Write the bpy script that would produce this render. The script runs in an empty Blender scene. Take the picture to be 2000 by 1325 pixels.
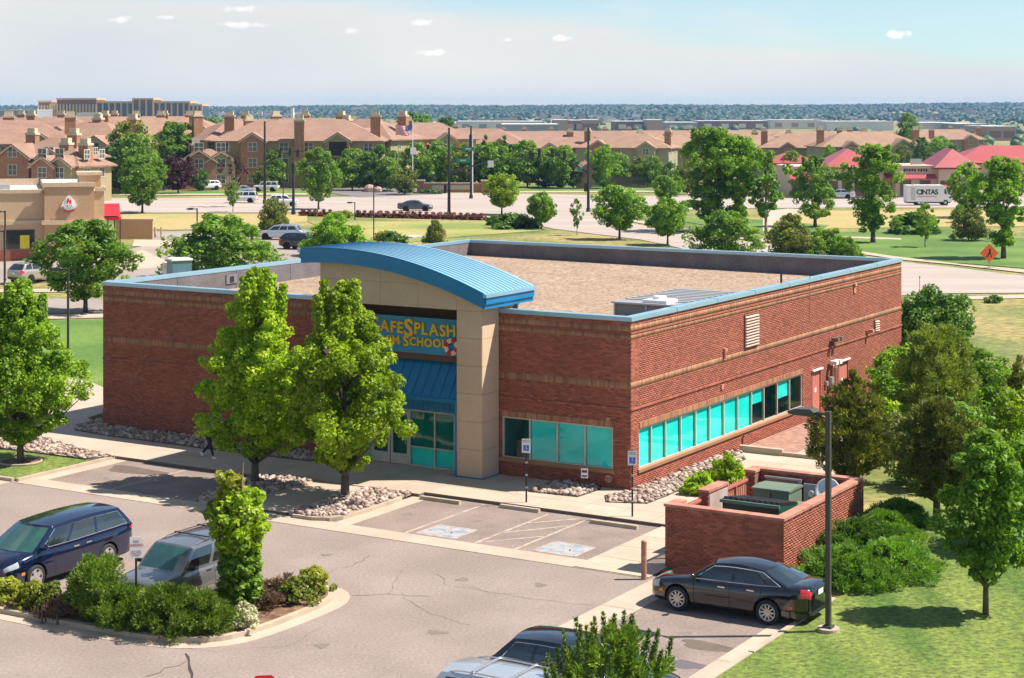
import bpy, bmesh, math, random
import numpy as np
from mathutils import Vector, Matrix
R = math.radians
rnd = random.Random(7)
NR = np.random.RandomState(11)
sc = bpy.context.scene
COL = sc.collection

# ------------------------------------------------------------------ camera
CAM_H = 14.2
cam_d = bpy.data.cameras.new('camera'); cam = bpy.data.objects.new('camera', cam_d); COL.objects.link(cam)
cam.location = (0, 0, CAM_H); cam.rotation_euler = (R(90), 0, 0)
cam_d.sensor_width = 36; cam_d.lens = 36 * 3480 / 2000.0
cam_d.shift_x = 0.0; cam_d.shift_y = -(662.5 - 214) / 2000.0
cam_d.clip_start = 0.5; cam_d.clip_end = 20000
sc.camera = cam

# ------------------------------------------------------------------ world
SUN_EL = 54.0
world = bpy.data.worlds.new('World'); sc.world = world; world.use_nodes = True
nt = world.node_tree; nt.nodes.clear()
def wn(t, **k):
    n = nt.nodes.new(t)
    for a, b in k.items(): setattr(n, a, b)
    return n
out = wn('ShaderNodeOutputWorld'); bg = wn('ShaderNodeBackground'); bg.inputs['Strength'].default_value = 0.118
sky = wn('ShaderNodeTexSky', sky_type='NISHITA'); sky.sun_disc = False
sky.sun_elevation = R(SUN_EL); sky.sun_rotation = R(88); sky.altitude = 1700; sky.air_density = 1.0; sky.dust_density = 1.2; sky.ozone_density = 1.0
tc = wn('ShaderNodeTexCoord'); sep = wn('ShaderNodeSeparateXYZ'); nt.links.new(tc.outputs['Generated'], sep.inputs[0])
def wmath(op, a, b=None, c=None, clamp=False):
    n = wn('ShaderNodeMath', operation=op); n.use_clamp = clamp
    for i, v in enumerate((a, b, c)):
        if v is None: continue
        if isinstance(v, (int, float)): n.inputs[i].default_value = v
        else: nt.links.new(v, n.inputs[i])
    return n.outputs[0]
# thin veil of high cloud: stretched noise on the sky direction
mp = wn('ShaderNodeMapping'); mp.inputs['Scale'].default_value = (5, 5, 60); nt.links.new(tc.outputs['Generated'], mp.inputs[0])
nz = wn('ShaderNodeTexNoise'); nz.inputs['Scale'].default_value = 1.3; nz.inputs['Detail'].default_value = 6; nz.inputs['Roughness'].default_value = .55
nt.links.new(mp.outputs[0], nz.inputs['Vector'])
# veil edge rises to the left, as in the photograph: clear blue shows above it
edge = wmath('ADD', wmath('MULTIPLY', sep.outputs['X'], -0.085), 0.0500)
hgt = wmath('SUBTRACT', sep.outputs['Z'], edge)
dn = wmath('ADD', wmath('MULTIPLY', hgt, -55), wmath('MULTIPLY', wmath('SUBTRACT', nz.outputs['Fac'], 0.5), 2.6))
veil = wmath('ADD', dn, 0.45, clamp=True)
veil = wmath('MULTIPLY', veil, 0.95)
mp2 = wn('ShaderNodeMapping'); mp2.inputs['Scale'].default_value = (3, 3, 9); nt.links.new(tc.outputs['Generated'], mp2.inputs[0])
nz2 = wn('ShaderNodeTexNoise'); nz2.inputs['Scale'].default_value = 1.7; nz2.inputs['Detail'].default_value = 8
nt.links.new(mp2.outputs[0], nz2.inputs['Vector'])
cir = wmath('MULTIPLY', wmath('SUBTRACT', nz2.outputs['Fac'], 0.5), 3.0, clamp=True)
veil = wmath('MAXIMUM', wmath('MAXIMUM', veil, cir), 0.12)
mix = wn('ShaderNodeMixRGB'); nt.links.new(veil, mix.inputs[0])
tint = wn('ShaderNodeMixRGB', blend_type='MULTIPLY'); tint.inputs[0].default_value = 1; tint.inputs[2].default_value = (0.53, 0.62, 0.65, 1)
nt.links.new(sky.outputs[0], tint.inputs[1]); nt.links.new(tint.outputs[0], mix.inputs[1])
cw = wn('ShaderNodeMixRGB'); cw.inputs[1].default_value = (3.35, 3.45, 3.55, 1); cw.inputs[2].default_value = (4.0, 3.97, 3.85, 1)
nt.links.new(wmath('MULTIPLY_ADD', wmath('SUBTRACT', nz2.outputs['Fac'], .5), 2.4, .5, clamp=True), cw.inputs[0]); nt.links.new(cw.outputs[0], mix.inputs[2])
last = mix.outputs[0]
# small fair-weather puffs low over the horizon
nz3 = wn('ShaderNodeTexNoise'); nz3.inputs['Scale'].default_value = 170; nz3.inputs['Detail'].default_value = 4
nt.links.new(tc.outputs['Generated'], nz3.inputs['Vector'])
puff = None
for (px, py, w, h, s) in [(1097, 75, 30, 9, 1.0), (848, 103, 42, 9, .9), (1752, 68, 40, 11, 1.0), (470, 18, 46, 10, .7), (470, 48, 60, 9, .7), (232, 38, 28, 10, .6), (690, 60, 24, 9, .6), (824, 45, 30, 8, .6), (992, 78, 18, 5, .6), (330, 34, 30, 5, .5)]:
    d = Vector(((px - 1000) / 3480, 1, (214 - py) / 3480)).normalized()
    m = wn('ShaderNodeVectorMath', operation='SUBTRACT'); nt.links.new(tc.outputs['Generated'], m.inputs[0]); m.inputs[1].default_value = d
    m2 = wn('ShaderNodeVectorMath', operation='MULTIPLY'); nt.links.new(m.outputs[0], m2.inputs[0]); m2.inputs[1].default_value = (3480 / w, 3480 / w, 3480 / h)
    l = wn('ShaderNodeVectorMath', operation='LENGTH'); nt.links.new(m2.outputs[0], l.inputs[0])
    v = wmath('SUBTRACT', wmath('ADD', 0.75, wmath('MULTIPLY', wmath('SUBTRACT', nz3.outputs['Fac'], .5), 2.0)), l.outputs['Value'])
    v = wmath('MULTIPLY', wmath('MULTIPLY', v, 1.6, clamp=True), s)
    puff = v if puff is None else wmath('MAXIMUM', puff, v)
mixp = wn('ShaderNodeMixRGB'); nt.links.new(puff, mixp.inputs[0]); nt.links.new(last, mixp.inputs[1]); mixp.inputs[2].default_value = (5.4, 5.1, 4.9, 1)
nt.links.new(mixp.outputs[0], bg.inputs[0]); nt.links.new(bg.outputs[0], out.inputs[0])

# ------------------------------------------------------------------ sun
sun_d = bpy.data.lights.new('sun', 'SUN'); sun_d.energy = 4.7; sun_d.angle = R(0.53); sun_d.color = (1.0, 0.91, 0.81)
sun = bpy.data.objects.new('sun', sun_d); COL.objects.link(sun)
sdir = Vector((math.cos(R(SUN_EL)) * 0.999, math.cos(R(SUN_EL)) * 0.03, math.sin(R(SUN_EL))))
sun.rotation_euler = sdir.to_track_quat('Z', 'Y').to_euler()
vs = sc.view_settings; sc.display_settings.display_device = 'sRGB'
vs.view_transform = 'Standard'; vs.look = 'None'; vs.gamma = 1; vs.use_curve_mapping = False
vs.exposure = 0.94
sc.cycles.max_bounces = 6; sc.cycles.diffuse_bounces = 3; sc.cycles.glossy_bounces = 3; sc.cycles.transmission_bounces = 4
sc.cycles.transparent_max_bounces = 12; sc.cycles.volume_bounces = 0
sc.cycles.use_fast_gi = False

# ------------------------------------------------------------------ frames
PH = 0.543
ORI = (4.4, 65.8)                     # near corner of the brick building on the ground
EX = (math.cos(PH), -math.sin(PH)); EY = (math.sin(PH), math.cos(PH))
def W(x, y, z=0.0):                    # site frame (parallel to the building) -> world
    return Vector((ORI[0] + EX[0] * x + EY[0] * y, ORI[1] + EX[1] * x + EY[1] * y, z))
def gh(X, Y):                          # height of the land
    def ss(a, b, t):
        t = min(1, max(0, (t - a) / (b - a))); return t * t * (3 - 2 * t)
    return -6.0 * ss(340, 560, Y) * ss(-70, 10, X + (Y - 400) * 0.05)
def at(u, v, z=0.0):                   # survey table: bearing/depression read off the photograph -> point on the land
    Y = 3480.0 * (CAM_H - z) / (v - 214.0)
    return Vector(((u - 1000.0) / 3480.0 * Y, Y, z))
ROT = -PH

# ------------------------------------------------------------------ materials
MATS = {}
def nodes(name):
    m = bpy.data.materials.new(name); m.use_nodes = True
    t = m.node_tree; t.nodes.clear()
    o = t.nodes.new('ShaderNodeOutputMaterial')
    return m, t, o
def mat(name, col, rough=0.7, var=0.12, scale=3.0, col2=None, bump=0.0, bscale=40.0, metal=0.0, spec=0.5, coat=0.0,
        tintv=0.0, tcol=None, detail=5.0, contrast=1.0, emit=None, stretch=None, local=False, grain=0.0, gscale=60.0):
    """procedural Principled: noise-mottled colour, optional second colour, optional per-piece 'tint' attribute"""
    if name in MATS: return MATS[name]
    m, t, o = nodes(name); L = t.links
    b = t.nodes.new('ShaderNodeBsdfPrincipled'); L.new(b.outputs[0], o.inputs[0])
    b.inputs['Roughness'].default_value = rough; b.inputs['Metallic'].default_value = metal
    b.inputs['Specular IOR Level'].default_value = spec; b.inputs['Coat Weight'].default_value = coat
    b.inputs['Coat Roughness'].default_value = 0.04
    if local: g = t.nodes.new('ShaderNodeTexCoord').outputs['Object']
    else: g = t.nodes.new('ShaderNodeNewGeometry').outputs['Position']
    if stretch:
        mpn = t.nodes.new('ShaderNodeMapping'); mpn.inputs['Scale'].default_value = stretch[0]; mpn.inputs['Rotation'].default_value = (0, 0, stretch[1])
        L.new(g, mpn.inputs[0]); gs = mpn.outputs[0]
    else: gs = g
    n = t.nodes.new('ShaderNodeTexNoise'); n.inputs['Scale'].default_value = scale; n.inputs['Detail'].default_value = detail
    L.new(gs, n.inputs['Vector'])
    mr = t.nodes.new('ShaderNodeMapRange'); mr.inputs['From Min'].default_value = 0.5 - 0.25 / contrast; mr.inputs['From Max'].default_value = 0.5 + 0.25 / contrast
    L.new(n.outputs['Fac'], mr.inputs['Value'])
    mx = t.nodes.new('ShaderNodeMixRGB'); L.new(mr.outputs[0], mx.inputs[0])
    if col2 is None:
        mx.inputs[1].default_value = tuple(c * (1 - var) for c in col) + (1,); mx.inputs[2].default_value = tuple(min(1, c * (1 + var)) for c in col) + (1,)
    else:
        mx.inputs[1].default_value = tuple(col) + (1,); mx.inputs[2].default_value = tuple(col2) + (1,)
    c = mx.outputs[0]
    if grain:
        n3 = t.nodes.new('ShaderNodeTexNoise'); n3.inputs['Scale'].default_value = gscale; n3.inputs['Detail'].default_value = 3; n3.inputs['Roughness'].default_value = .7; L.new(g, n3.inputs['Vector'])
        m3 = t.nodes.new('ShaderNodeMapRange'); m3.inputs['From Min'].default_value = .3; m3.inputs['From Max'].default_value = .7
        m3.inputs['To Min'].default_value = 1 - grain; m3.inputs['To Max'].default_value = 1 + grain; L.new(n3.outputs['Fac'], m3.inputs['Value'])
        v3 = t.nodes.new('ShaderNodeVectorMath'); v3.operation = 'SCALE'; L.new(c, v3.inputs[0]); L.new(m3.outputs[0], v3.inputs['Scale']); c = v3.outputs[0]
    if tintv or tcol:
        a = t.nodes.new('ShaderNodeAttribute'); a.attribute_name = 'tint'
        if tcol:
            m4 = t.nodes.new('ShaderNodeMixRGB'); L.new(a.outputs['Fac'], m4.inputs[0]); L.new(c, m4.inputs[1]); m4.inputs[2].default_value = tuple(tcol) + (1,); c = m4.outputs[0]
        else:
            m5 = t.nodes.new('ShaderNodeMapRange'); m5.inputs['To Min'].default_value = 1 - tintv; m5.inputs['To Max'].default_value = 1 + tintv; L.new(a.outputs['Fac'], m5.inputs['Value'])
            v5 = t.nodes.new('ShaderNodeVectorMath'); v5.operation = 'SCALE'; L.new(c, v5.inputs[0]); L.new(m5.outputs[0], v5.inputs['Scale']); c = v5.outputs[0]
    L.new(c, b.inputs['Base Color'])
    if bump:
        n2 = t.nodes.new('ShaderNodeTexNoise'); n2.inputs['Scale'].default_value = bscale; n2.inputs['Detail'].default_value = 4; L.new(g, n2.inputs['Vector'])
        bp = t.nodes.new('ShaderNodeBump'); bp.inputs['Strength'].default_value = bump; bp.inputs['Distance'].default_value = 0.03
        L.new(n2.outputs['Fac'], bp.inputs['Height']); L.new(bp.outputs[0], b.inputs['Normal'])
    if emit:
        b.inputs['Emission Color'].default_value = tuple(emit[0]) + (1,); b.inputs['Emission Strength'].default_value = emit[1]
    MATS[name] = m
    return m
def leafmat(name, ca, cb, trans=0.35):
    if name in MATS: return MATS[name]
    m, t, o = nodes(name); L = t.links
    a = t.nodes.new('ShaderNodeAttribute'); a.attribute_name = 'tint'
    mx = t.nodes.new('ShaderNodeMixRGB'); L.new(a.outputs['Fac'], mx.inputs[0]); mx.inputs[1].default_value = tuple(ca) + (1,); mx.inputs[2].default_value = tuple(cb) + (1,)
    oi = t.nodes.new('ShaderNodeObjectInfo'); mr = t.nodes.new('ShaderNodeMapRange'); mr.inputs['To Min'].default_value = .82; mr.inputs['To Max'].default_value = 1.18
    L.new(oi.outputs['Random'], mr.inputs['Value']); vs_ = t.nodes.new('ShaderNodeVectorMath'); vs_.operation = 'SCALE'; L.new(mx.outputs[0], vs_.inputs[0]); L.new(mr.outputs[0], vs_.inputs['Scale'])
    p = t.nodes.new('ShaderNodeBsdfPrincipled'); p.inputs['Roughness'].default_value = .5; p.inputs['Specular IOR Level'].default_value = .35; L.new(vs_.outputs[0], p.inputs['Base Color'])
    tr = t.nodes.new('ShaderNodeBsdfTranslucent'); g2 = t.nodes.new('ShaderNodeMixRGB'); g2.blend_type = 'MULTIPLY'; g2.inputs[0].default_value = 1; L.new(vs_.outputs[0], g2.inputs[1]); g2.inputs[2].default_value = (1.5, 1.6, .6, 1)
    L.new(g2.outputs[0], tr.inputs[0])
    ms = t.nodes.new('ShaderNodeMixShader'); ms.inputs[0].default_value = trans; L.new(p.outputs[0], ms.inputs[1]); L.new(tr.outputs[0], ms.inputs[2]); L.new(ms.outputs[0], o.inputs[0])
    MATS[name] = m; return m
def glassmat(name, tintc, refl=1.0, op=0.0, rough=0.02):
    """thin glazing: tinted see-through plus Fresnel reflection"""
    if name in MATS: return MATS[name]
    m, t, o = nodes(name); L = t.links
    tr = t.nodes.new('ShaderNodeBsdfTransparent'); tr.inputs[0].default_value = tuple(tintc) + (1,)
    gl = t.nodes.new('ShaderNodeBsdfGlossy'); gl.inputs['Roughness'].default_value = rough
    fr = t.nodes.new('ShaderNodeFresnel'); fr.inputs['IOR'].default_value = 1.55; gb = t.nodes.new('ShaderNodeNewGeometry'); inv = t.nodes.new('ShaderNodeMath'); inv.operation = 'SUBTRACT'; inv.inputs[0].default_value = 1.0; L.new(gb.outputs['Backfacing'], inv.inputs[1])
    mu = t.nodes.new('ShaderNodeMath'); mu.operation = 'MULTIPLY'; mu.inputs[1].default_value = refl; mu.use_clamp = True; L.new(fr.outputs[0], mu.inputs[0]); mb_ = t.nodes.new('ShaderNodeMath'); mb_.operation = 'MULTIPLY'; L.new(mu.outputs[0], mb_.inputs[0]); L.new(inv.outputs[0], mb_.inputs[1]); mu = mb_
    ms = t.nodes.new('ShaderNodeMixShader'); L.new(mu.outputs[0], ms.inputs[0]); L.new(tr.outputs[0], ms.inputs[1]); L.new(gl.outputs[0], ms.inputs[2]); L.new(ms.outputs[0], o.inputs[0])
    MATS[name] = m; return m

# ------------------------------------------------------------------ object helpers
def link(o, parent=None):
    COL.objects.link(o)
    if parent is not None: o.parent = parent
    return o
def tagp(o, label=None, cat=None, group=None, kind=None):
    if label: o['label'] = label
    if cat: o['category'] = cat
    if group: o['group'] = group
    if kind: o['kind'] = kind
    return o
def thing(name, label, cat, loc=(0, 0, 0), rz=0.0, group=None):
    o = bpy.data.objects.new(name, None); link(o); o.location = loc; o.rotation_euler = (0, 0, rz); o.empty_display_size = .3
    return tagp(o, label, cat, group)
def copy_tree(o, parent=None):
    c = o.copy(); COL.objects.link(c); c.parent = parent
    for ch in list(o.children): copy_tree(ch, c)
    return c
def place_copy(o, loc, rz, label, group=None, s=None):
    c = copy_tree(o); c.location = loc; c.rotation_euler = (0, 0, rz); c['label'] = label
    if group: c['group'] = group
    if s: c.scale = (s, s, s) if isinstance(s, (int, float)) else s
    return c
def npmesh(name, V, F, mats, tint=None, smooth=False, mi=None):
    """numpy verts (n,3) and equal-sized faces (m,k) -> mesh"""
    V = np.asarray(V, dtype=np.float32); F = np.asarray(F, dtype=np.int32)
    me = bpy.data.meshes.new(name); me.vertices.add(len(V)); me.vertices.foreach_set('co', V.ravel())
    m, k = F.shape; me.loops.add(m * k); me.loops.foreach_set('vertex_index', F.ravel())
    me.polygons.add(m); me.polygons.foreach_set('loop_start', np.arange(0, m * k, k, dtype=np.int32))
    if mi is not None: me.polygons.foreach_set('material_index', np.asarray(mi, dtype=np.int32))
    if smooth: me.polygons.foreach_set('use_smooth', np.ones(m, dtype=bool))
    if tint is not None:
        a = me.attributes.new('tint', 'FLOAT', 'FACE'); a.data.foreach_set('value', np.asarray(tint, dtype=np.float32))
    for q in (mats if isinstance(mats, (list, tuple)) else [mats]): me.materials.append(q)
    me.update(calc_edges=True); me.validate()
    return me
class MB:
    """collects shapes into one mesh"""
    def __init__(s): s.v = []; s.f = []; s.m = []; s.t = []; s.cm = 0; s.ct = 0.5
    def add(s, vs, fs):
        n = len(s.v); s.v += [tuple(p) for p in vs]
        for f in fs: s.f.append([i + n for i in f]); s.m.append(s.cm); s.t.append(s.ct)
        return s
    def box(s, x0, x1, y0, y1, z0, z1, bottom=True):
        v = [(x0, y0, z0), (x1, y0, z0), (x1, y1, z0), (x0, y1, z0), (x0, y0, z1), (x1, y0, z1), (x1, y1, z1), (x0, y1, z1)]
        f = [(4, 5, 6, 7), (0, 1, 5, 4), (1, 2, 6, 5), (2, 3, 7, 6), (3, 0, 4, 7)]
        if bottom: f.append((3, 2, 1, 0))
        return s.add(v, f)
    def prism(s, poly, z0, z1, cap=True, bottom=False):
        n = len(poly); a = sum(poly[i][0] * poly[(i + 1) % n][1] - poly[(i + 1) % n][0] * poly[i][1] for i in range(n))
        if a < 0: poly = poly[::-1]
        v = [(p[0], p[1], z0) for p in poly] + [(p[0], p[1], z1) for p in poly]
        f = [(i, (i + 1) % n, n + (i + 1) % n, n + i) for i in range(n)]
        if cap: f.append(tuple(range(n, 2 * n)))
        if bottom: f.append(tuple(range(n - 1, -1, -1)))
        return s.add(v, f)
    def extr(s, poly, axis, a, b):
        """poly of 2D points extruded along axis ('x': points are (y,z); 'y': points are (x,z))"""
        n = len(poly)
        mk = (lambda p, c: (c, p[0], p[1])) if axis == 'x' else (lambda p, c: (p[0], c, p[1]))
        v = [mk(p, a) for p in poly] + [mk(p, b) for p in poly]
        f = [(i, (i + 1) % n, n + (i + 1) % n, n + i) for i in range(n)] + [tuple(range(n - 1, -1, -1)), tuple(range(n, 2 * n))]
        return s.add(v, f)
    def cyl(s, p0, p1, r0, r1=None, n=8, cap=True):
        r1 = r0 if r1 is None else r1
        p0 = Vector(p0); p1 = Vector(p1); d = (p1 - p0)
        if d.length < 1e-6: return s
        d.normalize(); a = d.orthogonal().normalized(); b = d.cross(a)
        v = []
        for p, r in ((p0, r0), (p1, r1)):
            for i in range(n):
                t = 2 * math.pi * i / n; v.append(p + a * (r * math.cos(t)) + b * (r * math.sin(t)))
        f = [(i, (i + 1) % n, n + (i + 1) % n, n + i) for i in range(n)]
        if cap: f += [tuple(range(n - 1, -1, -1)), tuple(range(n, 2 * n))]
        return s.add(v, f)
    def tube(s, pts, r, n=6):
        for i in range(len(pts) - 1):
            ra = r[i] if isinstance(r, (list, tuple)) else r; rb = r[i + 1] if isinstance(r, (list, tuple)) else r
            s.cyl(pts[i], pts[i + 1], ra, rb, n)
        return s
    def ball(s, c, rx, ry=None, rz=None, n=10, m=6):
        ry = rx if ry is None else ry; rz = rx if rz is None else rz
        v = [(c[0], c[1], c[2] + rz)]
        for j in range(1, m):
            a = math.pi * j / m
            for i in range(n):
                t = 2 * math.pi * i / n; v.append((c[0] + rx * math.sin(a) * math.cos(t), c[1] + ry * math.sin(a) * math.sin(t), c[2] + rz * math.cos(a)))
        v.append((c[0], c[1], c[2] - rz)); f = []
        for i in range(n): f.append((0, 1 + i, 1 + (i + 1) % n))
        for j in range(m - 2):
            for i in range(n): a = 1 + j * n; f.append((a + i, a + n + i, a + n + (i + 1) % n, a + (i + 1) % n))
        a = 1 + (m - 2) * n
        for i in range(n): f.append((a + i, len(v) - 1, a + (i + 1) % n))
        return s.add(v, f)
    def grid(s, P, flip=False):
        """P: rows x cols of points"""
        r = len(P); c = len(P[0]); v = [p for row in P for p in row]; f = []
        for i in range(r - 1):
            for j in range(c - 1):
                q = (i * c + j, i * c + j + 1, (i + 1) * c + j + 1, (i + 1) * c + j)
                f.append(q[::-1] if flip else q)
        return s.add(v, f)
    def mesh(s, name, mats, smooth=False):
        me = bpy.data.meshes.new(name); me.from_pydata(s.v, [], s.f)
        for q in (mats if isinstance(mats, (list, tuple)) else [mats]): me.materials.append(q)
        if any(s.m): me.polygons.foreach_set('material_index', s.m)
        a = me.attributes.new('tint', 'FLOAT', 'FACE'); a.data.foreach_set('value', s.t)
        if smooth: me.shade_smooth()
        me.update(); return me
    def build(s, name, mats, parent=None, smooth=False, loc=None, rz=None, kind=None, label=None, sharp=None):
        me = s.mesh(name, mats, smooth)
        if sharp: me.set_sharp_from_angle(angle=R(sharp))
        o = link(bpy.data.objects.new(name, me), parent)
        if loc is not None: o.location = loc
        if rz is not None: o.rotation_euler = (0, 0, rz)
        if kind: o['kind'] = kind
        if label: o['label'] = label
        return o
def inst(name, me, parent=None, loc=(0, 0, 0), rz=0.0, s=None):
    o = link(bpy.data.objects.new(name, me), parent); o.location = loc; o.rotation_euler = (0, 0, rz)
    if s: o.scale = s if isinstance(s, (tuple, list)) else (s, s, s)
    return o
def text_mesh(body, size, m, extrude=0.01, bold=0.0, shear=0.0, space=1.0):
    cu = bpy.data.curves.new('lettering', 'FONT'); cu.body = body; cu.size = size; cu.extrude = extrude; cu.offset = bold; cu.shear = shear
    cu.space_character = space; cu.align_x = 'CENTER'; cu.align_y = 'CENTER'; cu.resolution_u = 3
    o = bpy.data.objects.new('tmp', cu); COL.objects.link(o)
    dg = bpy.context.evaluated_depsgraph_get(); me = bpy.data.meshes.new_from_object(o.evaluated_get(dg))
    COL.objects.unlink(o); bpy.data.objects.remove(o); me.materials.clear(); me.materials.append(m); return me
def put_text(body, size, m, parent, loc, rot, extrude=0.01, bold=0.0, space=1.0, sx=1.0, name='lettering'):
    o = link(bpy.data.objects.new(name, text_mesh(body, size, m, extrude, bold, 0, space)), parent); o.location = loc; o.rotation_euler = rot; o.scale = (sx, 1, 1)
    return o
def struct(name, mb, m, kind='structure', **k):
    return mb.build(name, m, kind=kind, **k)
def offset_poly(poly, d):
    n = len(poly); a = sum(poly[i][0] * poly[(i + 1) % n][1] - poly[(i + 1) % n][0] * poly[i][1] for i in range(n)); sg = 1 if a > 0 else -1
    out_ = []
    for i in range(n):
        p0 = Vector(poly[i - 1][:2]); p1 = Vector(poly[i][:2]); p2 = Vector(poly[(i + 1) % n][:2])
        e1 = (p1 - p0).normalized(); e2 = (p2 - p1).normalized(); n1 = Vector((e1.y, -e1.x)) * sg; n2 = Vector((e2.y, -e2.x)) * sg
        b = (n1 + n2); b = b.normalized() if b.length > 1e-6 else n1
        k = d / max(.5, b.dot(n1)); out_.append((p1.x + b.x * k, p1.y + b.y * k))
    return out_
def smooth_poly(poly, it=2):
    for _ in range(it):
        q = []
        for i in range(len(poly)):
            a = poly[i]; b = poly[(i + 1) % len(poly)]
            q.append((a[0] * .75 + b[0] * .25, a[1] * .75 + b[1] * .25)); q.append((a[0] * .25 + b[0] * .75, a[1] * .25 + b[1] * .75))
        poly = q
    return poly
def inside(p, poly):
    c = False; n = len(poly); x, y = p[0], p[1]
    for i in range(n):
        x1, y1 = poly[i][:2]; x2, y2 = poly[(i + 1) % n][:2]
        if (y1 > y) != (y2 > y) and x < (x2 - x1) * (y - y1) / (y2 - y1) + x1: c = not c
    return c
# ================================================================== MATERIAL TABLE
M_asph = mat('asphalt', (.235, .186, .160), .9, col2=(.29, .233, .202), scale=.35, contrast=1.4, bump=.5, bscale=60, grain=.24, gscale=11)
M_asph2 = mat('asphalt_stall', (.205, .158, .135), .9, col2=(.270, .212, .182), scale=.6, contrast=1.5, bump=.5, bscale=60, grain=.24, gscale=11)
M_conc = mat('concrete', (.40, .315, .24), .85, col2=(.48, .385, .30), scale=.7, contrast=1.2, bump=.2, bscale=50, grain=.08, gscale=22, tintv=.06)
M_curb = mat('curb_concrete', (.36, .285, .205), .85, col2=(.46, .385, .295), scale=1.2, contrast=1.3, bump=.2, bscale=50, grain=.10, gscale=22)
M_road = mat('road_concrete', (.33, .27, .235), .9, col2=(.40, .34, .30), scale=.06, contrast=1.5, grain=.08, gscale=3, stretch=((1, 6, 1), 0))
M_street = mat('street_asphalt', (.25, .205, .18), .9, col2=(.32, .27, .24), scale=.12, contrast=1.3, grain=.1, gscale=4)
M_dark_asph = mat('new_asphalt', (.13, .115, .12), .9, col2=(.2, .18, .18), scale=.2)
M_lawn = mat('lawn_grass', (.065, .125, .012), .95, col2=(.185, .225, .040), scale=.5, contrast=1.7, detail=8, bump=.9, bscale=25, grain=.62, gscale=6, stretch=((1.0, .16, 1), -1.05))
M_lawn2 = mat('watered_grass', (.055, .135, .016), .95, col2=(.13, .21, .03), scale=.12, contrast=1.6, grain=.25, gscale=2.5)
M_meadow = mat('meadow_grass', (.085, .14, .02), .95, col2=(.30, .235, .085), scale=.07, contrast=2.2, detail=9, grain=.5, gscale=1.6)
M_dry = mat('dry_grass', (.44, .29, .13), .95, col2=(.30, .28, .09), scale=.08, contrast=1.6, detail=7, grain=.2, gscale=1.5)
M_line = mat('worn_paint', (.47, .40, .33), .8, col2=(.30, .23, .18), scale=3.5, contrast=1.6)
M_line2 = mat('road_paint', (.62, .58, .52), .8)
M_mulch = mat('mulch', (.11, .058, .030), .95, col2=(.24, .145, .085), scale=4, contrast=1.8, bump=.9, bscale=30, grain=.3, gscale=25)
M_gravelbed = mat('fine_gravel', (.26, .2, .16), .95, col2=(.4, .33, .28), scale=9, contrast=1.6, bump=.8, bscale=30)
M_crack = mat('crack_dark', (.045, .035, .03), .95)
M_crackgreen = mat('crack_weeds', (.12, .13, .03), .95, col2=(.06, .045, .03), scale=6)
M_stain = mat('damp_stain', (.105, .078, .06), .6, col2=(.17, .13, .105), scale=2.5)
M_stone = mat('river_stone', (.21, .135, .11), .8, tcol=(.50, .40, .33), scale=8, grain=.15, gscale=30)
M_joint = mat('joint_dark', (.14, .11, .09), .95)
M_black = mat('black_metal', (.02, .02, .022), .45, scale=5)
M_pole = mat('bronze_pole', (.055, .05, .045), .5, scale=4)
M_white = mat('white_paint', (.78, .78, .76), .5, var=.03)

LOC = (ORI[0], ORI[1], 0.0)
def site(mb, name, m, kind='structure', parent=None, **k):
    return mb.build(name, m, parent=parent, kind=kind, loc=LOC if parent is None else None, rz=ROT if parent is None else None, **k)

# ================================================================== GROUND
xs = sorted(set([-5200, -3800, -2800, -2000, -1400] + list(range(-1000, 1001, 100)) + list(range(-300, 301, 30)) + [1400, 2000, 2800, 3800, 5200]))
ys = sorted(set([-150, -60, 0] + list(range(60, 1000, 40)) + list(range(340, 600, 20)) + list(range(1000, 3000, 200)) + [3500, 4000, 4500, 5050]))
mb = MB(); mb.grid([[(x, y, gh(x, y) - .06) for x in xs] for y in ys])
ground = struct('ground', mb, M_meadow, smooth=True)
def sheet(name, pts, m, z=0.0, frame='at', kind='structure', th=0.03, parent=None):
    """a flat surface given by its corners; frame 'at' = surveyed far corners, 'site' = building frame"""
    P = [tuple(at(u, v).xy) for u, v in pts] if frame == 'at' else [tuple(W(u, v).xy) for u, v in pts]
    b = MB(); b.prism(P, z - th, z); return b.build(name, m, kind=kind, parent=parent)

# arterial road and side streets
road = sheet('road', [(-260, 388), (200, 387.5), (560, 386), (700, 384), (900, 377), (1150, 381), (1500, 386), (2300, 386), (2300, 406), (1620, 406), (1500, 407), (1370, 408), (1330, 411), (1190, 414), (1180, 424),
    (1200, 430), (1330, 455), (1480, 475), (1600, 488), (1760, 512), (1860, 522), (1980, 537), (2150, 552), (2150, 571), (1850, 573), (1760, 577), (1600, 545), (1400, 500), (1250, 468), (1080, 447), (1050, 440), (1020, 436),
    (952, 430), (900, 426), (640, 419), (600, 415), (200, 416), (-260, 416)], M_road, 0.0)
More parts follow.
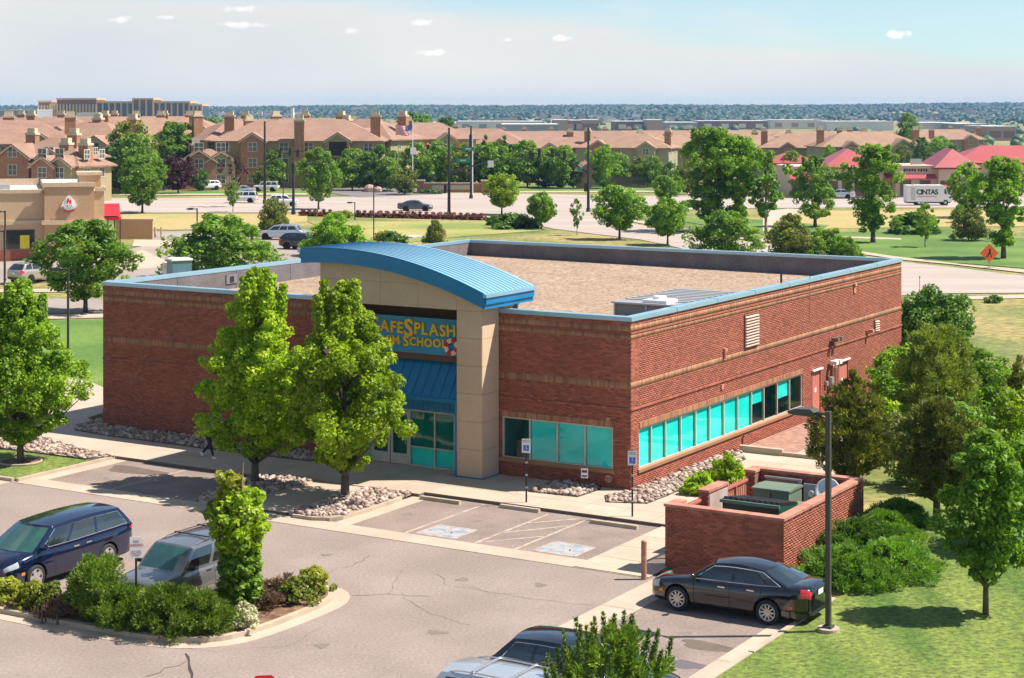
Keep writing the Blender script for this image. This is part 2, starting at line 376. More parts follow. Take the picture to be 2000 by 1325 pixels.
# painted lane lines of the arterial, one strip each
for v0, v1, a, b_ in [(401.0, 401.35, -260, 640), (401.0, 401.35, 1330, 2300), (394.0, 394.25, -260, 700), (394.0, 394.25, 1200, 2300), (408.5, 408.9, -260, 620)]:
    sheet('lane_line', [(a, v0), (b_, v0), (b_, v1), (a, v1)], M_line2, .006, th=.004, parent=road)
sheet('entrance_road', [(700, 386), (860, 380), (880, 372), (760, 366), (640, 362), (420, 359), (420, 364), (600, 370)], M_dark_asph, .006)
sheet('side_street', [(-260, 582), (200, 584), (420, 600), (420, 628), (200, 611), (-260, 613)], M_street, 0.0)
sheet('restaurant_lot', [(-100, 553), (60, 553), (130, 548), (600, 560), (720, 500), (700, 470), (610, 452), (560, 440), (470, 448), (330, 452), (300, 452), (292, 478), (200, 500), (0, 512), (-100, 512)], M_street, 0.0)
sheet('concrete_apron', [(262, 468), (346, 470), (352, 478), (300, 482), (258, 481)], M_conc, .006)
sheet('concrete_apron', [(205, 512), (278, 488), (332, 513), (300, 523), (205, 530)], M_conc, .010)
sheet('walkway', [(-260, 566), (200, 564), (420, 578), (420, 584), (200, 570), (-260, 572)], M_conc, .0)
sheet('walkway', [(-260, 622), (200, 613), (420, 632), (420, 640), (200, 620.5), (-260, 632)], M_conc, .006)
sheet('walkway', [(1770, 583), (1990, 576), (2200, 574), (2200, 581), (1990, 582.5), (1770, 587)], M_conc, .0)
sheet('walkway', [(1180, 424), (1196, 422), (1330, 446), (1480, 466), (1600, 480), (1760, 503), (1900, 519), (2150, 540), (2150, 549), (1980, 531), (1860, 517), (1760, 508), (1600, 484.5), (1480, 471.5), (1330, 451.5), (1200, 427)], M_conc, .03)
sheet('walkway', [(-260, 380), (600, 378), (600, 380.5), (-260, 383)], M_conc, .02)
sheet('walkway', [(1000, 374), (1700, 371), (1700, 373.5), (1000, 376.5)], M_conc, .02)
sheet('walkway', [(1490, 413), (1540, 408), (1580, 410), (1520, 428), (1500, 455), (1490, 452)], M_conc, .02)
sheet('walkway', [(1540, 458), (1640, 462), (1760, 466), (1760, 469), (1640, 465), (1540, 461)], M_conc, .03)
# watered lawns in the middle distance
sheet('lawn', [(1600, 486), (1760, 506), (1900, 516), (2150, 536), (2150, 470), (1900, 462), (1700, 452), (1560, 455), (1540, 475)], M_lawn2, .0)
sheet('lawn', [(1300, 428), (1480, 455), (1560, 478), (1620, 440), (1420, 424)], M_lawn2, .0)
sheet('lawn', [(-260, 384.0), (600, 381.5), (620, 376), (600, 374.8), (-260, 376)], M_lawn2, .0)
sheet('lawn', [(940, 375.5), (1700, 371), (1700, 364), (900, 364)], M_lawn2, -.01)
sheet('lawn', [(200, 624), (-260, 636), (-260, 770), (200, 765), (420, 790), (420, 645)], M_lawn2, -.0)
sheet('lawn', [(1150, 413), (1186, 409), (1330, 404), (1330, 408), (1190, 411.5)], M_lawn2, .03)
sheet('lawn', [(600, 432), (950, 434), (1010, 438), (1040, 442), (1060, 450), (900, 462), (760, 478), (640, 452)], mat('half_dry_grass', (.17, .215, .04), .95, col2=(.36, .31, .10), scale=.09, contrast=1.5, detail=7, grain=.2, gscale=1.6), .0)
sheet('dry_field', [(1480, 412), (2300, 410), (2300, 440), (1900, 442), (1620, 446), (1540, 462), (1500, 455)], M_dry, -.02)
sheet('dry_field', [(205, 417.5), (600, 417.5), (600, 432), (470, 446), (330, 449), (290, 446)], M_dry, -.02)
sheet('retail_lot', [(1340, 384), (2300, 384), (2300, 372), (1340, 368)], M_street, -.02)

# ------------------------------------------------------------------ site: parking lot, gutters, curbs
mb = MB(); mb.prism([(-60, -76), (11.56, -76), (11.56, -9.9), (5.9, -9.9), (3.35, -4.2), (-6.7, -4.2), (-6.7, -9.2), (-13.0, -9.2), (-13.0, -5.0), (-20.9, -5.0), (-21.0, -10.1), (-60, -10.1)], -.05, 0)
lot = site(mb, 'parking_lot', M_asph)
def lotsheet(name, poly, m, z=.004, th=.003, parent=None, kind=None):
    b = MB(); b.prism(poly, z - th, z); o = b.build(name, m, parent=lot)
    if kind: o['kind'] = kind
    return o
lotsheet('stall_surface', [(-6.2, -9.35), (3.3, -9.35), (3.3, -4.2), (-6.2, -4.2)], M_asph2, .003)
lotsheet('stall_surface', [(-20.3, -9.35), (-13.4, -9.35), (-13.4, -5.05), (-20.3, -5.05)], M_asph2, .003)
lotsheet('stall_surface', [(7.2, -40), (11.0, -40), (11.0, -9.9), (7.2, -9.9)], M_asph2, .003)
lotsheet('curb_gutter', [(-6.6, -9.34), (-5.95, -9.34), (-5.95, -4.2), (-6.6, -4.2)], M_conc, .0075)
# concrete pans, cut into slabs with open joints
def slabs(name, x0, x1, y0, y1, z, nx, ny, m=M_conc, parent=None, gap=.012, th=.05, pn='slab'):
    b = MB(); b.prism([(x0, y0), (x1, y0), (x1, y1), (x0, y1)], z - th, z - .012)
    base = site(b, name, M_joint) if parent is None else b.build(name, M_joint, parent=parent)
    for i in range(nx):
        for j in range(ny):
            xa = x0 + (x1 - x0) * i / nx + gap; xb = x0 + (x1 - x0) * (i + 1) / nx - gap; ya = y0 + (y1 - y0) * j / ny + gap; yb = y0 + (y1 - y0) * (j + 1) / ny - gap
            q = MB(); q.ct = rnd.random(); q.box(xa, xb, ya, yb, z - .02, z + rnd.uniform(-.001, .001), bottom=False); q.build(pn, m, parent=base)
    return base
slabs('gutter_pan', -21.2, 5.6, -10.35, -9.35, .014, 9, 1)
slabs('gutter_pan', 6.05, 7.2, -46, -10.36, .014, 1, 11)
# right-hand curb and gutter of the stalls
slabs('curb_gutter', 11.0, 11.55, -46, -10.0, .014, 1, 11)
def curb_seg(x0, x1, y0, y1, n, ax, h=.13):
    for i in range(n):
        a = i / n; b_ = (i + 1) / n - .008 / 3
        q = MB(); q.ct = rnd.random()
        if ax == 'x': q.box(x0 + (x1 - x0) * a, x0 + (x1 - x0) * b_, y0, y1, -.05, h)
        else: q.box(x0, x1, y0 + (y1 - y0) * a, y0 + (y1 - y0) * b_, -.05, h)
        o = q.build('curbstone', M_curb, parent=curbs)
curbs = site(MB().box(11.60, 11.66, -46, -9.7, -.06, .1), 'curb', M_curb)
curb_seg(11.55, 11.72, -46, -9.72, 12, 'y'); curb_seg(6.4, 11.55, -9.87, -9.72, 2, 'x')
curb_seg(-21.1, -20.95, -10.2, -5.0, 2, 'y'); curb_seg(-60, -21.1, -10.30, -10.15, 12, 'x')
lotsheet('curb_gutter', [(-20.95, -10.3), (-20.3, -9.4), (-20.3, -5.0), (-20.95, -5.0)], M_conc, .006)
lotsheet('curb_gutter', [(-60, -10.9), (-21.2, -10.9), (-21.2, -10.3), (-60, -10.3)], M_conc, .006)
# front walk
fw = slabs('sidewalk', -20.9, -13.35, -4.95, -1.0, .12, 5, 2, th=.17)
slabs('sidewalk', -13.35, -6.4, -4.5, -1.0, .118, 5, 2, th=.168)
slabs('sidewalk', -11.1, -8.7, -9.3, -4.5, .09, 1, 3, th=.14)
slabs('sidewalk', -6.4, 5.9, -4.15, 0.3, .12, 8, 3, th=.17)
slabs('sidewalk', -20.9, -6.4, -1.0, 0.3, .117, 10, 1, th=.167)
slabs('sidewalk', 3.3, 5.9, -10.3, -4.15, .035, 1, 4, th=.08)
slabs('sidewalk', 0.0, 5.9, .3, 9.0, .119, 2, 6, th=.169)
slabs('sidewalk', 2.4, 4.3, 9.0, 21.0, .10, 1, 8, th=.15)
b = MB(); b.box(.0, 2.39, 9.0, 21.0, -.05, .085); pvb = site(b, 'paved_path', M_joint); b = MB()
for i in range(11):
    for j in range(114):
        x = .02 + i * .215; y = 9.05 + j * .105; b.ct = rnd.random(); b.box(x, x + .205, y, y + .095, .08, .098 + rnd.uniform(-.002, .002), bottom=False)
o = b.build('pavers', mat('pink_paver', (.36, .20, .145), .9, tintv=.22, scale=2), parent=pvb); o['kind'] = 'stuff'
sheet('sidewalk', [(-20.9, -4.95), (-20.9, .3), (-26.6, .3), (-28.4, 1.0), (-29.6, 5.5), (-36, 9), (-60, 14), (-60, 11.5), (-36, 6.6), (-31.5, 3.2), (-31.0, -.6), (-27.5, -3.2), (-24, -4.3)], M_conc, .118, frame='site', th=.15)
sheet('walkway', [(-31, 2.5), (-36, 6.5), (-44, 4.0), (-60, 1.0), (-60, -1.0), (-44, 1.6), (-35, 2.2), (-31.3, .2)], M_conc, .110, frame='site', th=.12)
# mulch strip round the brick screen and behind the sedan
sheet('planting_bed', [(6.0, -9.72), (11.55, -9.72), (13.9, -7.2), (13.2, -1.2), (9.8, -.5), (9.7, -8.0), (6.0, -9.0)], M_mulch, .125, frame='site', th=.15)
# ---- lawns near
def lh(x, y):
    return .10 + .62 * math.exp(-((x - 12.5) / 4.2) ** 2 - ((y + .5) / 5.0) ** 2) + .28 * (1 - math.exp(-max(0, x - 12) / 9)) * (1 if y > -60 else 0)
def lawn_grid(name, x0, x1, y0, y1, n, m2, m):
    b = MB(); b.grid([[(x0 + (x1 - x0) * i / n, y0 + (y1 - y0) * j / m2, lh(x0 + (x1 - x0) * i / n, y0 + (y1 - y0) * j / m2)) for i in range(n + 1)] for j in range(m2 + 1)])
    return b
b = lawn_grid('lawn', 11.72, 60, -60, -9.72, 40, 40, None); g2 = lawn_grid('lawn', 9.8, 60, -9.72, 7.0, 50, 26, None)
n0 = len(b.v); b.v += g2.v; b.f += [[i + n0 for i in f] for f in g2.f]; b.m += g2.m; b.t += g2.t
lawn = site(b, 'lawn', M_lawn, smooth=True)
def east(x, y): return lh(x, y) * max(0, 1 - max(0, y - 7) / 40) - .03 * min(1, max(0, (y - 40) / 10))
b = MB(); b.grid([[(5.9 + 54.1 * i / 45, -1.5 + 61 * j / 50, east(5.9 + 54.1 * i / 45, -1.5 + 61 * j / 50) - .012) for i in range(46)] for j in range(51)])
site(b, 'meadow', M_meadow, smooth=True)
b = MB(); b.prism([(.25, 21.0), (5.9, 21.0), (5.9, 60), (-30, 60), (-30, 30.8), (.25, 30.8)], -.05, .05); b.box(4.3, 5.9, 9, 21, -.05, .085); site(b, 'meadow', M_meadow)
b = MB(); b.prism([(-60, -10.15), (-21.1, -10.15), (-21.1, -6.1), (-25.6, -6.2), (-31, -7.6), (-60, -12 + 4)], -.05, .10); site(b, 'lawn', M_lawn)
b = MB(); b.prism([(-60, -7.9), (-31, -7.5), (-31.5, 0), (-44, 1.4), (-60, -1.2)], -.05, .08); site(b, 'lawn', M_lawn)

b = MB(); b.box(5.9, 9.9, -9.2, -1.4, -.05, .09); site(b, 'enclosure_slab', M_conc)
# ---- river-stone beds
sm = []
for k in range(7):
    q = MB(); q.ct = [0.05, .3, .5, .7, .85, 1.0, .15][k]; q.ball((0, 0, 0), 1, rnd.uniform(.6, .85), rnd.uniform(.45, .65), 6, 4)
    q.v = [(v[0] * rnd.uniform(.82, 1.1), v[1] * rnd.uniform(.82, 1.1), v[2] * rnd.uniform(.85, 1.1)) for v in q.v]
    sm.append(q.mesh('stone', M_stone, smooth=True))
def rock_bed(poly, z, spacing=.19, smin=.06, smax=.145, nind=300, edge=True, label=None):
    b = MB(); b.prism(poly, z - .1, z); bed = site(b, 'rock_bed', M_gravelbed)
    if edge:
        o2 = offset_poly(poly, .04); e = MB()
        for i in range(len(poly)):
            p, q = o2[i], o2[(i + 1) % len(poly)]; e.tube([(p[0], p[1], z + .01), (q[0], q[1], z + .01)], .018, 4)
        e.build('edging', M_black, parent=bed)
    xs_ = [p[0] for p in poly]; ys_ = [p[1] for p in poly]; pts = []
    y = min(ys_)
    while y < max(ys_):
        x = min(xs_)
        while x < max(xs_):
            p = (x + rnd.uniform(-.5, .5) * spacing, y + rnd.uniform(-.5, .5) * spacing)
            if inside(p, poly): pts.append(p)
            x += spacing
        y += spacing * .82
    pts.sort(key=lambda p: (W(*p).xy.length))
    J = MB()
    for i, p in enumerate(pts):
        s = rnd.uniform(smin, smax) * (1 if rnd.random() < .8 else 1.3); k = rnd.randrange(7); a = rnd.uniform(0, 6.28)
        if i < nind:
            o = inst('stone', sm[k], bed, (p[0], p[1], z + s * .28), a, s); o.rotation_euler = (rnd.uniform(-.4, .4), rnd.uniform(-.4, .4), a)
        else:
            me = sm[k]; ca, sa = math.cos(a), math.sin(a)
            vs_ = [(p[0] + s * (v.co.x * ca - v.co.y * sa), p[1] + s * (v.co.x * sa + v.co.y * ca), z + s * .28 + s * v.co.z) for v in me.vertices]
            J.ct = sm_t[k]; J.add(vs_, sm_f[k])
    if J.v:
        o = J.build('stones', M_stone, parent=bed, smooth=True); o['kind'] = 'stuff'
    return bed
sm_f = [[tuple(p.vertices) for p in m_.polygons] for m_ in sm]; sm_t = [m_.attributes['tint'].data[0].value for m_ in sm]
rock_bed([(-27.6, 1.2), (-27.4, -.6), (-26.6, -1.55), (-24.5, -1.8), (-18.9, -1.9), (-13.5, -1.75), (-13.3, -1.3), (-13.3, -.02), (-26.45, -.02), (-26.45, 1.2)], .135, .19)
rock_bed([(-20.98, -5.1), (-21.5, -6.05), (-25.6, -6.15), (-31, -7.4), (-31, -3.0), (-27.7, -3.3), (-24, -4.4)], .13, .21)
rock_bed([(-3.1, -2.1), (-1.2, -1.95), (-1.1, -.5), (-1.3, -.03), (-3.2, -.03)], .13, .17)
rock_bed([(.16, -2.15), (1.45, -1.65), (1.5, 0), (1.2, 7.6), (.5, 8.8), (.02, 9.0), (.02, -.3), (-.35, -1.3)], .13, .19)
isl1 = [(-13.4, -5.1), (-11.1, -4.5), (-11.15, -6.7), (-11.2, -9.5), (-12.3, -9.5), (-13.1, -8.7)]
isl2 = [(-8.6, -4.5), (-6.75, -4.5), (-6.65, -8.6), (-7.1, -9.35), (-8.55, -9.4)]
for p in (isl1, isl2):
    oc = smooth_poly(offset_poly(p, .16), 1); b = MB(); b.prism(oc, -.05, .128); base = site(b, 'planter_curb', M_curb)
    rock_bed(p, .14, .165, .06, .14, edge=False)
# ---- shrub island in the lot
isl = [(-45, -21.9), (-3.0, -22.1), (-2.75, -17.8), (-2.5, -16.8), (-1.6, -16.5), (-.9, -17.2), (-.75, -18.4), (-.8, -21.2), (-1.3, -22.2), (-2.6, -22.75), (-8, -22.95), (-45, -23.6)]
io = smooth_poly(isl, 2)
b = MB(); b.prism(offset_poly(io, .62), -.02, .012); pan = site(b, 'island_gutter', M_conc)
b = MB(); b.prism(offset_poly(io, .17), -.02, .14); cu = site(b, 'island_curb', M_curb)
b = MB(); b.prism(io, .0, .152); site(b, 'planting_island', M_mulch)
for t in range(3):                       # fan of open joints across the concrete pan
    pass

# ---- paint on the stalls
def stripe(x0, y0, x1, y1, w=.11, z=.0085, m=M_line):
    d = Vector((x1 - x0, y1 - y0)).normalized(); n = Vector((-d.y, d.x)) * w / 2
    b = MB(); b.prism([(x0 + n.x, y0 + n.y), (x1 + n.x, y1 + n.y), (x1 - n.x, y1 - n.y), (x0 - n.x, y0 - n.y)], z - .003, z)
    return b.build('painted_line', m, parent=lot)
for x in (-3.7,): stripe(x, -9.3, x, -4.3)
stripe(-.95, -9.3, -.95, -4.5); stripe(.6, -9.3, .6, -4.6)
stripe(-.9, -9.2, .55, -7.3); stripe(-.9, -7.6, .55, -5.6); stripe(-.9, -6.0, .3, -4.5)
stripe(-17.0, -9.3, -17.0, -5.2)
stripe(-8.05, -20.0, -8.05, -21.6); stripe(-10.9, -20.2, -10.9, -21.6)
M_blue = mat('worn_blue', (.20, .24, .30), .85, col2=(.38, .38, .37), scale=2.6, contrast=1.8)
for cx in (-2.6, 1.95):
    b = MB(); b.prism([(cx - .75, -9.15), (cx + .75, -9.15), (cx + .75, -7.75), (cx - .75, -7.75)], .003, .006); b.build('painted_square', M_blue, parent=lot)
    for a in ((cx - .75, -9.15, cx + .75, -9.15), (cx - .75, -7.75, cx + .75, -7.75), (cx - .75, -9.15, cx - .75, -7.75), (cx + .75, -9.15, cx + .75, -7.75)): stripe(*a, w=.09)
    # wheelchair emblem in white strokes
    b = MB()
    def st(p, q, w=.07):
        d = Vector((q[0] - p[0], q[1] - p[1])).normalized(); n = Vector((-d.y, d.x)) * w / 2
        b.prism([(p[0] + n.x, p[1] + n.y), (q[0] + n.x, q[1] + n.y), (q[0] - n.x, q[1] - n.y), (p[0] - n.x, p[1] - n.y)], .0061, .0085)
    for i in range(9):
        a0 = R(150 + i * 27); a1 = R(150 + (i + 1) * 27)
        st((cx - .05 + .3 * math.cos(a0), -8.6 + .3 * math.sin(a0)), (cx - .05 + .3 * math.cos(a1), -8.6 + .3 * math.sin(a1)))
    st((cx - .1, -8.05), (cx - .05, -8.5)); st((cx - .05, -8.5), (cx + .25, -8.5)); st((cx + .25, -8.5), (cx + .38, -8.85)); b.ball((cx - .12, -7.95, .006), .08, .08, .003, 8, 4)
    b.build('wheelchair_emblem', M_line, parent=lot)
for i in range(4): stripe(3.6, -9.6 + i * 1.1, 5.6, -9.9 + i * 1.1, w=.07, z=.040, m=mat('pale_yellow_line', (.55, .46, .27), .8))
# ---- cracks and stains
def crack(pts, w=.03, m=M_crack, jit=.09, name='crack'):
    P = []
    for i in range(len(pts) - 1):
        n = max(2, int(math.dist(pts[i], pts[i + 1]) / .28))
        for k in range(n): t = k / n; P.append((pts[i][0] * (1 - t) + pts[i + 1][0] * t + rnd.uniform(-jit, jit), pts[i][1] * (1 - t) + pts[i + 1][1] * t + rnd.uniform(-jit, jit)))
    P.append(pts[-1]); b = MB(); rows = []
    for i, p in enumerate(P):
        q = P[min(i + 1, len(P) - 1)]; o_ = P[max(i - 1, 0)]; d = Vector((q[0] - o_[0], q[1] - o_[1])); d = d.normalized() if d.length > 0 else Vector((1, 0)); ww = w * rnd.uniform(.3, 1.1) / 2
        rows.append([(p[0] - d.y * ww, p[1] + d.x * ww, .0075), (p[0] + d.y * ww, p[1] - d.x * ww, .0075)])
    b.grid(rows, flip=True); b.build(name, m if (w > .02 or m is not M_crack) else mat('hairline_crack', (.13, .10, .085), .95), parent=lot)
def pl(u, v): 
    p = at(u, v); dx, dy = p.x - ORI[0], p.y - ORI[1]; return (dx * EX[0] + dy * EX[1], dx * EY[0] + dy * EY[1])
crack([pl(362, 1277), pl(370, 1290), pl(376, 1330)], .085, jit=.05); crack([pl(368, 1292), pl(330, 1305), pl(285, 1322)], .06, M_crackgreen)
crack([pl(690, 1163), pl(760, 1161), pl(840, 1166)], .028, M_crackgreen); crack([pl(722, 1087), pl(690, 1105), pl(660, 1112), pl(640, 1122)], .022)
crack([pl(855, 1120), pl(870, 1142), pl(950, 1155), pl(1050, 1172), pl(1160, 1183)], .016); crack([pl(775, 1158), pl(840, 1200), pl(920, 1222)], .014)
crack([pl(905, 1140), pl(960, 1160), pl(1020, 1160)], .012); crack([pl(640, 1090), pl(560, 1084)], .012)
crack([pl(290, 1258), pl(420, 1272), pl(560, 1262), pl(650, 1215)], .010)
crack([pl(762, 1160), pl(775, 1130), pl(800, 1100)], .012); crack([pl(450, 1040), pl(560, 1052), pl(700, 1060)], .010)
def blob(cx, cy, rx, ry, m, name, z=.0066, ang=0):
    b = MB(); P = []
    for i in range(22):
        a = 2 * math.pi * i / 22; r = 1 + .22 * math.sin(3 * a + 1) + rnd.uniform(-.1, .1); x, y = rx * r * math.cos(a), ry * r * math.sin(a)
        P.append((cx + x * math.cos(ang) - y * math.sin(ang), cy + x * math.sin(ang) + y * math.cos(ang)))
    b.prism(P, z - .0015, z); b.build(name, m, parent=lot)
blob(-18.6, -6.3, 1.5, .55, M_stain, 'damp_patch', ang=.0); blob(10.6, -17.3, .5, .32, mat('tar_patch', (.11, .10, .105), .8), 'tar_patch'); blob(10.9, -19.0, .7, .3, MATS['tar_patch'], 'tar_patch')
blob(10.4, -15.6, .9, .35, M_stain, 'damp_patch')
M_oil = mat('oil_stain', (.15, .12, .105), .8, col2=(.22, .18, .155), scale=5)
for k in range(16):
    x, y = [(-5, -7), (-2.4, -6.6), (1.9, -6.5), (-16, -7.4), (-18.5, -8), (9.4, -14.6), (9.0, -17.0), (8.4, -17.6), (-13, -14), (-4, -13), (1, -13.5), (-7, -13), (3.4, -12.4), (3.2, -18), (1.5, -21), (8.8, -19.2)][k]
    blob(x + rnd.uniform(-.3, .3), y + rnd.uniform(-.3, .3), rnd.uniform(.12, .34), rnd.uniform(.08, .2), M_oil, 'oil_stain', ang=rnd.uniform(0, 3))
# ---- wheel stops
def wheel_stop(x0, x1, y, label):
    b = MB(); b.extr([(y - .09, 0.0), (y + .09, 0.0), (y + .07, .13), (y - .07, .13)], 'x', x0, x1)
    for x in (x0 + .35, x1 - .35): b.cyl((x, y, .13), (x, y, .138), .015, n=6)
    o = site(b, 'wheel_stop', M_curb, kind=None); tagp(o, label, 'wheel stop', 'concrete wheel stops of the accessible stalls')
wheel_stop(-6.15, -4.45, -4.75, 'concrete wheel stop nearest the entrance pier, beside the stone bed under a tree')
wheel_stop(-2.95, -1.35, -4.42, 'concrete wheel stop at the foot of the accessible sign in front of the four-pane window')
wheel_stop(.95, 2.75, -4.85, 'concrete wheel stop by the accessible sign at the building corner')
# ================================================================== BRICK BUILDING
M_brick = mat('red_brick', (.315, .094, .054), .85, var=.12, scale=1.2, tintv=.30, grain=.12, gscale=30)
M_brick2 = mat('brown_soldier_brick', (.33, .165, .085), .85, var=.12, scale=1.2, tintv=.33, grain=.12, gscale=30)
M_mortar = mat('mortar', (.25, .115, .075), .95, scale=3)
M_stucco = mat('tan_stucco', (.56, .40, .275), .95, col2=(.62, .45, .315), scale=.9, bump=.6, bscale=45, grain=.14, gscale=28)
M_stucco_j = mat('stucco_joint', (.30, .21, .145), .95)
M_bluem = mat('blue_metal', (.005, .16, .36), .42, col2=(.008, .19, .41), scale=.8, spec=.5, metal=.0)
M_blueroof = mat('blue_roof_sky_sheen', (.26, .50, .58), .28, col2=(.29, .54, .62), scale=.8, spec=1.0, coat=.8, metal=.1)  # same blue paint as the fascia, sky sheen put into the base colour
M_cope = mat('blue_coping_sky_sheen', (.27, .46, .58), .30, col2=(.30, .50, .62), scale=.9, spec=.9, metal=.35, coat=.3)  # pale tone of the sky-lit top painted into the whole coping colour
M_alu = mat('cream_aluminium', (.50, .46, .40), .45, scale=3)
M_teal = mat('teal_shade', (.0, .62, .60), .6, col2=(.02, .76, .74), scale=.9, contrast=1.5, tintv=.13)
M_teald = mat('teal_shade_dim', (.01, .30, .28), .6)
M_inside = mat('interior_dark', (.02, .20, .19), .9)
M_glass = glassmat('window_glass', (.88, 1.0, .98), .85)
M_glassd = glassmat('dark_glass', (.55, .85, .80), 1.2)
M_parin = mat('parapet_membrane', (.115, .100, .105), .85, col2=(.165, .150, .155), scale=.8, contrast=1.4, bump=.3, bscale=20, grain=.2, gscale=8)
M_gravel = mat('roof_gravel', (.265, .187, .125), .95, col2=(.33, .238, .168), scale=.4, contrast=1.0, bump=1.0, bscale=9, grain=.6, gscale=5)
M_pinkm = mat('pink_painted_metal', (.50, .17, .125), .6, scale=4)
M_galv = mat('galvanised', (.38, .38, .38), .45, col2=(.48, .48, .47), scale=2, metal=.5)
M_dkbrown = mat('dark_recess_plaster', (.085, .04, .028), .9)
BX0, BX1, BY0, BY1 = -26.45, 0.0, 0.0, 30.3
bld = thing('brick_building', 'one-storey red brick building with blue coping, tan arched entrance portal and teal blinds', 'building', LOC, ROT)
FRONT_WIN = (-5.58, -.76, .80, 2.38); RIGHT_WIN = (.66, 16.8, .80, 2.30)
D1 = (17.95, 19.05, .1, 2.24); D2 = (21.35, 22.6, .1, 2.26)
def wall_backing(axis, c0, c1, a0, a1, z1, opens, name='wall'):
    """solid wall with real openings. axis 'x': runs along x between y c0..c1"""
    A = sorted(set([a0, a1] + [o[0] for o in opens] + [o[1] for o in opens])); b = MB()
    for i in range(len(A) - 1):
        m = (A[i] + A[i + 1]) / 2; zs = [(o[2], o[3]) for o in opens if o[0] < m < o[1]]
        segs = [(0.0, z1)]
        for (u, v) in zs:
            segs = [q for s in segs for q in ((s[0], min(s[1], u)), (max(s[0], v), s[1])) if q[1] - q[0] > .001]
        for (u, v) in segs:
            if axis == 'x': b.box(A[i], A[i + 1], c0, c1, u, v)
            else: b.box(c0, c1, A[i], A[i + 1], u, v)
    return b.build(name, M_mortar, parent=bld)
brick_me = {}
def unit_brick(l, h, m, k):
    key = (round(l, 3), round(h, 3), m.name, k)
    if key not in brick_me:
        q = MB(); q.ct = [.1, .35, .6, .9][k]; q.box(0, l, -.0055, 0, 0, h); brick_me[key] = q.mesh('brick', m)
    return brick_me[key]
def lay_bricks(parent, place, a0, a1, zlo, zhi, opens, bands, nind, rng, cope_gap=0.0, stepped=()):
    """place(a, out, z) -> parent-space point; bricks stand 12 mm proud of the mortar face"""
    L, H, g = .205, .065, .010; items = []
    z = zlo; row = 0
    while z + H <= zhi + 1e-6:
        zb = None
        for (b0, b1) in bands:
            if b0 - .03 <= z < b1 - .02: zb = (b0, b1)
        h, l, m = (H, L, 0) if zb is None else (min(.20, zb[1] - zb[0]) , .080, 1)
        if zb is not None: h = zb[1] - z if zb[1] - z > .1 else .2
        h = min(h, zhi - z)
        iv = [(a0, a1)]
        for o in opens:
            if z < o[3] - .01 and z + h > o[2] + .01: iv = [q for s in iv for q in ((s[0], min(s[1], o[0])), (max(s[0], o[1]), s[1])) if q[1] - q[0] > .01]
        for (u, v) in iv:
            a = u - ((row % 2) * (l + g) / 2 if zb is None else 0); a = a0 + math.floor((a - a0) / (l + g)) * (l + g) - ((row % 2) * (l + g) / 2 if zb is None else 0)
            while a < v:
                s, e = max(a, u), min(a + l, v)
                if e - s > .03: items.append((s, e, z, h, m, e - s > l - 1e-4 and abs(h - H) < 1e-6))
                a += l + g
        z += h + g; row += 1
    C = np.array([place((s + e) / 2, 0, zz + h / 2) for s, e, zz, h, m, f in items])
    Mw = np.array(bld.matrix_basis) if parent is bld else np.array(parent.matrix_basis)
    Wc = C @ Mw[:3, :3].T + Mw[:3, 3]; d = np.linalg.norm(Wc - np.array([0, 0, CAM_H]), axis=1)
    order = np.argsort(d); ind = set(); 
    for i in order:
        if items[i][5] and len(ind) < nind: ind.add(int(i))
    rot = None; p0 = Vector(place(0, 0, 0)); px_ = Vector(place(1, 0, 0)) - p0; rz = math.atan2(px_.y, px_.x)
    n = len(items); V = np.zeros((n, 8, 3), np.float32); keep = []; T = []; MI = []
    for i, (s, e, zz, h, m, f) in enumerate(items):
        k = int(rng.randint(4))
        if i in ind:
            o = inst('brick', unit_brick(L, H, M_brick if m == 0 else M_brick2, k), parent, place(s, 0, zz), rz); continue
        o_ = .0055 + rng.uniform(-.0015, .0015)
        V[i] = [place(s, o_, zz), place(e, o_, zz), place(e, o_, zz + h), place(s, o_, zz + h), place(s, 0, zz), place(e, 0, zz), place(e, 0, zz + h), place(s, 0, zz + h)]
        keep.append(i); T.append(np.clip(rng.normal(.5, .26), 0, 1)); MI.append(m)
    V = V[keep]; base = np.arange(len(keep))[:, None, None] * 8
    q = np.array([[0, 1, 2, 3], [3, 2, 6, 7], [1, 5, 6, 2], [4, 0, 3, 7], [4, 5, 1, 0]])
    F = (base + q[None]).reshape(-1, 4)
    me = npmesh('bricks', V.reshape(-1, 3), F, [M_brick, M_brick2], tint=np.repeat(T, 5), mi=np.repeat(MI, 5))
    o = link(bpy.data.objects.new('bricks', me), parent); o['kind'] = 'stuff'
BANDS = [(5.95, 6.18), (5.66, 5.88), (3.86, 4.10)]
wall_backing('x', .012, .30, BX0, BX1 - .012, 6.36, [(FRONT_WIN)])
wall_backing('y', -.30, -.012, .3, BY1, 6.36, [RIGHT_WIN, D1, D2])
b = MB(); b.box(BX0, BX0 + .3, .3, BY1, 0, 6.36); b.box(BX0 + .3, -.3, BY1 - .3, BY1, 0, 6.36); b.build('wall', M_mortar, parent=bld)
rng = np.random.RandomState(5)
fo = [FRONT_WIN, (-5.7, -.64, .66, .80), (-13.45, -5.72, 0, 7), (BX0, 0, 3.08, 3.14)]
lay_bricks(bld, lambda a, o, z: (a, .012 - o, z), BX0 - .0, BX1, .02, 6.36, fo, BANDS + [(2.38, 2.60)] * 0, 170, rng)
lay_bricks(bld, lambda a, o, z: (-.012 + o, a, z), BY0 + .02, BY1, .02, 6.36, [RIGHT_WIN, (.5, 16.95, .66, .80), D1, D2, (0, BY1, 3.08, 3.14)], BANDS, 130, rng)
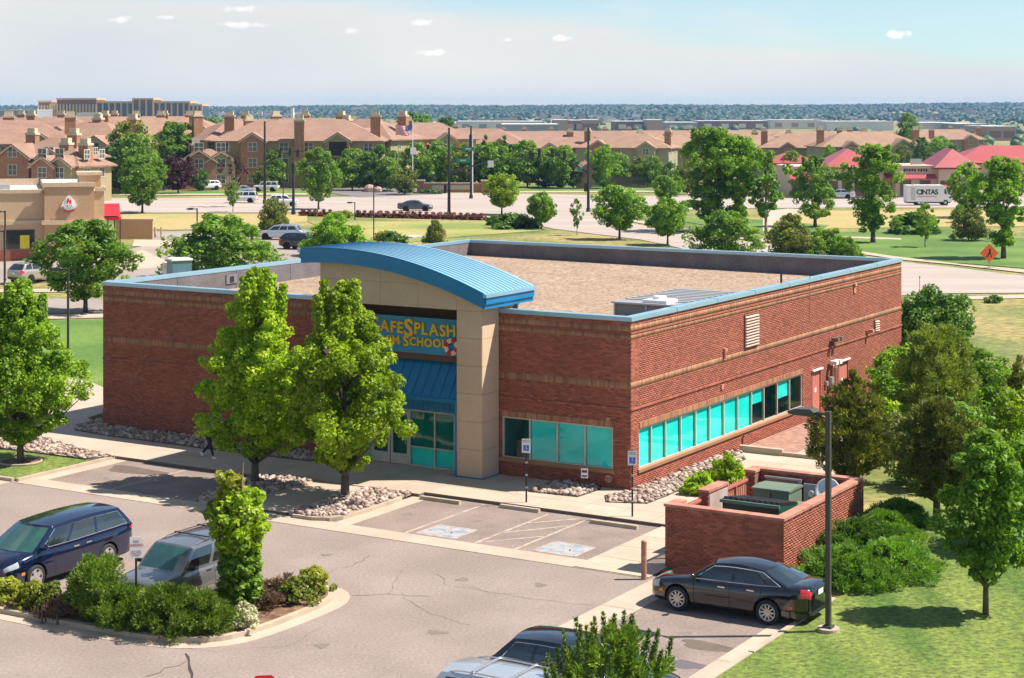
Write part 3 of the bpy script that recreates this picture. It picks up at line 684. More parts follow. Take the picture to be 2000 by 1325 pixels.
# lintels of upright bricks, rowlock ledge, sills
def soldier_row(x0, x1, z0, z1, axis, name='lintel_brick', proud=.02, w=.085):
    n = max(1, int(round((x1 - x0) / w))); V = MB()
    for i in range(n):
        a = x0 + (x1 - x0) * i / n; b_ = x0 + (x1 - x0) * (i + 1) / n - .009; V.ct = rnd.random()
        if axis == 'x': V.box(a, b_, -proud, .01, z0, z1)
        else: V.box(-.01, proud, a, b_, z0, z1)
    return V
for (x0, x1, z0, z1, ax) in ((-5.58, -.76, 2.40, 2.60, 'x'), (.66, 16.8, 2.32, 2.53, 'y')):
    soldier_row(x0, x1, z0, z1, ax).build('lintel', M_brick2, parent=bld)
b = soldier_row(BX0 + .002, -13.47, 3.075, 3.145, 'x', proud=.045, w=.21); b2 = soldier_row(-5.70, 0.04, 3.075, 3.145, 'x', proud=.045, w=.21)
b.build('brick_ledge', M_brick, parent=bld); b2.build('brick_ledge', M_brick, parent=bld)
soldier_row(.0, BY1, 3.075, 3.145, 'y', proud=.045, w=.21).build('brick_ledge', M_brick, parent=bld)
for z in (5.915,):
    b = MB(); b.box(BX0, -13.47, -.022, .0, z - .025, z + .01); b.box(-5.7, .02, -.022, .0, z - .025, z + .01); b.box(0.001, .022, .0, BY1, z - .025, z + .01); b.build('brick_ledge', M_brick, parent=bld)
b = MB(); b.extr([(-.055, .67), (-.065, .79), (.02, .83), (.02, .67)], 'x', -5.68, -.66); b.build('sill', M_brick2, parent=bld)
b = MB(); b.extr([(.055, .67), (.065, .79), (-.02, .83), (-.02, .67)][::-1], 'y', .53, 16.92); b.build('sill', M_brick2, parent=bld)
# windows: frame, mullions, panes, blinds
def window_strip(axis, a0, a1, z0, z1, mull, shades, fw_=.055):
    P = (lambda b_, u0, u1, d0, d1, w0, w1: b_.box(u0, u1, d0, d1, w0, w1)) if axis == 'x' else (lambda b_, u0, u1, d0, d1, w0, w1: b_.box(-d1, -d0, u0, u1, w0, w1))
    f = MB(); P(f, a0, a1, .03, .12, z0 + .0, z0 + fw_); P(f, a0, a1, .03, .12, z1 - fw_, z1)
    for a in [a0] + mull + [a1 - fw_]: P(f, a, a + fw_, .033, .117, z0 + fw_, z1 - fw_)
    w = f.build('window', M_alu, parent=bld)
    edges = [a0] + mull + [a1 - fw_]
    for i in range(len(edges) - 1):
        u, v = edges[i] + fw_, edges[i + 1]
        g = MB(); P(g, u, v, .072, .078, z0 + fw_, z1 - fw_); g.build('pane', M_glass, parent=w)
        s = shades[i]
        if s: b_ = MB(); b_.ct = rnd.random(); P(b_, u + .01, v - .01, .13, .14, z0 + fw_ + (z1 - z0 - .1) * (1 - s), z1 - .02); b_.build('blind', M_teal, parent=w)
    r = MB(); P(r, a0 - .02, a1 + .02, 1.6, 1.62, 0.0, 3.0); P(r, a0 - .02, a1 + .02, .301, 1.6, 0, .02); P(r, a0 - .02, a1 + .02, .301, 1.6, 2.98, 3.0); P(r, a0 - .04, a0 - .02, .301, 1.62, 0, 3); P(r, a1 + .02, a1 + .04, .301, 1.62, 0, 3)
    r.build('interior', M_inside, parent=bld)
window_strip('x', *FRONT_WIN, [-4.40, -3.19, -1.99], [0.0, 1, 1, 1])
window_strip('y', *RIGHT_WIN, [1.72, 2.94, 4.29, 5.64, 6.95, 8.33, 9.72, 11.15, 12.48, 13.95, 15.36], [1, 1, 1, 1, 1, 1, 1, 1, .42, 0, .52, 0])
# coping all round
def coping():
    b = MB(); e = .06
    for (x0, x1, y0, y1) in ((BX0 - e, BX1 + e, -e, .34), (BX0 - e, BX1 + e, BY1 - .34, BY1 + e), (BX0 - e, BX0 + .34, .34, BY1 - .34), (-.34, BX1 + e, .34, BY1 - .34)):
        b.box(x0, x1, y0, y1, 6.36, 6.54)
    return b
b = MB(); e = .05
for s0, s1 in ((BX0 - e, -13.5), (-5.68, BX1 + e)):
    b.box(s0, s1, -e, .34, 6.36, 6.52)
for (x0, x1, y0, y1) in ((BX0 - e, BX1 + e, BY1 - .34, BY1 + e), (BX0 - e, BX0 + .34, .34, BY1 - .34), (-.34, BX1 + e, .34, BY1 - .34)): b.box(x0, x1, y0, y1, 6.36, 6.52)
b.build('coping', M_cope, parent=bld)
n = 8
for i in range(1, n): q = MB(); q.box(-.35, e + .004, BY1 * i / n - .02, BY1 * i / n + .02, 6.355, 6.526); q.build('coping_joint', M_bluem, parent=bld)
# roof: gravel and parapet lining cut into sheets
b = MB(); b.grid([[(BX0 + .3, .3, 5.45), (-.3, .3, 5.45)], [(BX0 + .3, BY1 - .3, 5.62), (-.3, BY1 - .3, 5.42)]]); b.build('roof', M_gravel, parent=bld)
def lining(axis, c, a0, a1, n, sgn):
    for i in range(n):
        u = a0 + (a1 - a0) * i / n; v = a0 + (a1 - a0) * (i + 1) / n - .025; q = MB(); t = rnd.uniform(.012, .022)
        if axis == 'x': q.box(u, v, min(c, c + sgn * t), max(c, c + sgn * t), 5.3, 6.36)
        else: q.box(min(c, c + sgn * t), max(c, c + sgn * t), u, v, 5.3, 6.36)
        q.build('parapet_lining', M_parin, parent=bld)
lining('x', BY1 - .301, BX0 + .33, -.33, 7, -1); lining('y', BX0 + .301, .33, BY1 - .33, 7, 1); lining('x', .301, BX0 + .33, -13.6, 3, 1); lining('x', .301, -5.6, -.33, 2, 1); lining('y', -.301, .33, BY1 - .33, 7, -1)
# control joint on the flank wall, louvres, lights, doors, boxes
b = MB(); b.box(.0125, .016, 17.60, 17.64, 4.46, 6.36); b.cyl((.02, 17.62, 6.4), (.02, 17.62, 6.62), .02, n=6); b.build('control_joint', M_joint, parent=bld)
b = MB(); b.box(-.62 + -.38, -.605 - .38, -.0, .0, 0, 0)
def louvre(y0, y1, z0, z1, n):
    b = MB(); b.box(.013, .05, y0 - .05, y1 + .05, z0 - .05, z0); b.box(.013, .05, y0 - .05, y1 + .05, z1, z1 + .05); b.box(.013, .05, y0 - .05, y0, z0, z1); b.box(.013, .05, y1, y1 + .05, z0, z1)
    f = b.build('louvre', M_mortar, parent=bld)
    for i in range(n):
        z = z0 + (z1 - z0) * i / n; h = (z1 - z0) / n; q = MB(); q.extr([(.013, z), (.10, z + .01), (.10, z + h * .35), (.013, z + h * .7)][::-1], 'y', y0, y1); q.build('slat', mat('pale_louvre', (.55, .40, .33), .6), parent=f)
louvre(10.35, 11.7, 4.22, 5.55, 11); louvre(26.2, 26.75, 3.2, 3.75, 5)
b = MB(); b.box(.0, .10, 8.20, 8.42, 4.30, 4.42); b.box(.0, .02, 8.20, 8.42, 3.95, 4.30); b.box(.0, .1, 8.2, 8.23, 4.0, 4.3); b.build('overflow_scupper', mat('pink_trim', (.50, .23, .17), .6), parent=bld)
b = MB(); b.box(.013, .10, 23.3, 23.55, 5.70, 5.82); b.box(.013, .04, 23.3, 23.55, 5.35, 5.7); b.build('overflow_scupper', MATS['pink_trim'], parent=bld)
b = MB(); b.box(.013, .05, 7.95, 8.15, 2.78, 2.98); b.build('wall_box', MATS['pink_trim'], parent=bld)
b = MB(); b.box(-1.02, -.86, -.05, .0, 2.62, 2.74); b.build('wall_box', MATS['pink_trim'], parent=bld)
b = MB(); b.cyl((-.90, .0, .47), (-.90, -.10, .47), .15, .15, 12); b.cyl((-.96, -.10, .47), (-.96, -.2, .45), .05, n=8); b.cyl((-.84, -.10, .47), (-.84, -.2, .45), .05, n=8); b.build('fire_connection', mat('brass_red', (.42, .20, .15), .4), parent=bld)
b = MB(); b.box(-19.7, -19.5, -.07, .0, .75, .95); b.build('wall_outlet', M_white, parent=bld)
def floodlight(y, z, m1, two=True, s=1.0):
    b = MB(); b.box(.01, .14 * s, y - .1 * s, y + .1 * s, z - .1 * s, z + .1 * s); h = b.build('wall_light', m1, parent=bld)
    for d in ((-.24, .24) if two else (.1,)):
        q = MB(); q.box(.10, .42 * s, y + (d - .14) * s, y + (d + .14) * s, z - .02, z + .16 * s); q.build('lamp_head', m1, parent=h)
floodlight(20.5, 3.40, mat('lamp_bronze', (.16, .12, .09), .5)); floodlight(20.3, 2.35, M_white); floodlight(25.1, 3.3, MATS['pink_trim'], False, .8)
for (y0, y1, z0, z1) in (D1, D2):
    b = MB(); b.box(-.10, -.05, y0 + .05, y1 - .05, z0, z1 - .06); d = b.build('door', M_pinkm, parent=bld)
    q = MB(); q.box(-.05, -.01, y0 + .12, y0 + .18, 1.0, 1.12); q.build('handle', M_galv, parent=d)
    f = MB(); f.box(-.12, .01, y0, y0 + .05, z0, z1); f.box(-.12, .01, y1 - .05, y1, z0, z1); f.box(-.12, .01, y0 + .05, y1 - .05, z1 - .06, z1); f.build('door_frame', M_pinkm, parent=bld)
    q = MB(); q.box(0.013, .10, y0 - .06, y1 + .06, z1 + .01, z1 + .08); q.build('door_hood', M_white, parent=bld)
    q = MB(); q.box(-.049, -.045, y0 + .42, y0 + .62, 1.25, 1.45); q.build('door_notice', M_white, parent=d)
b = MB(); b.box(.013, .2, 19.9, 20.2, 1.25, 1.75); b.cyl((.1, 20.05, 1.25), (.1, 20.05, .1), .03); b.box(.013, .12, 19.5, 19.7, 1.4, 1.6); b.build('utility_box', M_galv, parent=bld)
for y in (20.55, 20.75, 20.95): q = MB(); q.cyl((.08, y, 2.1), (.08, y, .1), .03, n=6); q.build('conduit', MATS['pink_trim'], parent=bld)

# ------------------------------------------------------------------ entrance portal
PX0, PX1, PY = -13.42, -5.73, -1.22
def arc(x): return 8.70 - .0285 * (x + 12.4) ** 2
OX0, OX1, OZ = -12.25, -6.88, 6.50
por = bpy.data.objects.new('portal', None); link(por, bld)
# core (joint colour) then panels 15 mm proud
core = MB()
core.box(PX0 + .02, OX0 - .02, PY + .02, PY + 1.0, 0, 6.5); core.box(OX1 + .02, PX1 - .02, PY + .02, PY + 1.0, 0, 6.5)
N = 16
top = [(PX0 + .02, 6.52)] + [(PX1 - .02, 6.52)] + [(PX1 - .02 - (PX1 - PX0 - .04) * i / N, arc(PX1 - .02 - (PX1 - PX0 - .04) * i / N) - .62) for i in range(N + 1)]
core.extr(top, 'y', PY + .02, PY + .5)
core.build('portal_core', M_stucco_j, parent=bld)
bpy.data.objects.remove(por)
def panel_front(x0, x1, z0, z1, y=PY):
    g = .006
    q = MB()
    if z1 is None:
        P = [(x0 + g, z0 + g), (x1 - g, z0 + g)] + [(x1 - g + (x0 - x1 + 2 * g) * i / 6, arc(x1 - g + (x0 - x1 + 2 * g) * i / 6) - .62) for i in range(7)]
        q.extr(P, 'y', y, y + .03)
    else: q.box(x0 + g, x1 - g, y, y + .03, z0 + g, z1 - g)
    q.build('stucco_panel', M_stucco, parent=bld)
zs = [.16, 1.22, 2.28, 3.34, 4.40, 5.46, 6.50]
for i in range(6):
    panel_front(PX0, OX0, zs[i], zs[i + 1]); panel_front(OX1, PX1, zs[i], zs[i + 1])
XS = [PX0, OX0, -10.46, -8.67, OX1, PX1]
for i in range(5): panel_front(XS[i], XS[i + 1], 6.50, 7.42 if i < 3 else None)
for i in range(3): panel_front(XS[i], XS[i + 1], 7.42, None)
# side faces of the piers and the flank above the roof
for i in range(6):
    for x, s in ((PX1, -1), (PX0, 1)):
        q = MB(); q.box(min(x, x + s * .03), max(x, x + s * .03), PY + .036, -.012 if zs[i] < 6.3 else 1.4, zs[i] + .006, zs[i + 1] - .006); q.build('stucco_panel', M_stucco, parent=bld)
for x, s in ((PX1, -1), (PX0, 1)):
    q = MB(); q.box(min(x, x + s * .03), max(x, x + s * .03), PY + .036, 1.5, 6.506, arc(x) - .6); q.build('stucco_panel', M_stucco, parent=bld)
q = MB(); P = [(PX1 - .03, 5.4), (PX0 + .03, 5.4)] + [(PX0 + .03 + (PX1 - PX0 - .06) * i / N, arc(PX0 + .03 + (PX1 - PX0 - .06) * i / N) - .6) for i in range(N + 1)]; q.extr(P, 'y', 1.45, 1.5); q.build('stucco_panel', M_stucco, parent=bld)
b = MB(); b.box(PX0, PX1, .9, 1.0, 5.0, 6.5); b.build('portal_back', M_stucco, parent=bld)
for x, s in ((OX1, 1), (OX0, -1)):
    q = MB(); q.box(min(x, x + s * .02), max(x, x + s * .02), PY + .03, -.2, .16, OZ); q.build('stucco_panel', M_stucco, parent=bld)
b = MB(); b.box(OX1 - .03, PX1 + .035, PY - .035, PY + .0, 0.0, .16); b.box(PX1 + .0, PX1 + .035, PY, -.05, 0, .16); b.box(OX1 - .035, OX1, PY - .035, -.2, 0, .16); b.box(PX0 - .035, OX0 + .03, PY - .035, PY, 0, .16); b.build('base_flashing', M_bluem, parent=bld)
b = MB(); b.box(OX1 - .06, OX1 - .0, PY - .06, PY - .001, .16, 2.95); b.build('downpipe', M_bluem, parent=bld)
# curved roof: separate standing-seam sheets over a blue fascia
RX0, RX1, RY0, RY1 = -14.0, -5.30, -1.78, 1.95
K = 26; xsr = [RX0 + (RX1 - RX0) * i / K for i in range(K + 1)]
def curved_slab(y0, y1, t0, t1):
    b = MB(); top = [(x, arc(x) + t1) for x in xsr]; bot = [(x, arc(x) + t0) for x in xsr]; b.extr(bot + top[::-1], 'y', y0, y1); return b
curved_slab(RY0 + .05, RY1 - .05, -.60, -.02).build('roof_core', M_bluem, parent=bld, smooth=False)
b = curved_slab(RY0, RY0 + .045, -.30, -.03); b.build('fascia', M_bluem, parent=bld); b = curved_slab(RY0 + .02, RY0 + .05, -.40, -.30); b.build('fascia', M_bluem, parent=bld)
curved_slab(RY1 - .045, RY1, -.36, -.03).build('fascia', M_bluem, parent=bld)
for (x0, x1, y0, y1, z) in ((RX1 - .03, RX1 + .12, RY0 - .02, RY1 + .02, arc(RX1)), (RX0 - .12, RX0 + .03, RY0 - .02, RY1 + .02, arc(RX0))):
    q = MB(); q.box(x0, x1, y0, y1, z - .16, z - .03); q.build('gutter', M_cope, parent=bld)
    q = MB(); q.box(min(x0, x1) + .02, max(x0, x1) - .06, y0 + .1, y1 - .1, z - .42, z - .165); q.build('fascia', M_bluem, parent=bld)
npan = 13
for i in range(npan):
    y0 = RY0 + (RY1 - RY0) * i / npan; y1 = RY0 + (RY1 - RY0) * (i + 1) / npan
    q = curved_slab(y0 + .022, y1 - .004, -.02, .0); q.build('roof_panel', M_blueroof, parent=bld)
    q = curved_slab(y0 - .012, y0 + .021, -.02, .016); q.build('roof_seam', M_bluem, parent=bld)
b = MB(); b.tube([(RX1 - .1, 1.2, arc(RX1) - .2), (RX1 - .1, 1.2, 6.72), (PX1 + .06, 1.2, 6.62), (PX1 + .06, 1.2, 5.5)], .05, 8); b.build('downpipe', M_bluem, parent=bld)
# recess: dark wall, sign board, awning, glazed entrance
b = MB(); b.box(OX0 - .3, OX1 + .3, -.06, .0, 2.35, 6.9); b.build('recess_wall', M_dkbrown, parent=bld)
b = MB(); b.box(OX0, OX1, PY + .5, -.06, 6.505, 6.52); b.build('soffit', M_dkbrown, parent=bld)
M_sign = mat('sign_blue', (.045, .24, .42), .5, col2=(.06, .30, .50), scale=1.2); M_yel = mat('sign_yellow', (.85, .50, .03), .5, var=.05); M_red = mat('sign_red', (.65, .02, .03), .4); M_pinkw = mat('ring_white', (.80, .62, .60), .4)
b = MB(); b.box(-12.1, -6.95, -.36, -.10, 4.58, 6.0); sign = b.build('sign_board', M_sign, parent=bld)
b = MB(); b.box(-12.3, -6.9, -.30, -.06, 4.33, 4.57); b.build('sign_ledge', mat('brown_band', (.16, .075, .05), .9), parent=bld)
E90 = (R(90), 0, 0)
def sign_word(word, x0, z, sizes, gap):
    x = x0
    for ch, s in zip(word, sizes):
        if ch == ' ': x += s * .35; continue
        me = text_mesh(ch, s, M_yel, .03, .028 * s); w = max(v.co.x for v in me.vertices) - min(v.co.x for v in me.vertices)
        o = link(bpy.data.objects.new('letter', me), sign); o.location = (x + w / 2, -.40, z + rnd.uniform(-.02, .02)); o.rotation_euler = (R(90), R(rnd.uniform(-3, 3)), 0); x += w + gap
    return x
B, S = .80, .56
sign_word('SAFESPLASH', -11.52, 5.55, [.92, .62, .62, .62, .95, .62, .62, .62, .62, .62], .055)
sign_word('SWIM SCHOOL', -11.45, 5.02, [.56] + [.48] * 3 + [.4] + [.56] + [.46] * 5, .05)
for k in range(8):
    P = []; a0 = k * math.pi / 4; a1 = a0 + math.pi / 4
    for i in range(5): a = a0 + (a1 - a0) * i / 4; P.append((-7.62 + .34 * math.cos(a), 4.95 + .34 * math.sin(a)))
    for i in range(4, -1, -1): a = a0 + (a1 - a0) * i / 4; P.append((-7.62 + .16 * math.cos(a), 4.95 + .16 * math.sin(a)))
    q = MB(); q.extr(P, 'y', -.47, -.40); q.build('life_ring_segment', M_red if k % 2 else M_pinkw, parent=sign)
b = MB(); AW = [(-.10, 4.30), (-.98, 3.05), (-.98, 2.98), (-.10, 2.98)]; b.extr(AW, 'x', OX0 + .02, OX1 - .02); aw = b.build('awning', M_bluem, parent=bld)
for i in range(13):
    x = OX0 + .1 + (OX1 - OX0 - .2) * i / 12; q = MB(); q.extr([(-.10, 4.30), (-.98, 3.05), (-.985, 3.09), (-.10, 4.36)][::-1], 'x', x - .012, x + .012); q.build('awning_seam', M_bluem, parent=aw)
b = MB(); b.box(OX0 + .02, OX1 - .02, -1.02, -.95, 2.86, 3.02); b.build('gutter', M_bluem, parent=aw)
b = MB(); b.box(OX0 + .02, OX1 - .02, -.45, -.40, 2.36, 2.98); b.build('fascia', M_bluem, parent=bld)
for i in range(22): q = MB(); x = OX0 + .1 + (OX1 - OX0 - .2) * i / 21; q.box(x - .01, x + .01, -.47, -.45, 2.38, 2.86); q.build('fascia_rib', M_bluem, parent=bld)
# storefront: sidelights, transom rails, double door
f = MB(); fz1 = 2.34
for x in (OX0, -11.55, -9.68, -8.50, OX1 - .7 + .0): f.box(x, x + .06, -.36, -.28, .12, fz1)
f.box(OX0, OX1 - .02, -.36, -.28, fz1 - .06, fz1 + .02)
for a, b_ in ((-9.62, -8.50), (-8.44, OX1 - .70)): f.box(a, b_, -.358, -.282, .12, .18); f.box(a, b_, -.358, -.282, .86, .91)
f.box(-7.52, OX1, -.36, -.28, .12, fz1)
store = f.build('storefront', M_alu, parent=bld)
for a, b_, z0, z1, sh in ((-9.62, -8.50, .18, .86, 1), (-8.44, -7.58, .18, .86, 1), (-9.62, -8.50, .91, 2.28, 0), (-8.44, -7.58, .91, 2.28, 0), (OX0 + .06, -11.55, .18, 2.28, 1)):
    q = MB(); q.box(a, b_, -.325, -.318, z0, z1); q.build('pane', M_glass if sh else M_glassd, parent=store)
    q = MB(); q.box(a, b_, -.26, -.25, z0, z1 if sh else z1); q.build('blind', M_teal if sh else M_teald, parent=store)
for a, b_ in ((-11.49, -10.61), (-10.57, -9.69)):
    d = MB(); d.box(a, a + .1, -.35, -.29, .14, 2.26); d.box(b_ - .1, b_, -.35, -.29, .14, 2.26); d.box(a + .1, b_ - .1, -.35, -.29, .14, .55); d.box(a + .1, b_ - .1, -.35, -.29, 2.12, 2.26); dd = d.build('door', M_alu, parent=bld)
    q = MB(); q.box(a + .1, b_ - .1, -.325, -.318, .55, 2.12); q.build('pane', M_glassd, parent=dd); q = MB(); q.cyl((b_ - .14, -.40, .95), (b_ - .14, -.40, 1.35), .018, n=6); q.build('handle', M_galv, parent=dd)
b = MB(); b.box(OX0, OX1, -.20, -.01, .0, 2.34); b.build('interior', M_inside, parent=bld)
# rooftop plant with ribbed cover, vents
hv = thing('rooftop_unit', 'low grey ventilation unit with ribbed metal cover behind the brick parapet near the corner', 'ventilation unit', W(-1.75, 7.6, 5.44), ROT)
b = MB(); b.box(-1.35, 1.25, -3.0, 2.9, 0, 1.02); b.build('casing', mat('unit_casing', (.36, .31, .25), .6, scale=1.5), parent=hv)
b = MB(); b.box(-1.30, 1.2, -3.03, -3.0, .1, .95); b.build('side_panel', mat('unit_screen', (.22, .2, .19), .6), parent=hv)
for x in (-1.37, 0.05, 1.2): q = MB(); q.box(x, x + .07, -3.08, -3.02, 0, 1.05); q.build('corner_post', M_galv, parent=hv)
b = MB(); b.box(-1.45, 1.35, -3.15, -2.2, 1.02, 1.08); b.build('cover', M_galv, parent=hv)
for i in range(9):
    y = -2.15 + i * .56; q = MB(); q.extr([(-1.45, 1.061), (1.35, 1.061), (1.35, 1.09), (-1.45, 1.09)], 'y', y + .22, y + .55); q.build('cover_slat', M_galv, parent=hv)
    q = MB(); q.extr([(-1.45, 1.03), (1.35, 1.03), (1.35, 1.06), (-1.45, 1.06)], 'y', y, y + .56); q.build('cover_slat', M_joint, parent=hv)
b = MB(); b.box(-.15, .9, -2.9, -1.9, 1.08, 1.2); b.cyl((.35, -2.4, 1.2), (.35, -2.4, 1.33), .3, .26, 12); b.build('exhaust_cap', M_white, parent=hv)
b = MB(); b.box(-1.2, 1.0, -4.2, -3.15, 0, .45); b.build('duct', M_galv, parent=hv)
def roof_item(name, x, y, label, cat, mbf, m):
    b = MB(); mbf(b); o = b.build(name, m, loc=W(x, y, 5.5), rz=ROT); tagp(o, label, cat)
roof_item('roof_hatch', -15.8, 2.8, 'low grey roof hatch on the gravel left of the arched portal', 'roof hatch', lambda b: (b.box(-.8, .8, -.5, .5, -.1, .28), b.box(-.85, .85, -.55, .55, .28, .36)), mat('hatch_grey', (.17, .16, .17), .6))
roof_item('roof_vent', -19.9, 11.5, 'white domed roof vent on the gravel below the left parapet', 'vent', lambda b: (b.cyl((0, 0, -.1), (0, 0, .45), .3, n=12), b.ball((0, 0, .45), .4, .4, .22, 12, 6)), M_white)
roof_item('vent_pipe', -18.0, 1.5, 'short rusty vent pipe just behind the front parapet', 'pipe', lambda b: b.cyl((0, 0, -.1), (0, 0, .45), .06, n=8), mat('rusty_pipe', (.12, .05, .03), .8))
roof_item('vent_pipe', -1.2, 17.2, 'thin dark vent pipe behind the flank parapet near the control joint', 'pipe', lambda b: b.cyl((0, 0, -.1), (0, 0, 1.35), .05, n=8), M_black)
q = MB(); q.box(BX0 + .34, BX0 + .37, 8.0, 8.8, 5.75, 6.2); q.build('parapet_scupper', MATS['hatch_grey'], parent=bld); q = MB(); q.box(BX0 + .371, BX0 + .38, 8.25, 8.55, 5.8, 6.1); q.build('scupper_opening', M_black, parent=bld)

# ================================================================== BRICK SCREEN WALL ENCLOSURE
enc = thing('brick_enclosure', 'roofless red brick enclosure with pink capping and picket gates beside the walk', 'enclosure', W(0, 0, 0), ROT)
M_cap = mat('cap_brick', (.42, .18, .125), .85, tintv=.2, scale=2, grain=.1)
EX0, EX1, EY0, EY1, EH = 5.9, 9.82, -9.17, -2.35, 1.97
def ewall(x0, x1, y0, y1, z0=0.0, z1=EH): 
    b = MB(); b.box(x0, x1, y0, y1, z0, z1); b.build('wall', M_mortar, parent=enc)
ewall(EX0 + .012, EX1 - .012, EY0 + .012, EY0 + .29); ewall(EX1 - .29, EX1 - .012, EY0 + .29, EY1 - .012); ewall(EX0 + .012, EX1 - .29, EY1 - .29, EY1 - .012)
ewall(EX0 + .012, EX0 + .3, -8.88, -8.35); ewall(EX0 + .012, EX0 + .35, -6.75, -5.25); ewall(EX0 + .012, EX0 + .35, -3.05, EY1 - .29)
encp = enc
lay_bricks(enc, lambda a, o, z: (a, EY0 + .012 - o, z), EX0, EX1, .0, EH, [], [], 300, rng)
lay_bricks(enc, lambda a, o, z: (EX1 - .012 + o, a, z), EY0, EY1, .0, EH, [], [], 0, rng)
lay_bricks(enc, lambda a, o, z: (a, EY0 + .29 + o, z), EX0 + .3, EX1 - .3, .0, EH, [], [], 0, rng)
lay_bricks(enc, lambda a, o, z: (a, EY1 - .29 - o, z), EX0 + .35, EX1 - .3, .0, EH, [], [], 0, rng)
for (a, b_) in ((-8.88, -8.35), (-6.75, -5.25), (-3.05, EY1)): lay_bricks(enc, lambda u, o, z: (EX0 + .012 - o, u, z), a, b_, .0, EH, [], [], 0, rng)
lay_bricks(enc, lambda u, o, z: (u, -3.05 - o + .0, z), EX0, EX0 + .35, .0, EH, [], [], 0, rng); lay_bricks(enc, lambda u, o, z: (u, -6.75 - o, z), EX0, EX0 + .35, .0, EH, [], [], 0, rng)
b = MB(); b.box(EX0 + .352, EX0 + .37, -6.7, -5.3, .1, 1.9); b.build('wall_panel', mat('whitish_render', (.48, .42, .38), .9, col2=(.33, .24, .2), scale=2), parent=enc)
def cap_row(x0, x1, y0, y1, ax):
    n = max(1, int(((x1 - x0) if ax == 'x' else (y1 - y0)) / .21)); 
    for i in range(n):
        q = MB(); q.ct = rnd.random(); g = .004
        if ax == 'x': q.box(x0 + (x1 - x0) * i / n, x0 + (x1 - x0) * (i + 1) / n - g, y0, y1, EH, EH + .085)
        else: q.box(x0, x1, y0 + (y1 - y0) * i / n, y0 + (y1 - y0) * (i + 1) / n - g, EH, EH + .085)
        q.build('cap_brick', M_cap, parent=enc)
cap_row(EX0 - .03, EX1 + .03, EY0 - .03, EY0 + .32, 'x'); cap_row(EX1 - .32, EX1 + .03, EY0 + .32, EY1 + .03, 'y'); cap_row(EX0 - .03, EX1 - .32, EY1 - .32, EY1 + .03, 'x')
cap_row(EX0 - .03, EX0 + .34, -8.85, -8.32, 'y'); cap_row(EX0 - .03, EX0 + .38, -6.78, -5.22, 'y'); cap_row(EX0 - .03, EX0 + .38, -3.08, -2.67, 'y')
M_gate = mat('pink_gate', (.44, .15, .105), .6)
for (y0, y1) in ((-8.33, -6.77), (-5.22, -3.07)):
    f = MB(); f.box(EX0 + .12, EX0 + .17, y0, y1, 1.7, 1.78); f.box(EX0 + .12, EX0 + .17, y0, y1, .25, .33); f.box(EX0 + .12, EX0 + .17, (y0 + y1) / 2 - .03, (y0 + y1) / 2 + .03, .33, 1.7)
    g = f.build('gate', M_gate, parent=enc); n = int((y1 - y0) / .155)
    for i in range(n): q = MB(); a = y0 + (y1 - y0) * i / n; q.box(EX0 + .09, EX0 + .118, a + .015, a + .105, .1, 1.82); q.build('picket', M_gate, parent=g)
M_dgreen = mat('dumpster_green', (.012, .075, .045), .5, scale=2); M_tgreen = mat('transformer_green', (.12, .17, .115), .5, col2=(.15, .2, .14), scale=1.5)
# dumpster
dm = thing('dumpster', 'dark green dumpster with black lids behind the front wall of the brick enclosure', 'dumpster', W(7.95, -6.6, .1), ROT); dm.scale = (1, 1, 1.12)
b = MB(); b.extr([(-.6, .1), (.6, .1), (.8, 1.45), (-.75, 1.66)], 'x', -.95, .95); b.build('body', M_dgreen, parent=dm)
for s in (-1, 1):
    q = MB(); q.extr([(-.76, 1.67), (.81, 1.46), (.81, 1.50), (-.76, 1.71)], 'x', -.95 if s < 0 else .02, -.02 if s < 0 else .95); ld = q.build('lid', M_black, parent=dm)
    for k in range(5): q = MB(); x = (-.9 if s < 0 else .08) + k * .19; q.extr([(-.74, 1.715), (.79, 1.505), (.79, 1.54), (-.74, 1.76)], 'x', x, x + .09); q.build('lid_rib', M_black, parent=ld)
b = MB(); b.box(-1.0, 1.0, -.84, -.77, 1.60, 1.69); b.build('rim', mat('green_rim', (.10, .22, .16), .5), parent=dm)
def cabinet(name, x, y, w, d, h, label, m, lid=True):
    t = thing(name, label, 'utility cabinet', W(x, y, .1), ROT); b = MB(); b.box(-w / 2, w / 2, -d / 2, d / 2, 0, h); b.build('housing', m, parent=t)
    q = MB(); q.extr([(-d / 2 - .04, h), (d / 2 + .04, h), (d / 2 + .04, h + .06), (0, h + .10), (-d / 2 - .04, h + .06)], 'x', -w / 2 - .04, w / 2 + .04); q.build('lid', m, parent=t)
    q = MB(); q.box(-.012, .012, -d / 2 - .012, -d / 2, .1, h - .05); q.build('door_seam', M_black, parent=t); q = MB(); q.box(.06, .12, -d / 2 - .03, -d / 2, h * .5, h * .62); q.build('handle', M_galv, parent=t); return t
cabinet('transformer_cabinet', 7.6, -4.35, 1.25, 1.1, 1.75, 'larger green metal transformer cabinet inside the brick enclosure', M_tgreen)
cabinet('transformer_cabinet', 8.85, -4.9, 1.0, .95, 1.35, 'smaller green metal cabinet right of the large one inside the enclosure', M_tgreen)
b = MB(); b.box(-.62, .62, -.12, 0, .55, 1.80); o = b.build('breaker_cabinet', mat('panel_grey', (.22, .16, .15), .5), loc=W(7.15, -2.66, 0), rz=ROT); tagp(o, 'wide grey electrical panel mounted on the back wall of the brick enclosure', 'electrical panel')
b2 = MB(); b2.box(-.66, .66, -.16, .0, 1.80, 1.86); b2.box(.55, .66, -.16, -.12, .5, 1.8); b2.build('hood', M_galv, parent=o)
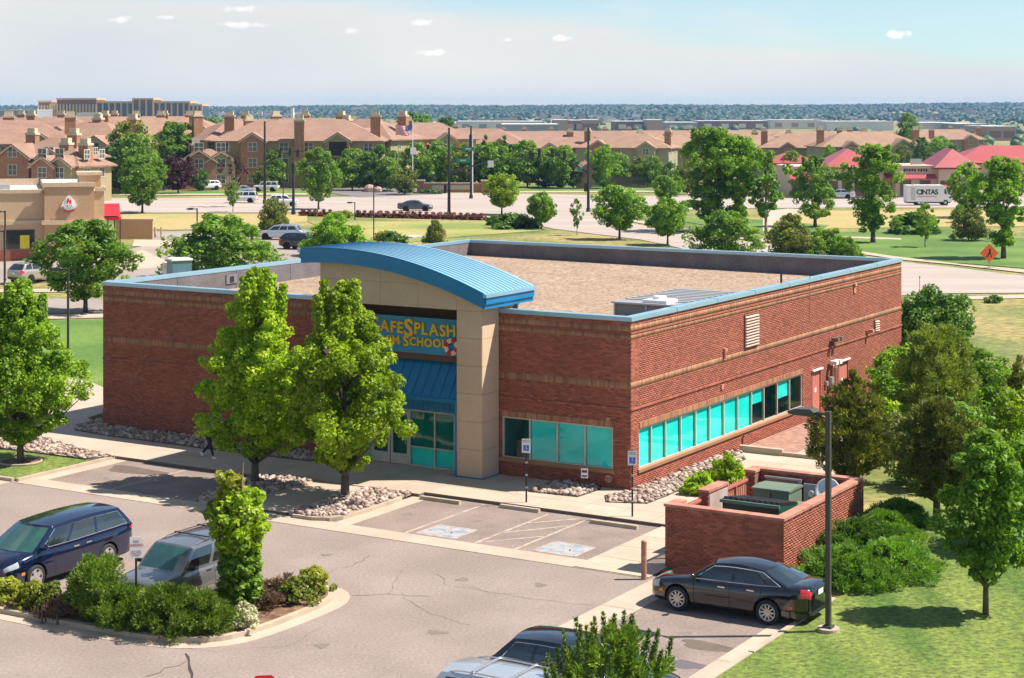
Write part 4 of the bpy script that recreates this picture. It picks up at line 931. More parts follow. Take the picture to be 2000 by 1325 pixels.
b = MB(); b.box(-.3, .3, -.16, 0, .8, 1.75); o = b.build('electric_meter', mat('meter_grey', (.34, .36, .38), .5), loc=W(8.2, -2.66, 0), rz=ROT); tagp(o, 'narrow grey electric meter box beside the satellite dish', 'electric meter'); q = MB(); q.cyl((0, -.16, 1.45), (0, -.27, 1.45), .11, n=12); q.build('meter_dial', M_white, parent=o)
ds = thing('satellite_dish', 'pale round satellite dish inside the brick enclosure', 'satellite dish', W(8.95, -3.2, .1), ROT)
b = MB(); rows = []
for i in range(7):
    r = .44 * i / 6; rows.append([(r * math.cos(R(a)), -.15 + (r * r) * .35 - r * math.sin(R(a)) * .25 * -1 * .6 * 0 , r * math.sin(R(a))) for a in range(0, 361, 20)])
b.grid([[(p[0], -.12 - .45 * (p[0] ** 2 + p[2] ** 2) + p[2] * .45, p[2] * .9 + 1.62) for p in r_] for r_ in rows]); o = b.build('reflector', mat('dish_grey', (.72, .73, .75), .5), parent=ds, smooth=True)
md = o.modifiers.new('thick', 'SOLIDIFY'); md.thickness = .02
q = MB(); q.cyl((0, .1, 0), (0, .1, 1.4), .035); q.cyl((0, .1, 1.4), (0, -.05, 1.45), .04); q.build('mast', M_galv, parent=ds); q = MB(); q.tube([(0, -.05, 1.05), (.1, -.5, 1.2), (.05, -.52, 1.42)], .018, 5); q.box(0, .1, -.56, -.48, 1.38, 1.48); q.build('feed_arm', M_galv, parent=ds)
q = MB(); q.box(-.3, .3, -.2, .2, .35, .75); q.build('base_box', M_joint, parent=ds)
# bollard, drain hood / little ramp wall
b = MB(); b.cyl((0, 0, 0), (0, 0, 1.15), .085, n=14); b.ball((0, 0, 1.15), .085, .085, .04, 14, 6); o = b.build('bollard', mat('bollard_brown', (.36, .17, .115), .6), loc=W(5.83, -10.46, 0), rz=0, smooth=True, sharp=50); tagp(o, 'brown steel bollard at the end of the concrete pan by the brick enclosure', 'bollard')
b = MB(); b.cyl((0, 0, .62), (0, 0, .72), .088, n=14); b.build('band', mat('band_pale', (.42, .24, .18), .6), parent=o)
b = MB(); b.box(.0, 1.9, -.12, .12, 0, .28); b.box(1.9, 4.6, -.08, .08, 0, .17); o = b.build('low_kerb_wall', M_conc, loc=W(.35, 9.1, .1), rz=ROT); tagp(o, 'low concrete ledge across the walk at the end of the stone strip', 'ledge')
b = MB(); b.cyl((0, 0, .0), (0, 0, .5), .05, n=8); b.tube([(0, 0, .5), (.06, 0, .6), (.16, 0, .55)], .03, 6); o = b.build('standpipe', mat('standpipe_brown', (.15, .06, .04), .6), loc=W(.3, 9.45, .1)); tagp(o, 'short brown standpipe against the flank wall above the concrete ledge', 'standpipe')
# ================================================================== VEHICLES
M_tyre = mat('tyre_rubber', (.018, .018, .019), .8); M_rim = mat('alloy_rim', (.55, .54, .52), .32, var=.04, metal=.7); M_well = mat('wheel_well', (.006, .006, .007), .9)
M_cglass = mat('car_glass', (.012, .018, .018), .04, spec=.9, coat=1.0); M_wsglass = mat('windscreen_glass', (.015, .055, .048), .05, col2=(.03, .11, .09), scale=1.6, spec=.9, coat=1.0)
M_chrome = mat('chrome', (.75, .76, .78), .15, metal=1.0); M_trim = mat('black_trim', (.015, .015, .017), .5); M_lampc = mat('lamp_clear', (.40, .45, .47), .12, coat=1.0); M_lampr = mat('lamp_red', (.62, .012, .025), .2, coat=1.0); M_amber = mat('lamp_amber', (.8, .22, .02), .25)
M_plate = mat('plate_white', (.7, .72, .70), .5)
def paint(name, c, metal=.35, rough=.22): return mat(name, c, rough, var=.03, scale=.5, spec=.6, coat=1.0, metal=metal)
def lerp_tab(tab, t):
    if t <= tab[0][0]: return tab[0][1]
    for (a, va), (b, vb) in zip(tab, tab[1:]):
        if t <= b: k = (t - a) / (b - a); k = k * k * (3 - 2 * k) * .35 + k * .65; return va + (vb - va) * k
    return tab[-1][1]
wheel_cache = {}
def wheel(parent, x, y, r, w, style, side):
    key = (round(r, 3), round(w, 3), style)
    if key not in wheel_cache:
        def lathe(prof, n=24):
            q = MB(); rows = [[(rr * math.cos(2 * math.pi * i / n), yy, rr * math.sin(2 * math.pi * i / n)) for i in range(n + 1)] for rr, yy in prof]; q.grid(rows); return q
        ty = lathe([(r * .62, -w * .42), (r * .70, -w * .5), (r * .93, -w * .5), (r, -w * .36), (r, w * .36), (r * .93, w * .5), (r * .70, w * .5), (r * .62, w * .42)], 28).mesh('wheel', M_tyre, smooth=True)
        q = lathe([(r * .71, w * .47), (r * .66, w * .51), (r * .60, w * .44), (r * .60, -w * .3)], 24); q.cm = 0
        ns = {5: 5, 10: 10, 6: 6}[style]
        for i in range(ns):
            a = 2 * math.pi * i / ns; hw = {5: .055, 10: .019, 6: .042}[style] * r / .33; d = (math.cos(a), math.sin(a)); t = (-d[1], d[0])
            pts = []
            for rr, ww in ((r * .12, hw * 1.2), (r * .64, hw)):
                for s in (-1, 1): pts.append((d[0] * rr + t[0] * ww * s, d[1] * rr + t[1] * ww * s))
            P = [pts[0], pts[1], pts[3], pts[2]]; q.extr(P, 'y', w * .30, w * .44)
        q.cyl((0, w * .28, 0), (0, w * .47, 0), r * .17, r * .13, 12)
        rim = q.mesh('rim', M_rim, smooth=False)
        q = MB(); q.cyl((0, -.01, 0), (0, w * .12, 0), r * .63, r * .63, 20); disc = q.mesh('brake_disc', M_well)
        wheel_cache[key] = (ty, rim, disc)
    ty, rim, disc = wheel_cache[key]
    o = inst('wheel', ty, parent, (x, y, r), 0 if side > 0 else math.pi); inst('rim', rim, o); inst('brake_disc', disc, o); return o
def make_car(name, label, cat, P, col, near=True, group=None, style=5, glass=None):
    L, Wd, wb, fo = P['L'], P['W'], P['wb'], P['fo']; hw = Wd / 2; r = P.get('r', .34)
    X = lambda t: L / 2 - t * L
    root = thing(name, label, cat, group=group)
    zt = P['top']; zb = P['bot']; pw = P['plan']
    SEC = [(0, 0), (.78, 0), (.95, .05), (.99, .22), (1.0, .42), (.995, .62), (.975, .82), (.93, .95), (.84, 1.0), (0, 1.0)]
    def sec(t, k):
        k = max(0, min(len(SEC) - 1, k)); i = min(int(k), len(SEC) - 2); f = k - i; a, b = SEC[i], SEC[i + 1]
        ry, rz_ = a[0] + (b[0] - a[0]) * f, a[1] + (b[1] - a[1]) * f; w = lerp_tab(pw, t) * hw; z0, z1 = lerp_tab(zb, t), lerp_tab(zt, t)
        cr = .035 * (1 - ry ** 2) if rz_ > .97 else 0
        return (X(t), ry * w, z0 + rz_ * (z1 - z0) + cr)
    ts = [0, .008, .02, .045, .08, .12, .17, .22, .28, .35, .43, .52, .61, .70, .77, .83, .88, .92, .955, .98, .992, 1.0] if near else [0, .02, .06, .14, .28, .45, .62, .78, .9, .97, 1.0]
    ks = list(range(len(SEC))) if not near else [0, 1, 1.6, 2, 2.5, 3, 4, 5, 6, 6.6, 7, 7.5, 8, 8.5, 9]
    rows = []
    for t in ts:
        h = [sec(t, k) for k in ks]; rows.append(h + [(p[0], -p[1], p[2]) for p in reversed(h[1:-1])] )
    b = MB(); n = len(rows[0])
    b.grid([row + [row[0]] for row in rows])
    v = b.v; nn = n + 1; last = (len(rows) - 1) * nn
    b.f.append(list(range(n))[::-1]); b.f.append([last + i for i in range(n)]); b.m += [0, 0]; b.t += [.5, .5]
    me = b.mesh('body', [col, M_well], smooth=True)
    bm = bmesh.new(); bm.from_mesh(me); bmesh.ops.remove_doubles(bm, verts=bm.verts, dist=.0005); bmesh.ops.recalc_face_normals(bm, faces=bm.faces); bm.to_mesh(me); bm.free()
    xf, xr = L / 2 - fo, L / 2 - fo - wb
    body = link(bpy.data.objects.new('body', me), root)
    if near:
        c = MB(); c.cm = 1
        for x in (xf, xr):
            for s in (1, -1): c.cyl((x, s * (hw - .34), r + .01), (x, s * (hw + .2), r + .01), r + .065, n=26)
        cm = c.mesh('cut', [col, M_well]); co = bpy.data.objects.new('cut', cm); COL.objects.link(co)
        md = body.modifiers.new('b', 'BOOLEAN'); md.object = co; md.operation = 'DIFFERENCE'; md.solver = 'EXACT'
        dg = bpy.context.evaluated_depsgraph_get(); m2 = bpy.data.meshes.new_from_object(body.evaluated_get(dg)); body.modifiers.clear(); m2.name = 'body'; body.data = m2
        m2.shade_smooth(); m2.set_sharp_from_angle(angle=R(38)); COL.objects.unlink(co); bpy.data.objects.remove(co)
    else:
        for x in (xf, xr):
            for s in (1, -1): q = MB(); q.cyl((x, s * (hw - .1), r), (x, s * (hw + .004), r), r + .06, n=14); q.build('wheel_arch', M_well, parent=root)
    for x in (xf, xr):
        for s in (1, -1): wheel(root, x, s * (hw - .115), r, .22, style, s)
    # cabin
    xa, xb, xc, xd = [X(t) for t in P['cab']]; zB, zC = P['roofz']; yb0 = hw * P.get('yb', .90); yr = hw * P.get('yr', .68); arch = P.get('arch', .05)
    G = glass or M_cglass; tt = lambda x: (L / 2 - x) / L
    def side(s, t, sg):
        xl = xa + (xd - xa) * s; xu = xb + (xc - xb) * s; zl = lerp_tab(zt, tt(xl)) - .03; zu = zB + (zC - zB) * s + arch * 4 * s * (1 - s)
        bulge = .035 * math.sin(math.pi * t); taper = 1 - P.get('tap', .0) * max(0, s - .7) / .3
        y = (yb0 + (yr - yb0) * t + bulge) * taper
        return (xl + (xu - xl) * t, sg * y, zl + (zu - zl) * t)
    wins = P['win']                                     # (s0,s1) of each side window
    ss = sorted(set([0, 1] + [q for w in wins for q in w])); fin = []
    for a, c2 in zip(ss, ss[1:]):
        m = 4 if near else 1
        fin += [a + (c2 - a) * i / m for i in range(m)]
    fin.append(1); t0, t1 = .10, P.get('wt', .86); tv = [0, t0, (t0 + t1) / 2, t1, 1]
    shell = MB()
    for sg in (1, -1):
        wm = [MB() for _ in wins]
        for i in range(len(fin) - 1):
            sm_ = (fin[i] + fin[i + 1]) / 2
            for j in range(4):
                q = [side(fin[i], tv[j], sg), side(fin[i + 1], tv[j], sg), side(fin[i + 1], tv[j + 1], sg), side(fin[i], tv[j + 1], sg)]
                if sg > 0: q = q[::-1]
                w = next((k for k, (a, c2) in enumerate(wins) if a < sm_ < c2), None)
                (wm[w] if (w is not None and j in (1, 2)) else shell).add(q, [(0, 1, 2, 3)])
        for q in wm: q.build('window', G, parent=root, smooth=True)
        if P.get('chrome') and near:
            a, c2 = wins[0][0], wins[-1][1]; off = lambda p: (p[0], p[1] + sg * .008, p[2]); N = 14
            pts = [off(side(a + (c2 - a) * i / N, t0, sg)) for i in range(N + 1)] + [off(side(c2 - (c2 - a) * i / N, t1, sg)) for i in range(N + 1)]; pts.append(pts[0])
            q = MB(); q.tube(pts, .012, 5); q.build('window_trim', M_chrome, parent=root)
    def across(s0, zoff, bow, name, m, flip):
        """glass between the two side edges at s0 (0 = windscreen, 1 = rear)"""
        us = [0, .05, .2, .35, .5, .65, .8, .95, 1]; vs_ = [0, .08, .36, .64, .93, 1]; g = MB()
        def pt(u, v):
            a = side(s0, v, 1); c2 = side(s0, v, -1); k = 1 - (2 * u - 1) ** 2
            return (a[0] + bow * k, a[1] + (c2[1] - a[1]) * u, a[2] + (.035 * k * v) + zoff * k)
        for i in range(len(us) - 1):
            for j in range(len(vs_) - 1):
                q = [pt(us[i], vs_[j]), pt(us[i + 1], vs_[j]), pt(us[i + 1], vs_[j + 1]), pt(us[i], vs_[j + 1])]
                if flip: q = q[::-1]
                (g if 0 < i < len(us) - 2 and 0 < j < len(vs_) - 2 else shell).add(q, [(0, 1, 2, 3)])
        g.build(name, m, parent=root, smooth=True)
    across(0, 0, P.get('bow', .12), 'windscreen', P.get('ws', M_wsglass), False); across(1, 0, -P.get('bowr', .08), 'rear_window', P.get('rg', G), True)
    NS = 10; NU = 8
    rowsr = []
    for i in range(NS + 1):
        s = i / NS; a = side(s, 1, 1); row = []
        for j in range(NU + 1):
            u = j / NU; k = 1 - (2 * u - 1) ** 2; bx = P.get('bow', .12) * k * (1 - s) ** 3 - P.get('bowr', .08) * k * s ** 3
            row.append((a[0] + bx, a[1] * (1 - 2 * u), a[2] + .035 * k + .02 * k * 4 * s * (1 - s)))
        rowsr.append(row)
    rf = MB(); rf.grid(rowsr, flip=False); ro = rf.build('roof', P.get('roofm', col), parent=root, smooth=True)
    bm = bmesh.new(); bm.from_mesh(ro.data); bmesh.ops.recalc_face_normals(bm, faces=bm.faces)
    if sum(f.normal.z for f in bm.faces) < 0: bmesh.ops.reverse_faces(bm, faces=bm.faces)
    bm.to_mesh(ro.data); bm.free()
    so = shell.build('pillars', P.get('pillm', col), parent=root, smooth=True)
    bm = bmesh.new(); bm.from_mesh(so.data); bmesh.ops.remove_doubles(bm, verts=bm.verts, dist=.001); bmesh.ops.recalc_face_normals(bm, faces=bm.faces); bm.to_mesh(so.data); bm.free(); so.data.set_sharp_from_angle(angle=R(50))
    # surface patches
    def patch(nm, m, ta, tb, ka, kb, sg, off=.012, nu=6, nv=6, lab=None):
        g = MB(); cz = (lerp_tab(zb, (ta + tb) / 2) + lerp_tab(zt, (ta + tb) / 2)) / 2
        rows_ = []
        for i in range(nu + 1):
            rr = []
            for j in range(nv + 1):
                p = sec(ta + (tb - ta) * i / nu, ka + (kb - ka) * j / nv); dx = 1 if p[0] > 0 else -1
                e = min(1, abs(p[0]) / (L / 2) * 1.0) ** 6
                rr.append((p[0] + dx * off * e, sg * (p[1] + off), p[2] + (off * .5 if p[2] > cz else 0)))
            rows_.append(rr)
        g.grid(rows_, flip=(sg < 0)); g.build(nm, m, parent=root, smooth=True)
    hl = P['hl']; tl = P['tl']
    for sg in (1, -1):
        patch('headlight', M_lampc, *hl, sg); patch('tail_light', M_lampr, *tl, sg)
        if near:
            if P.get('cladm'): patch('sill_cladding', P['cladm'], .03, .97, 1.2, 3.2 if P.get('cladhi') else 2.2, sg, off=.006, nu=1, nv=2) if False else None
            for t in P['doors']:
                g = MB(); rr = []
                for k in [2.2, 3, 4, 5, 6, 6.8, 7.4]: p = sec(t, k); rr.append([(p[0] - .006, sg * (p[1] + .003), p[2]), (p[0] + .006, sg * (p[1] + .003), p[2])])
                g.grid(rr, flip=(sg > 0)); g.build('door_seam', M_well, parent=root)
            for t in P['handles']: p = sec(t, 6.2); q = MB(); q.box(p[0] - .11, p[0] + .11, min(sg * p[1], sg * (p[1] + .035)), max(sg * p[1], sg * (p[1] + .035)), p[2] - .018, p[2] + .018); q.build('door_handle', P.get('hm', M_chrome), parent=root)
            xm = xa + (xb - xa) * .22; zm = lerp_tab(zt, tt(xm)) + .02
            q = MB(); q.ball((xm - .12, sg * (yb0 + .17), zm + .09), .075, .12, .085, 10, 6); q.cyl((xm - .1, sg * (yb0 - .02), zm + .02), (xm - .12, sg * (yb0 + .12), zm + .06), .028); q.build('mirror', P.get('mirm', col), parent=root, smooth=True)
            g = MB(); rr = []
            for i in range(9): t = .22 + (.74 - .22) * i / 8; a = sec(t, 1.05); c2 = sec(t, 2.1); rr.append([(a[0], sg * (a[1] + .010), a[2]), (c2[0], sg * (c2[1] + .008), c2[2])])
            g.grid(rr, flip=(sg < 0)); g.build('sill_trim', M_trim, parent=root)
            for (ta, tb, kk, mm) in P.get('side_marks', []): patch('side_marker', mm, ta, tb, kk, kk + .5, sg, off=.006, nu=2, nv=2)
        if P.get('rails'):
            pts = []
            for i in range(9): s = .08 + .84 * i / 8; a = side(s, 1, sg); pts.append((a[0], a[1] - sg * .03, a[2] + (.055 if 0 < i < 8 else .01)))
            q = MB(); q.tube(pts, .018, 5); q.build('roof_rail', P['rails'], parent=root)
    if P.get('bars'):
        for s in (.3, .68): a = side(s, 1, 1); q = MB(); q.box(a[0] - .03, a[0] + .03, -a[1] + .03, a[1] - .03, a[2] + .075, a[2] + .1); q.build('roof_bar', P['bars'], parent=root)
    def nose(sgn, z0, z1, yw, m, nm, off=.015, nz=2):
        g = MB(); rr = []
        for j in range(nz + 1):
            z = z0 + (z1 - z0) * j / nz; row = []
            for i in range(13):
                y = -yw + 2 * yw * i / 12
                # find where the plan curve reaches this width
                lo, hi = (0.0, .12) if sgn > 0 else (1.0, .88)
                for _ in range(14):
                    mm_ = (lo + hi) / 2
                    if lerp_tab(pw, mm_) * hw * .97 < abs(y): lo = mm_
                    else: hi = mm_
                row.append((X(hi if abs(y) > lerp_tab(pw, 0 if sgn > 0 else 1) * hw * .97 else (0 if sgn > 0 else 1)) + sgn * off, y, z))
            rr.append(row)
        g.grid(rr, flip=(sgn < 0)); g.build(nm, m, parent=root, smooth=True)
    zn = lerp_tab(zt, 0); zf = lerp_tab(zb, 0)
    nose(1, zf + .04, zf + .17, .62, M_trim, 'lower_grille')
    nose(1, zn - .22, zn - .05, .50, P.get('grm', M_trim), 'grille', .018)
    if P.get('grm') is None: nose(1, zn - .07, zn - .045, .52, M_chrome, 'grille_bar', .024)
    nose(-1, lerp_tab(zb, 1) + .25 + P.get('pz', .12), lerp_tab(zb, 1) + .40 + P.get('pz', .12), .18, M_plate, 'number_plate', .02)
    nose(-1, lerp_tab(zb, 1) + .02, lerp_tab(zb, 1) + .14, .7, M_trim, 'rear_bumper_trim', .014)
    nose(1, zf + .18, zf + .28, .16, M_plate, 'number_plate', .026)
    return root
def park(o, x, y, head): o.location = W(x, y, .008); o.rotation_euler = (0, 0, ROT + R(head)); return o
CAR = {
 'sedan': dict(L=4.88, W=1.87, wb=2.74, fo=.95, r=.345, top=[(0, .66), (.03, .76), (.10, .84), (.20, .91), (.28, .965), (.5, .985), (.72, 1.02), (.84, 1.06), (.93, 1.085), (.985, 1.06), (1, .98)], bot=[(0, .26), (.05, .20), (.5, .20), (.93, .22), (1, .34)],
    plan=[(0, .62), (.02, .78), (.06, .90), (.14, .975), (.3, 1), (.75, 1), (.88, .965), (.95, .89), (.985, .80), (1, .70)], cab=(.245, .415, .70, .885), roofz=(1.42, 1.40), arch=.065, yb=.905, yr=.64, win=[(.06, .43), (.47, .80), (.82, .94)], wt=.84, chrome=True,
    hl=(.006, .075, 5.2, 7.2), tl=(.945, .998, 5.4, 7.5), doors=(.30, .525, .715), handles=(.475, .655), side_marks=[(.075, .10, 4.2, M_amber), (.885, .905, 3.6, M_lampr)], bowr=.14, tap=.06, pz=.24),
 'van': dict(L=5.19, W=1.99, wb=3.0, fo=.97, r=.36, top=[(0, .72), (.02, .84), (.08, .96), (.15, 1.03), (.22, 1.10), (.5, 1.10), (.8, 1.14), (.95, 1.18), (1, 1.10)], bot=[(0, .24), (.05, .18), (.5, .18), (.93, .2), (1, .30)],
    plan=[(0, .60), (.02, .78), (.06, .91), (.13, .975), (.25, 1), (.85, 1), (.95, .96), (.985, .90), (1, .82)], cab=(.175, .36, .90, .985), roofz=(1.66, 1.68), arch=.055, yb=.93, yr=.72, win=[(.06, .30), (.33, .60), (.63, .94)], wt=.84, chrome=True, hm=M_chrome,
    hl=(.006, .070, 5.7, 7.3), tl=(.955, .999, 6.1, 8.0), doors=(.335, .555), handles=(.50, .60), side_marks=[(.085, .105, 4.0, M_amber)], bow=.22, grm=M_chrome),
 'suv': dict(L=4.50, W=1.80, wb=2.62, fo=.85, r=.355, top=[(0, .84), (.015, .93), (.06, .99), (.15, 1.03), (.24, 1.09), (.6, 1.09), (.96, 1.10), (1, 1.04)], bot=[(0, .34), (.05, .28), (.5, .28), (.93, .3), (1, .42)],
    plan=[(0, .74), (.012, .84), (.05, .93), (.12, .985), (.3, 1), (.9, 1), (.97, .97), (1, .90)], cab=(.225, .36, .945, .992), roofz=(1.68, 1.70), arch=.035, yb=.93, yr=.77, win=[(.05, .33), (.37, .62), (.66, .95)], wt=.86, hm=M_chrome,
    hl=(.004, .06, 5.0, 7.2), tl=(.972, .999, 5.6, 7.6), doors=(.315, .53, .70), handles=(.475, .66), bow=.08, rails=M_trim, bars=M_trim, mirm=M_trim, tap=0),
 'crossover': dict(L=4.6, W=1.86, wb=2.66, fo=.92, r=.355, top=[(0, .76), (.02, .88), (.08, .97), (.18, 1.03), (.26, 1.07), (.6, 1.11), (.85, 1.17), (.96, 1.16), (1, 1.05)], bot=[(0, .30), (.05, .24), (.5, .24), (.93, .27), (1, .42)],
    plan=[(0, .64), (.02, .80), (.06, .92), (.14, .98), (.3, 1), (.82, 1), (.93, .95), (.98, .86), (1, .76)], cab=(.22, .39, .86, .975), roofz=(1.60, 1.60), arch=.06, yb=.91, yr=.66, win=[(.06, .36), (.40, .66), (.69, .92)], wt=.84, chrome=True,
    hl=(.006, .08, 5.3, 7.2), tl=(.93, .996, 5.2, 8.0), doors=(.31, .525, .70), handles=(.475, .655), bow=.14, rails=None),
 'wagon': dict(L=4.80, W=1.84, wb=2.74, fo=.92, r=.35, top=[(0, .76), (.02, .87), (.08, .94), (.18, .99), (.26, 1.03), (.6, 1.05), (.9, 1.09), (.97, 1.07), (1, 1.0)], bot=[(0, .28), (.05, .24), (.5, .24), (.93, .27), (1, .38)],
    plan=[(0, .64), (.02, .80), (.06, .92), (.14, .98), (.3, 1), (.85, 1), (.95, .95), (1, .80)], cab=(.22, .375, .90, .98), roofz=(1.54, 1.56), arch=.045, yb=.91, yr=.69, win=[(.06, .34), (.37, .62), (.65, .92)], wt=.84,
    hl=(.006, .08, 5.3, 7.2), tl=(.95, .998, 5.4, 7.6), doors=(.31, .525, .70), handles=(.475, .655), bow=.14, rails=mat('rail_silver', (.45, .46, .48), .3, metal=.6), bars=MATS['rail_silver']),
}
C_navy = paint('navy_paint', (.004, .008, .038), .3, .14); C_black = paint('black_paint', (.006, .007, .010), .2, .12); C_grey = paint('grey_green_paint', (.20, .20, .205), .5); C_silver = paint('silver_paint', (.52, .56, .60), .5)
C_white = paint('white_paint_car', (.72, .72, .70), .0); C_dgrey = paint('graphite_paint', (.07, .075, .085), .4); C_beige = paint('champagne_paint', (.42, .38, .32), .4)
park(make_car('minivan', 'dark blue minivan parked nose-in at the left edge of the shrub island', 'minivan', CAR['van'], C_navy), -10.0, -19.15, -90)
park(make_car('parked_suv', 'boxy grey suv with black roof rails half hidden behind the island shrubs', 'suv', CAR['suv'], C_grey, style=6), -4.6, -19.1, -90)
park(make_car('parked_sedan', 'glossy black sedan parked beside the brick enclosure with chrome window line', 'sedan', CAR['sedan'], C_black, style=10), 9.66, -12.1, 180)
park(make_car('parked_suv', 'black crossover with red tail lights at the bottom edge behind the pine', 'suv', CAR['crossover'], C_black, style=5), 10.0, -21.65, 0)
park(make_car('parked_wagon', 'silver wagon with roof rails cut off by the bottom edge', 'station wagon', CAR['wagon'], C_silver, style=5), 10.1, -24.5, 0)
# cars further off
def far_car(kind, col, u, v, head, label, z=0.0, group='cars on the road and in the far lots'):
    o = make_car('car', label, {'sedan': 'sedan', 'van': 'minivan', 'suv': 'suv', 'crossover': 'suv', 'wagon': 'station wagon'}[kind], CAR[kind], col, near=False, group=group)
    o.location = at(u, v, z) + Vector((0, 0, .01)); o.rotation_euler = (0, 0, R(head)); return o
far_car('crossover', C_beige, 66, 551, 62, 'champagne suv with its dark rear window seen at the left edge lot')
far_car('wagon', C_silver, 548, 468, 172, 'silver suv crossing the restaurant lot beside the round trees')
far_car('crossover', C_black, 590, 487, -20, 'black suv tail-on below the silver one, by the blue portal roof')
far_car('sedan', C_dgrey, 811, 412, -4, 'dark grey sedan driving on the road behind the red shrub row')
far_car('suv', C_white, 474, 396, 180, 'white suv on the arterial road by the small leaning tree')
far_car('crossover', C_white, 553, 403, 4, 'white car on the arterial road nearer the camera, behind the light green tree', group='cars on the road and in the far lots')
far_car('crossover', C_white, 406, 371, -150, 'white suv parked nose-out under the purple tree')
far_car('sedan', C_silver, 470, 380, 178, 'pale silver sedan in the apartment drive left of the white pickup')
far_car('suv', C_white, 520, 374, 175, 'white boxy suv parked at the apartment entrance drive')
far_car('sedan', C_black, 1080, 366, 170, 'black car behind the entry wall among the trees')
far_car('sedan', C_silver, 1640, 388, 170, 'silver car parked before the red roofed shops')
far_car('suv', C_black, 1652, 379, 100, 'black suv parked before the red roofed shops')
far_car('sedan', C_dgrey, 1866, 384, 176, 'grey car behind the white delivery truck')
far_car('sedan', C_white, 1545, 378, 170, 'white car beside the shop row half hidden by poplars')
far_car('crossover', C_dgrey, 1562, 386, 90, 'dark car beside the shop row below the poplars')
# utility truck behind the parapet
tk = thing('utility_truck', 'white topped blue utility truck just showing over the left parapet', 'truck', at(350, 556), R(118)); tk.scale = (.8, .8, .95)
b = MB(); b.box(-1.0, 1.0, -1.0, 1.0, .7, 2.1); b.build('body', mat('truck_teal', (.10, .2, .24), .4), parent=tk); b = MB(); b.box(-1.1, 1.1, -1.1, 1.1, 2.1, 2.25); b.build('roof', M_white, parent=tk)
b = MB(); b.box(1.0, 2.6, -.95, .95, .6, 1.8); b.build('cab', M_white, parent=tk); b = MB(); b.box(1.3, 2.3, -.96, .96, 1.25, 1.7); b.build('window', M_cglass, parent=tk)
for x in (-.5, 1.8):
    for y in (-.9, .9): q = MB(); q.cyl((x, y - .1, .38), (x, y + .1, .38), .38, n=14); q.build('wheel', M_tyre, parent=tk)
# white delivery truck
tr = thing('delivery_truck', 'white step van with black lettering and red underline on the far road', 'delivery truck', at(1812, 401), R(1))
b = MB(); b.extr([(-3.35, .55), (2.1, .55), (2.1, 3.0), (-3.35, 3.0)], 'y', -1.1, 1.1); b.build('cargo_box', M_white, parent=tr)
b = MB(); b.extr([(2.12, .5), (3.3, .5), (3.3, 1.45), (2.75, 1.65), (2.45, 2.7), (2.12, 2.9)], 'y', -1.05, 1.05); b.build('cab', M_white, parent=tr)
b = MB(); b.box(-3.3, 3.1, -1.0, 1.0, .35, .5); b.build('chassis', M_trim, parent=tr)
for s in (-1, 1):
    b = MB(); b.extr([(2.2, 1.7), (2.62, 1.7), (2.42, 2.45), (2.2, 2.45)], 'y', s * 1.06 - .01, s * 1.06 + .01); b.build('side_window', M_cglass, parent=tr)
    b = MB(); b.box(-1.9, 1.1, s * 1.11 - .008, s * 1.11 + .008, 1.28, 1.36); b.build('red_line', M_red, parent=tr)
    for x in (-1.55, 2.35): q = MB(); q.cyl((x, s * .95 - .14, .42), (x, s * .95 + .14, .42), .42, n=16); w = q.build('wheel', M_tyre, parent=tr); q = MB(); q.cyl((x, s * 1.1 - .01, .42), (x, s * 1.1 + .01, .42), .2, n=12); q.build('rim', M_rim, parent=w)
    b = MB(); b.box(-2.8, -2.1, s * 1.105 - .008, s * 1.105 + .008, .8, 2.7); b.build('side_door', mat('door_grey', (.55, .55, .54), .5), parent=tr)
b = MB(); b.extr([(2.76, 1.70), (2.48, 2.68), (2.47, 2.68), (2.75, 1.70)], 'y', -.95, .95); b.build('windscreen', M_cglass, parent=tr)
put_text('CINTAS', 1.05, M_black, tr, (-.35, -1.12, 1.95), E90, .01, .03, .85)
b = MB(); b.box(-2.35, -2.15, -.15, .15, 3.0, 3.2); b.build('beacon', M_amber, parent=tr)

# ================================================================== POLES, LIGHTS, SIGNS
def shoebox_lamp(name, label, x, y, H, head_ang, loc=None, group=None, s=1.0, base=True, arm=.45, m=M_pole):
    t = thing(name, label, 'lamp post', loc if loc is not None else W(x, y, 0), ROT + R(head_ang) if loc is None else R(head_ang), group)
    if base: b = MB(); b.cyl((0, 0, -.1), (0, 0, .22), .30 * s, n=20); b.build('concrete_base', M_conc, parent=t)
    b = MB(); b.box(-.065 * s, .065 * s, -.065 * s, .065 * s, .1, H); b.box(-.13 * s, .13 * s, -.13 * s, .13 * s, .22, .28); b.build('pole', m, parent=t)
    b = MB(); b.box(.06, arm, -.04 * s, .04 * s, H - .12, H - .04); b.build('arm', m, parent=t)
    b = MB(); b.extr([(arm - .02, H - .16), (arm + .62 * s, H - .13), (arm + .66 * s, H - .06), (arm + .45 * s, H + .02), (arm, H + .04), (arm - .12, H - .04)], 'y', -.2 * s, .2 * s); h = b.build('lamp_head', m, parent=t)
    q = MB(); q.box(arm + .08, arm + .5 * s, -.15 * s, .15 * s, H - .175, H - .155); q.build('lens', M_lampc, parent=h)
    return t
shoebox_lamp('lamp_post', 'tall bronze lamp post on round concrete base at the lawn edge behind the sedan', 12.70, -13.04, 6.05, 180)
